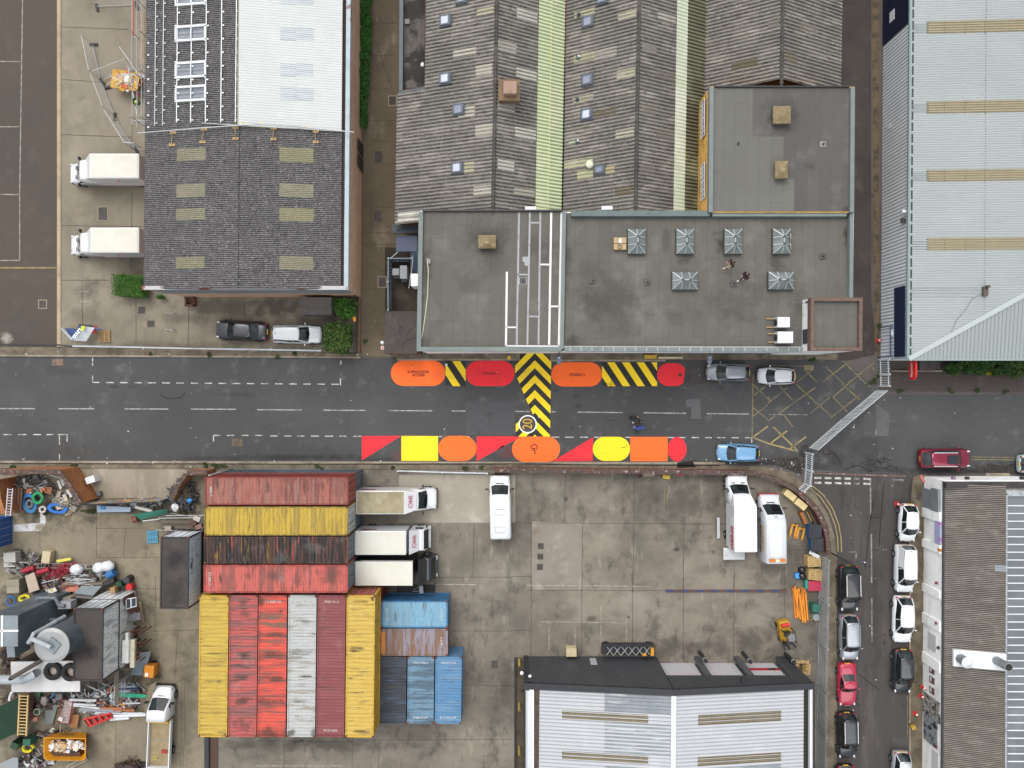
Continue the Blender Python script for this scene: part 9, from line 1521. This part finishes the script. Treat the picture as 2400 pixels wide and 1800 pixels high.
(x,y),=A4((1490,530));q=P(x,y,.9);t=thing('site_dumper','orange site compressor with white labels beside the grey sheet','machine',(q.x,q.y,0),R(-5));mb=MB();mb.box(0,0,.75,.95,1.15,.9);o=obj('body',mb,plain('d0820f'),t);bev(o,.1);mb=MB();mb.box(-.15,-.25,1.22,.25,.3,.03);obj('label_plate',mb,m_white,t);mb=MB();mb.box(-.5,-.2,.6,.3,.9,.6);obj('engine',mb,m_dark,t)
for s in (-1,1):mb=MB();mb.tube([(0,s*.45,.3),(0,s*.62,.3)],.3,14);obj('wheel',mb,mtyre,t)
t=thing('red_cage','red edged wire cage trolley in the lower scrapyard','cage',P(*A3((1130,1250))[0]),world=True);k=[P(*p,.8) for p in A3((1060,1030),(1260,1060),(1190,1440),(1000,1420))];mb=MB();mb.tube(k,.05,6,closed=True);mb.tube([p-Vector((0,0,.7)) for p in k],.04,6,closed=True)
for p in k:mb.bar(p,p-Vector((0,0,.75)),.05)
obj('frame',mb,plain('9c1c2e'),t);mb=MB()
for i in range(16):mb.bar(k[0].lerp(k[3],(i+.5)/16)+(k[1]-k[0])*.3,k[1].lerp(k[2],(i+.5)/16),.07,.04)
obj('slat',mb,plain('c4b3b0'),t)
(x,y),=A3((1040,1370));bx('white_carton','small white carton on the edge of the red cage','carton',x,y,.4,.35,.3,-25,'d6d0ca',.8)
t=thing('red_crates','bright red crate frames below the gutters','crate',P(*A4((580,1370))[0]),world=True);mb=MB();k=[P(*p,.7) for p in A4((340,1370),(800,1270),(840,1330),(430,1490))];mb.tube(k,.1,5,closed=True);obj('rim',mb,plain('d42a28'),t)
for i in range(4):mb=MB();a=k[0].lerp(k[1],(i+.6)/4.2);b=k[3].lerp(k[2],(i+.6)/4.2);mb.bar(a,b,.14,.3);obj('divider',mb,plain('c52624'),t)
(x,y),=A3((625,1250));q=P(x,y,.8);t=thing('cream_churn','cream round tub with open top near the yellow ladder','tub',(q.x,q.y,0));mb=MB();mb.cyl(0,0,0,.75,.27,18,.33);obj('body',mb,plain('c4c9b4'),t);mb=MB();mb.cyl(0,0,.74,.77,.24,16);obj('opening',mb,plain('4a4f44'),t)
(x,y),=A3((600,1370));bx('pink_box','small pink and cream box below the cream tub','box',x,y,.45,.4,.3,8,'dfa083');(x,y),=A3((755,1055));mb=MB();q=P(x,y,.5);mb.ico(q.x,q.y,.4,.38,2,.2,.9,1.1,.8);one('foil_sack',mb,plain('a8a09a'),'crumpled silver grey sack above the grey sheet','sack');(x,y),=A3((1020,985));bx('dark_motor','grey motor casing above the red cage','motor',x,y,.6,.6,.5,10,'6f7074');(x,y),=A3((615,950));bx('green_tub','dull green crate at the white roof edge','crate',x,y,.8,.45,.4,4,'4c6a52')
tb('blue_tube','short light blue tube above the grey sheet','tube',A3((930,910),(885,1000)),.06,.7,'2f8fd8')
# scaffold tower frames
def tower(lab,quad,z0,z1,grp='tube frames in the scrapyard'):
    t=thing('tube_frame',lab,'frame',P(*quad[0]),world=True,group=grp);q=[P(*p,z1) for p in quad];mb=MB()
    for p in q:mb.tube([(p.x,p.y,0),p],.035,5)
    for z in (z1,(z0+z1)/2):mb.tube([Vector((p.x,p.y,z)) for p in q],.03,5,closed=True)
    mb.tube([Vector((q[0].x,q[0].y,z0)),q[1]],.025,5);mb.tube([Vector((q[1].x,q[1].y,z0)),q[2]],.025,5);obj('tubes',mb,m_steelb,t)
tower('tube frame beside the soot topped container',A0((1370,1160),(1730,1155),(1735,1280),(1340,1260)),1,3.4);tower('tube frame below the stacked white containers, left',AB((700,920),(860,995),(760,1040),(690,1000)),.6,3);tower('tube frame below the stacked white containers, right',AB((960,960),(990,960),(985,1120),(960,1120)),.6,4)
t=thing('timber_deck','weathered plank deck with boxes above the soot topped container','deck',P(425,1230),world=True)
for i in range(8):a,b=A0((1400,1180+14*i),(1720,1185+14*i));mb=MB();mb.bar(P(*a,2.2),P(*b,2.2),.14,.05);obj('plank',mb,plain(('5a4f43','6b5d4c','473e35')[i%3]),t)
for (x,y),cl,lb,rz in ((A0((1665,1205))[0],'5b372f','maroon carton on the plank deck',30),(A0((1700,1165))[0],'c3bfb4','white carton on the plank deck',-30),(A0((1715,1235))[0],'8a6a5c','tan carton on the plank deck',15),(A0((1450,1250))[0],'9b9080','pale board end on the plank deck',0)):bx('carton',lb,'carton',x,y,.6,.42,.4,rz,cl,2.3,'cartons on the plank deck')
(x,y),=A0((1317,1322));pallet('turquoise plastic pallet left of the soot topped container',x,y,0,-88,1,'4f9ab8',1.15,1.0);(x,y),=A0((778,828));bx('white_box','white appliance standing outside the slanting wall','box',x,y,.85,.62,.9,18,'e6e8ea');(x,y),=A0((850,950));bx('grey_motor','grey motor by the slanting wall','motor',x,y,.4,.4,.4,20,'5f656b')
(x,y),=A0((1640,1005));mb=MB();q=P(x,y,1.2);mb.ico(q.x,q.y,1.25,.22,2,.3,1.1,1,.6);one('blue_bag',mb,plain('2f8ad0'),'bright blue bag on the slate coloured heap','bag');(x,y),=A0((1515,1065));mb=MB();q=P(x,y,1.0);mb.ico(q.x,q.y,1.0,.32,2,.3,1,1.1,.6);one('white_bag',mb,plain('dfe1e4'),'white bag at the foot of the slate coloured heap','bag')
for i,(a,b) in enumerate((((1010,1050),(1090,1110)),((1010,1110),(1090,1050)))):(p),(r_)=A1((1365+i*40,860),(1500,950-60*i));tb('wire_frame','twisted pale wire frame at the end of the slanting wall, %s bar'%('first','second')[i],'wire',[p,r_],.03,.5,'c2bdb2')
for (x,y),lb in ((A1((580,600))[0],'left'),(A1((860,590))[0],'right')):q=P(x,y,1.0);mb=MB();mb.tube([(q.x-.12,q.y-.2,1),(q.x-.1,q.y+.1,1),(q.x+.15,q.y+.15,1),(q.x+.18,q.y-.05,1)],.09,8);one('orange_bend',mb,plain('cc6e3c'),'%s orange clay pipe bend in the dark timber heap'%lb,'pipe','orange pipe bends')
board('brown scaffold sheet at the deck edge by the heap',AB((980,820),(1025,820),(1030,1110),(985,1110)),'5b5346',3.2,None,'walkway','board')
# ================================================================ plants
def leafm(nm,a,b,cc):return M(nm,c(a),.7,L=((c(b),2.2,.45,.6,.8),(c(cc),3.5,.56,.66,.7)),grain=(20,.3),spec=.3)
mlf=leafm('bright_leaf','446f26','2f5019','769836');mld=leafm('dark_leaf','34551f','20391a','587c30');mlm=leafm('mixed_leaf','46622a','2a4218','9a8c28');mlw=leafm('weed_leaf','3d4f26','28381a','5f6a38');mlh=leafm('hedge_leaf','326420','1d4013','477f2c');mbark=M('bark',c('4c3c2c'),.9,grain=(20,.3));mly=leafm('yellow_leaf','a8a01e','7c7f1c','c8b82a')
def plant(nm,lab,cat,px,py,rx,ry,h,n,mat,ls=.12,grp=None,box=False,rz=0,z0=0,m2=None):
    z=h*.6;q=P(px,py,z+z0);k=(H-z)/FP;rx *= k;ry *= k;t=thing(nm,lab,cat,(q.x,q.y,z0),R(rz),grp);mb=MB()
    cl=[(random.uniform(-.75,.75),random.uniform(-.75,.75),random.uniform(.45,.95),random.uniform(.25,.45)) for _ in range(max(6,n//160))]
    for i in range(n):
        if box:p=Vector((random.uniform(-rx,rx),random.uniform(-ry,ry),h*random.uniform(.1,1)+random.gauss(0,.03)))
        else:
            cx_,cy_,cz_,cr=random.choice(cl);d=Vector((random.gauss(0,1),random.gauss(0,1),random.gauss(0,1))).normalized()*cr*random.uniform(.75,1.08);p=Vector(((cx_+d.x)*rx,(cy_+d.y)*ry,h*max(.06,cz_*.72+d.z*.55)))
        a=Vector((random.gauss(0,1),random.gauss(0,1),random.gauss(0,.5))).normalized()*ls*random.uniform(.6,1.3);b=a.cross(Vector((random.gauss(0,.6),random.gauss(0,.6),1))).normalized()*ls*random.uniform(.35,.7);mb.m=1 if (m2 and random.random()<.22) else 0;mb.poly([p-a,p+b,p+a,p-b])
    obj('foliage',mb,[mat,m2 or mat],t);mb=MB()
    for i in range(5 if not box else 3):e=Vector((random.uniform(-.5,.5)*rx,random.uniform(-.5,.5)*ry,h*.7));mb.tube([(e.x*.1,e.y*.1,0),e*.5,e],[.06,.04,.015],5)
    obj('stem',mb,mbark,t);return t
for i in range(6):plant('hedge','ivy clad hedge in the alley beside the warehouse, %s section from the top'%'first second third fourth fifth lowest'.split()[i],'hedge',853+(2-i)*.8,-25+58*i,15-(i==5)*5,31,2.0,3000,mlh,.09,'hedge sections in the alley',False)
plant('clipped_bush','left half of the square clipped bush at the warehouse corner','bush',287,669,17,25,1.9,3200,mlf,.07,'square clipped bushes',True);plant('clipped_bush','right half of the square clipped bush at the warehouse corner','bush',322,671,17,25,2.0,3200,mlf,.07,'square clipped bushes',True);plant('clipped_bush','small green bush tucked under the warehouse gable','bush',371,695,14,6,1.2,700,mlf,.08,'square clipped bushes')
plant('bush','bright green bush below the warehouse corner, nearer the wall','bush',807,722,26,24,2.5,4200,mlf,.12,'bushes by the black railing');plant('bush','big mixed yellow and dark bush beside the silver car','bush',794,792,35,34,2.4,6500,mlm,.12,'bushes by the black railing',m2=mld)
for i,(x,y,rx,ry,m) in enumerate(((2250,862,32,19,mld),(2300,858,30,21,mld),(2322,870,9,8,mly),(2360,862,30,18,mld),(2400,864,26,18,mlm))):plant('shrub',('first dark shrub from the left below the pale warehouse','second dark shrub below the pale warehouse','small yellow shrub between the dark shrubs','dark shrub right of the yellow one','mixed shrub at the right edge')[i],'shrub',x,y,rx,ry,1.5 if m is not mly else .9,2600 if m is not mly else 700,m,.12,'shrubs below the pale warehouse')
for x,y,s in ((650,838,6),(490,832,7),(352,829,5),(747,1095,10),(918,1096,8),(513,1092,22),(480,1090,10),(174,1092,10),(30,1094,7),(110,1094,8),(1090,1098,8),(2050,893,14),(2062,880,9),(2064,763,8),(690,826,7),(205,1199,20),(110,1201,12),(86,1308,16),(1988,506,4),(2145,1260,6),(2140,1700,8),(1903,843,10),(855,800,6),(1130,1097,7),(2110,918,7),(2230,915,7),(2290,916,8),(2360,917,7),(145,1375,8)):plant('weed_tuft','weed tuft','weeds',x,y,s,min(s,6),.2,int(30+s*16),mlw,.06,z0=(7.4 if x==1988 else .06))['kind']='stuff'
t=thing('dry_brushwood','bundle of dry brown twigs on the slate coloured heap','twigs',P(430,1160),world=True);mb=MB()
for i in range(90):q=P(428+random.gauss(0,9),1163+random.gauss(0,12),1.0);mb.bar(q,q+Vector((random.gauss(0,.5),random.gauss(.1,.6),random.uniform(0,.5))),.02)
obj('twigs',mb,plain('73624a'),t)
# ================================================================ people
mskin=M('skin',c('b98a72'),.6,grain=None)
def person(lab,px,py,zb,hd,shirt,legs,hair,shoe,arms,stride=.25,held=None):
    q=P(px,py,zb+1.2);t=thing('person',lab,'person',(q.x,q.y,zb),R(hd),'people')
    def skin(nm,V,E,rads,mat,root=0,lv=1):
        me=bpy.data.meshes.new(nm);me.from_pydata(V,E,[]);o=bpy.data.objects.new(nm,me);COL.objects.link(o);o.parent=t;me.materials.append(mat);m=o.modifiers.new('s','SKIN');sv=me.skin_vertices[0].data
        for v,r_ in zip(sv,rads):v.radius=(r_,r_)
        sv[root].use_root=True;s2=o.modifiers.new('u','SUBSURF');s2.levels=lv;s2.render_levels=lv;return o
    s=stride;(lh,le),(rh,re)=arms
    V=[(0,0,.95),(0,0,1.15),(0,0,1.38),(.01,0,1.5),(.03,0,1.60),(.05,0,1.70),(0,.19,1.42),le,lh,(0,-.19,1.42),re,rh,(0,.1,.90),(s*.6,.11,.50),(s,.11,.10),(s+.16,.12,.05),(0,-.1,.90),(-s*.1,-.11,.50),(-s*1.1,-.11,.12),(-s*1.1+.16,-.12,.05)];E=[(0,1),(1,2),(2,3),(3,4),(4,5),(2,6),(6,7),(7,8),(2,9),(9,10),(10,11),(0,12),(12,13),(13,14),(14,15),(0,16),(16,17),(17,18),(18,19)];Rr=[.14,.13,.15,.06,.10,.09,.07,.05,.035,.07,.05,.035,.09,.06,.04,.04,.09,.06,.04,.04]
    for hnd,el,w_ in ((lh,le,8),(rh,re,11)):
        d=(Vector(hnd)-Vector(el)).normalized();sd=d.cross(Vector((0,0,1))).normalized()
        for k in range(5):b=len(V);p=Vector(hnd)+d*(.06 if k<4 else .01)+sd*((k-1.5)*.02 if k<4 else .05);e=p+d*(.055,.07,.065,.05,.03)[k]+Vector((0,0,-.015));V+=[tuple(p),tuple(e)];E+=[(w_,b),(b,b+1)];Rr+=[.010,.008]
    skin('body',V,E,Rr,mskin)
    skin('shirt',[(0,0,1.0),(0,0,1.18),(0,0,1.40),(0,.2,1.43),le,(0,-.2,1.43),re,tuple(Vector(le).lerp(Vector(lh),.85)),tuple(Vector(re).lerp(Vector(rh),.85))],[(0,1),(1,2),(2,3),(3,4),(2,5),(5,6),(4,7),(6,8)],[.16,.155,.175,.09,.062,.09,.062,.045,.045],plain(shirt));skin('trousers',[(0,0,.98),(0,.1,.88),(s*.6,.11,.50),(s,.11,.16),(0,-.1,.88),(-s*.1,-.11,.50),(-s*1.1,-.11,.18)],[(0,1),(1,2),(2,3),(0,4),(4,5),(5,6)],[.15,.105,.075,.06,.105,.075,.06],plain(legs))
    mb=MB();mb.ico(.015,0,1.73,.115,3,.02,1.05,.95,.95);obj('hair',mb,plain(hair),t,smooth=True)
    for f in ((s+.08,.115),(-s*1.1+.08,-.115)):mb=MB();mb.ico(f[0],f[1],.06,.15,2,0,1,.42,.42);obj('shoe',mb,plain(shoe),t,smooth=True)
    mb=MB();mb.ico(.15,0,1.62,.02,1);mb.bar((.135,-.03,1.57),(.135,.03,1.57),.012);obj('face',mb,plain('8f5a4a'),t)
    for sy in (-1,1):mb=MB();mb.ico(.135,sy*.035,1.66,.014,1);obj('eye',mb,plain('15120f'),t)
    return t
zr_=hF-.02
person('person in black jacket and pale trousers walking on the flat roof below the third lantern',1716,617,zr_,200,'15161c','c9b9a0','16120f','c9c4ba',(((.25,.28,1.0),(.05,.3,1.15)),((.3,-.2,1.1),(.02,-.3,1.15))),.3);person('person in navy clothes and white shoes walking on the flat roof, right of the other',1750,645.5,zr_,205,'161a2c','1a2036','121014','e2e0dc',(((.3,.2,1.0),(.08,.3,1.15)),((.3,-.15,1.05),(.05,-.3,1.15))),.36)
w=person('person with dark cap and outstretched arms crossing the road right of the speed roundel',1499,992,0,165,'1d1516','3c342b','2a1a16','d8d4cc',(((.35,.45,1.15),(.18,.34,1.2)),((.3,-.5,1.2),(.15,-.36,1.25))),.28)
mb=MB();q=P(1498,1002,.9);mb.ico(q.x,q.y,.75,.42,3,.18,1.25,.5,.35);one('blue_coat',mb,M('blue_cloth',c('3c56a8'),.8,L=((c('22305f'),3,.45,.6,.7),),grain=(10,.1)),'bright blue coat or bag swinging beside the person on the road','coat',smooth=False)
mb=MB();q=P(1488,978,.5);mb.tube([(q.x-.45,q.y-.08,.3),(q.x-.1,q.y+.07,.5),(q.x+.3,q.y+.03,.6)],[.09,.13,.08],8);one('black_bag',mb,plain('17171b'),'long black bag carried in front of the person on the road','bag',smooth=True)
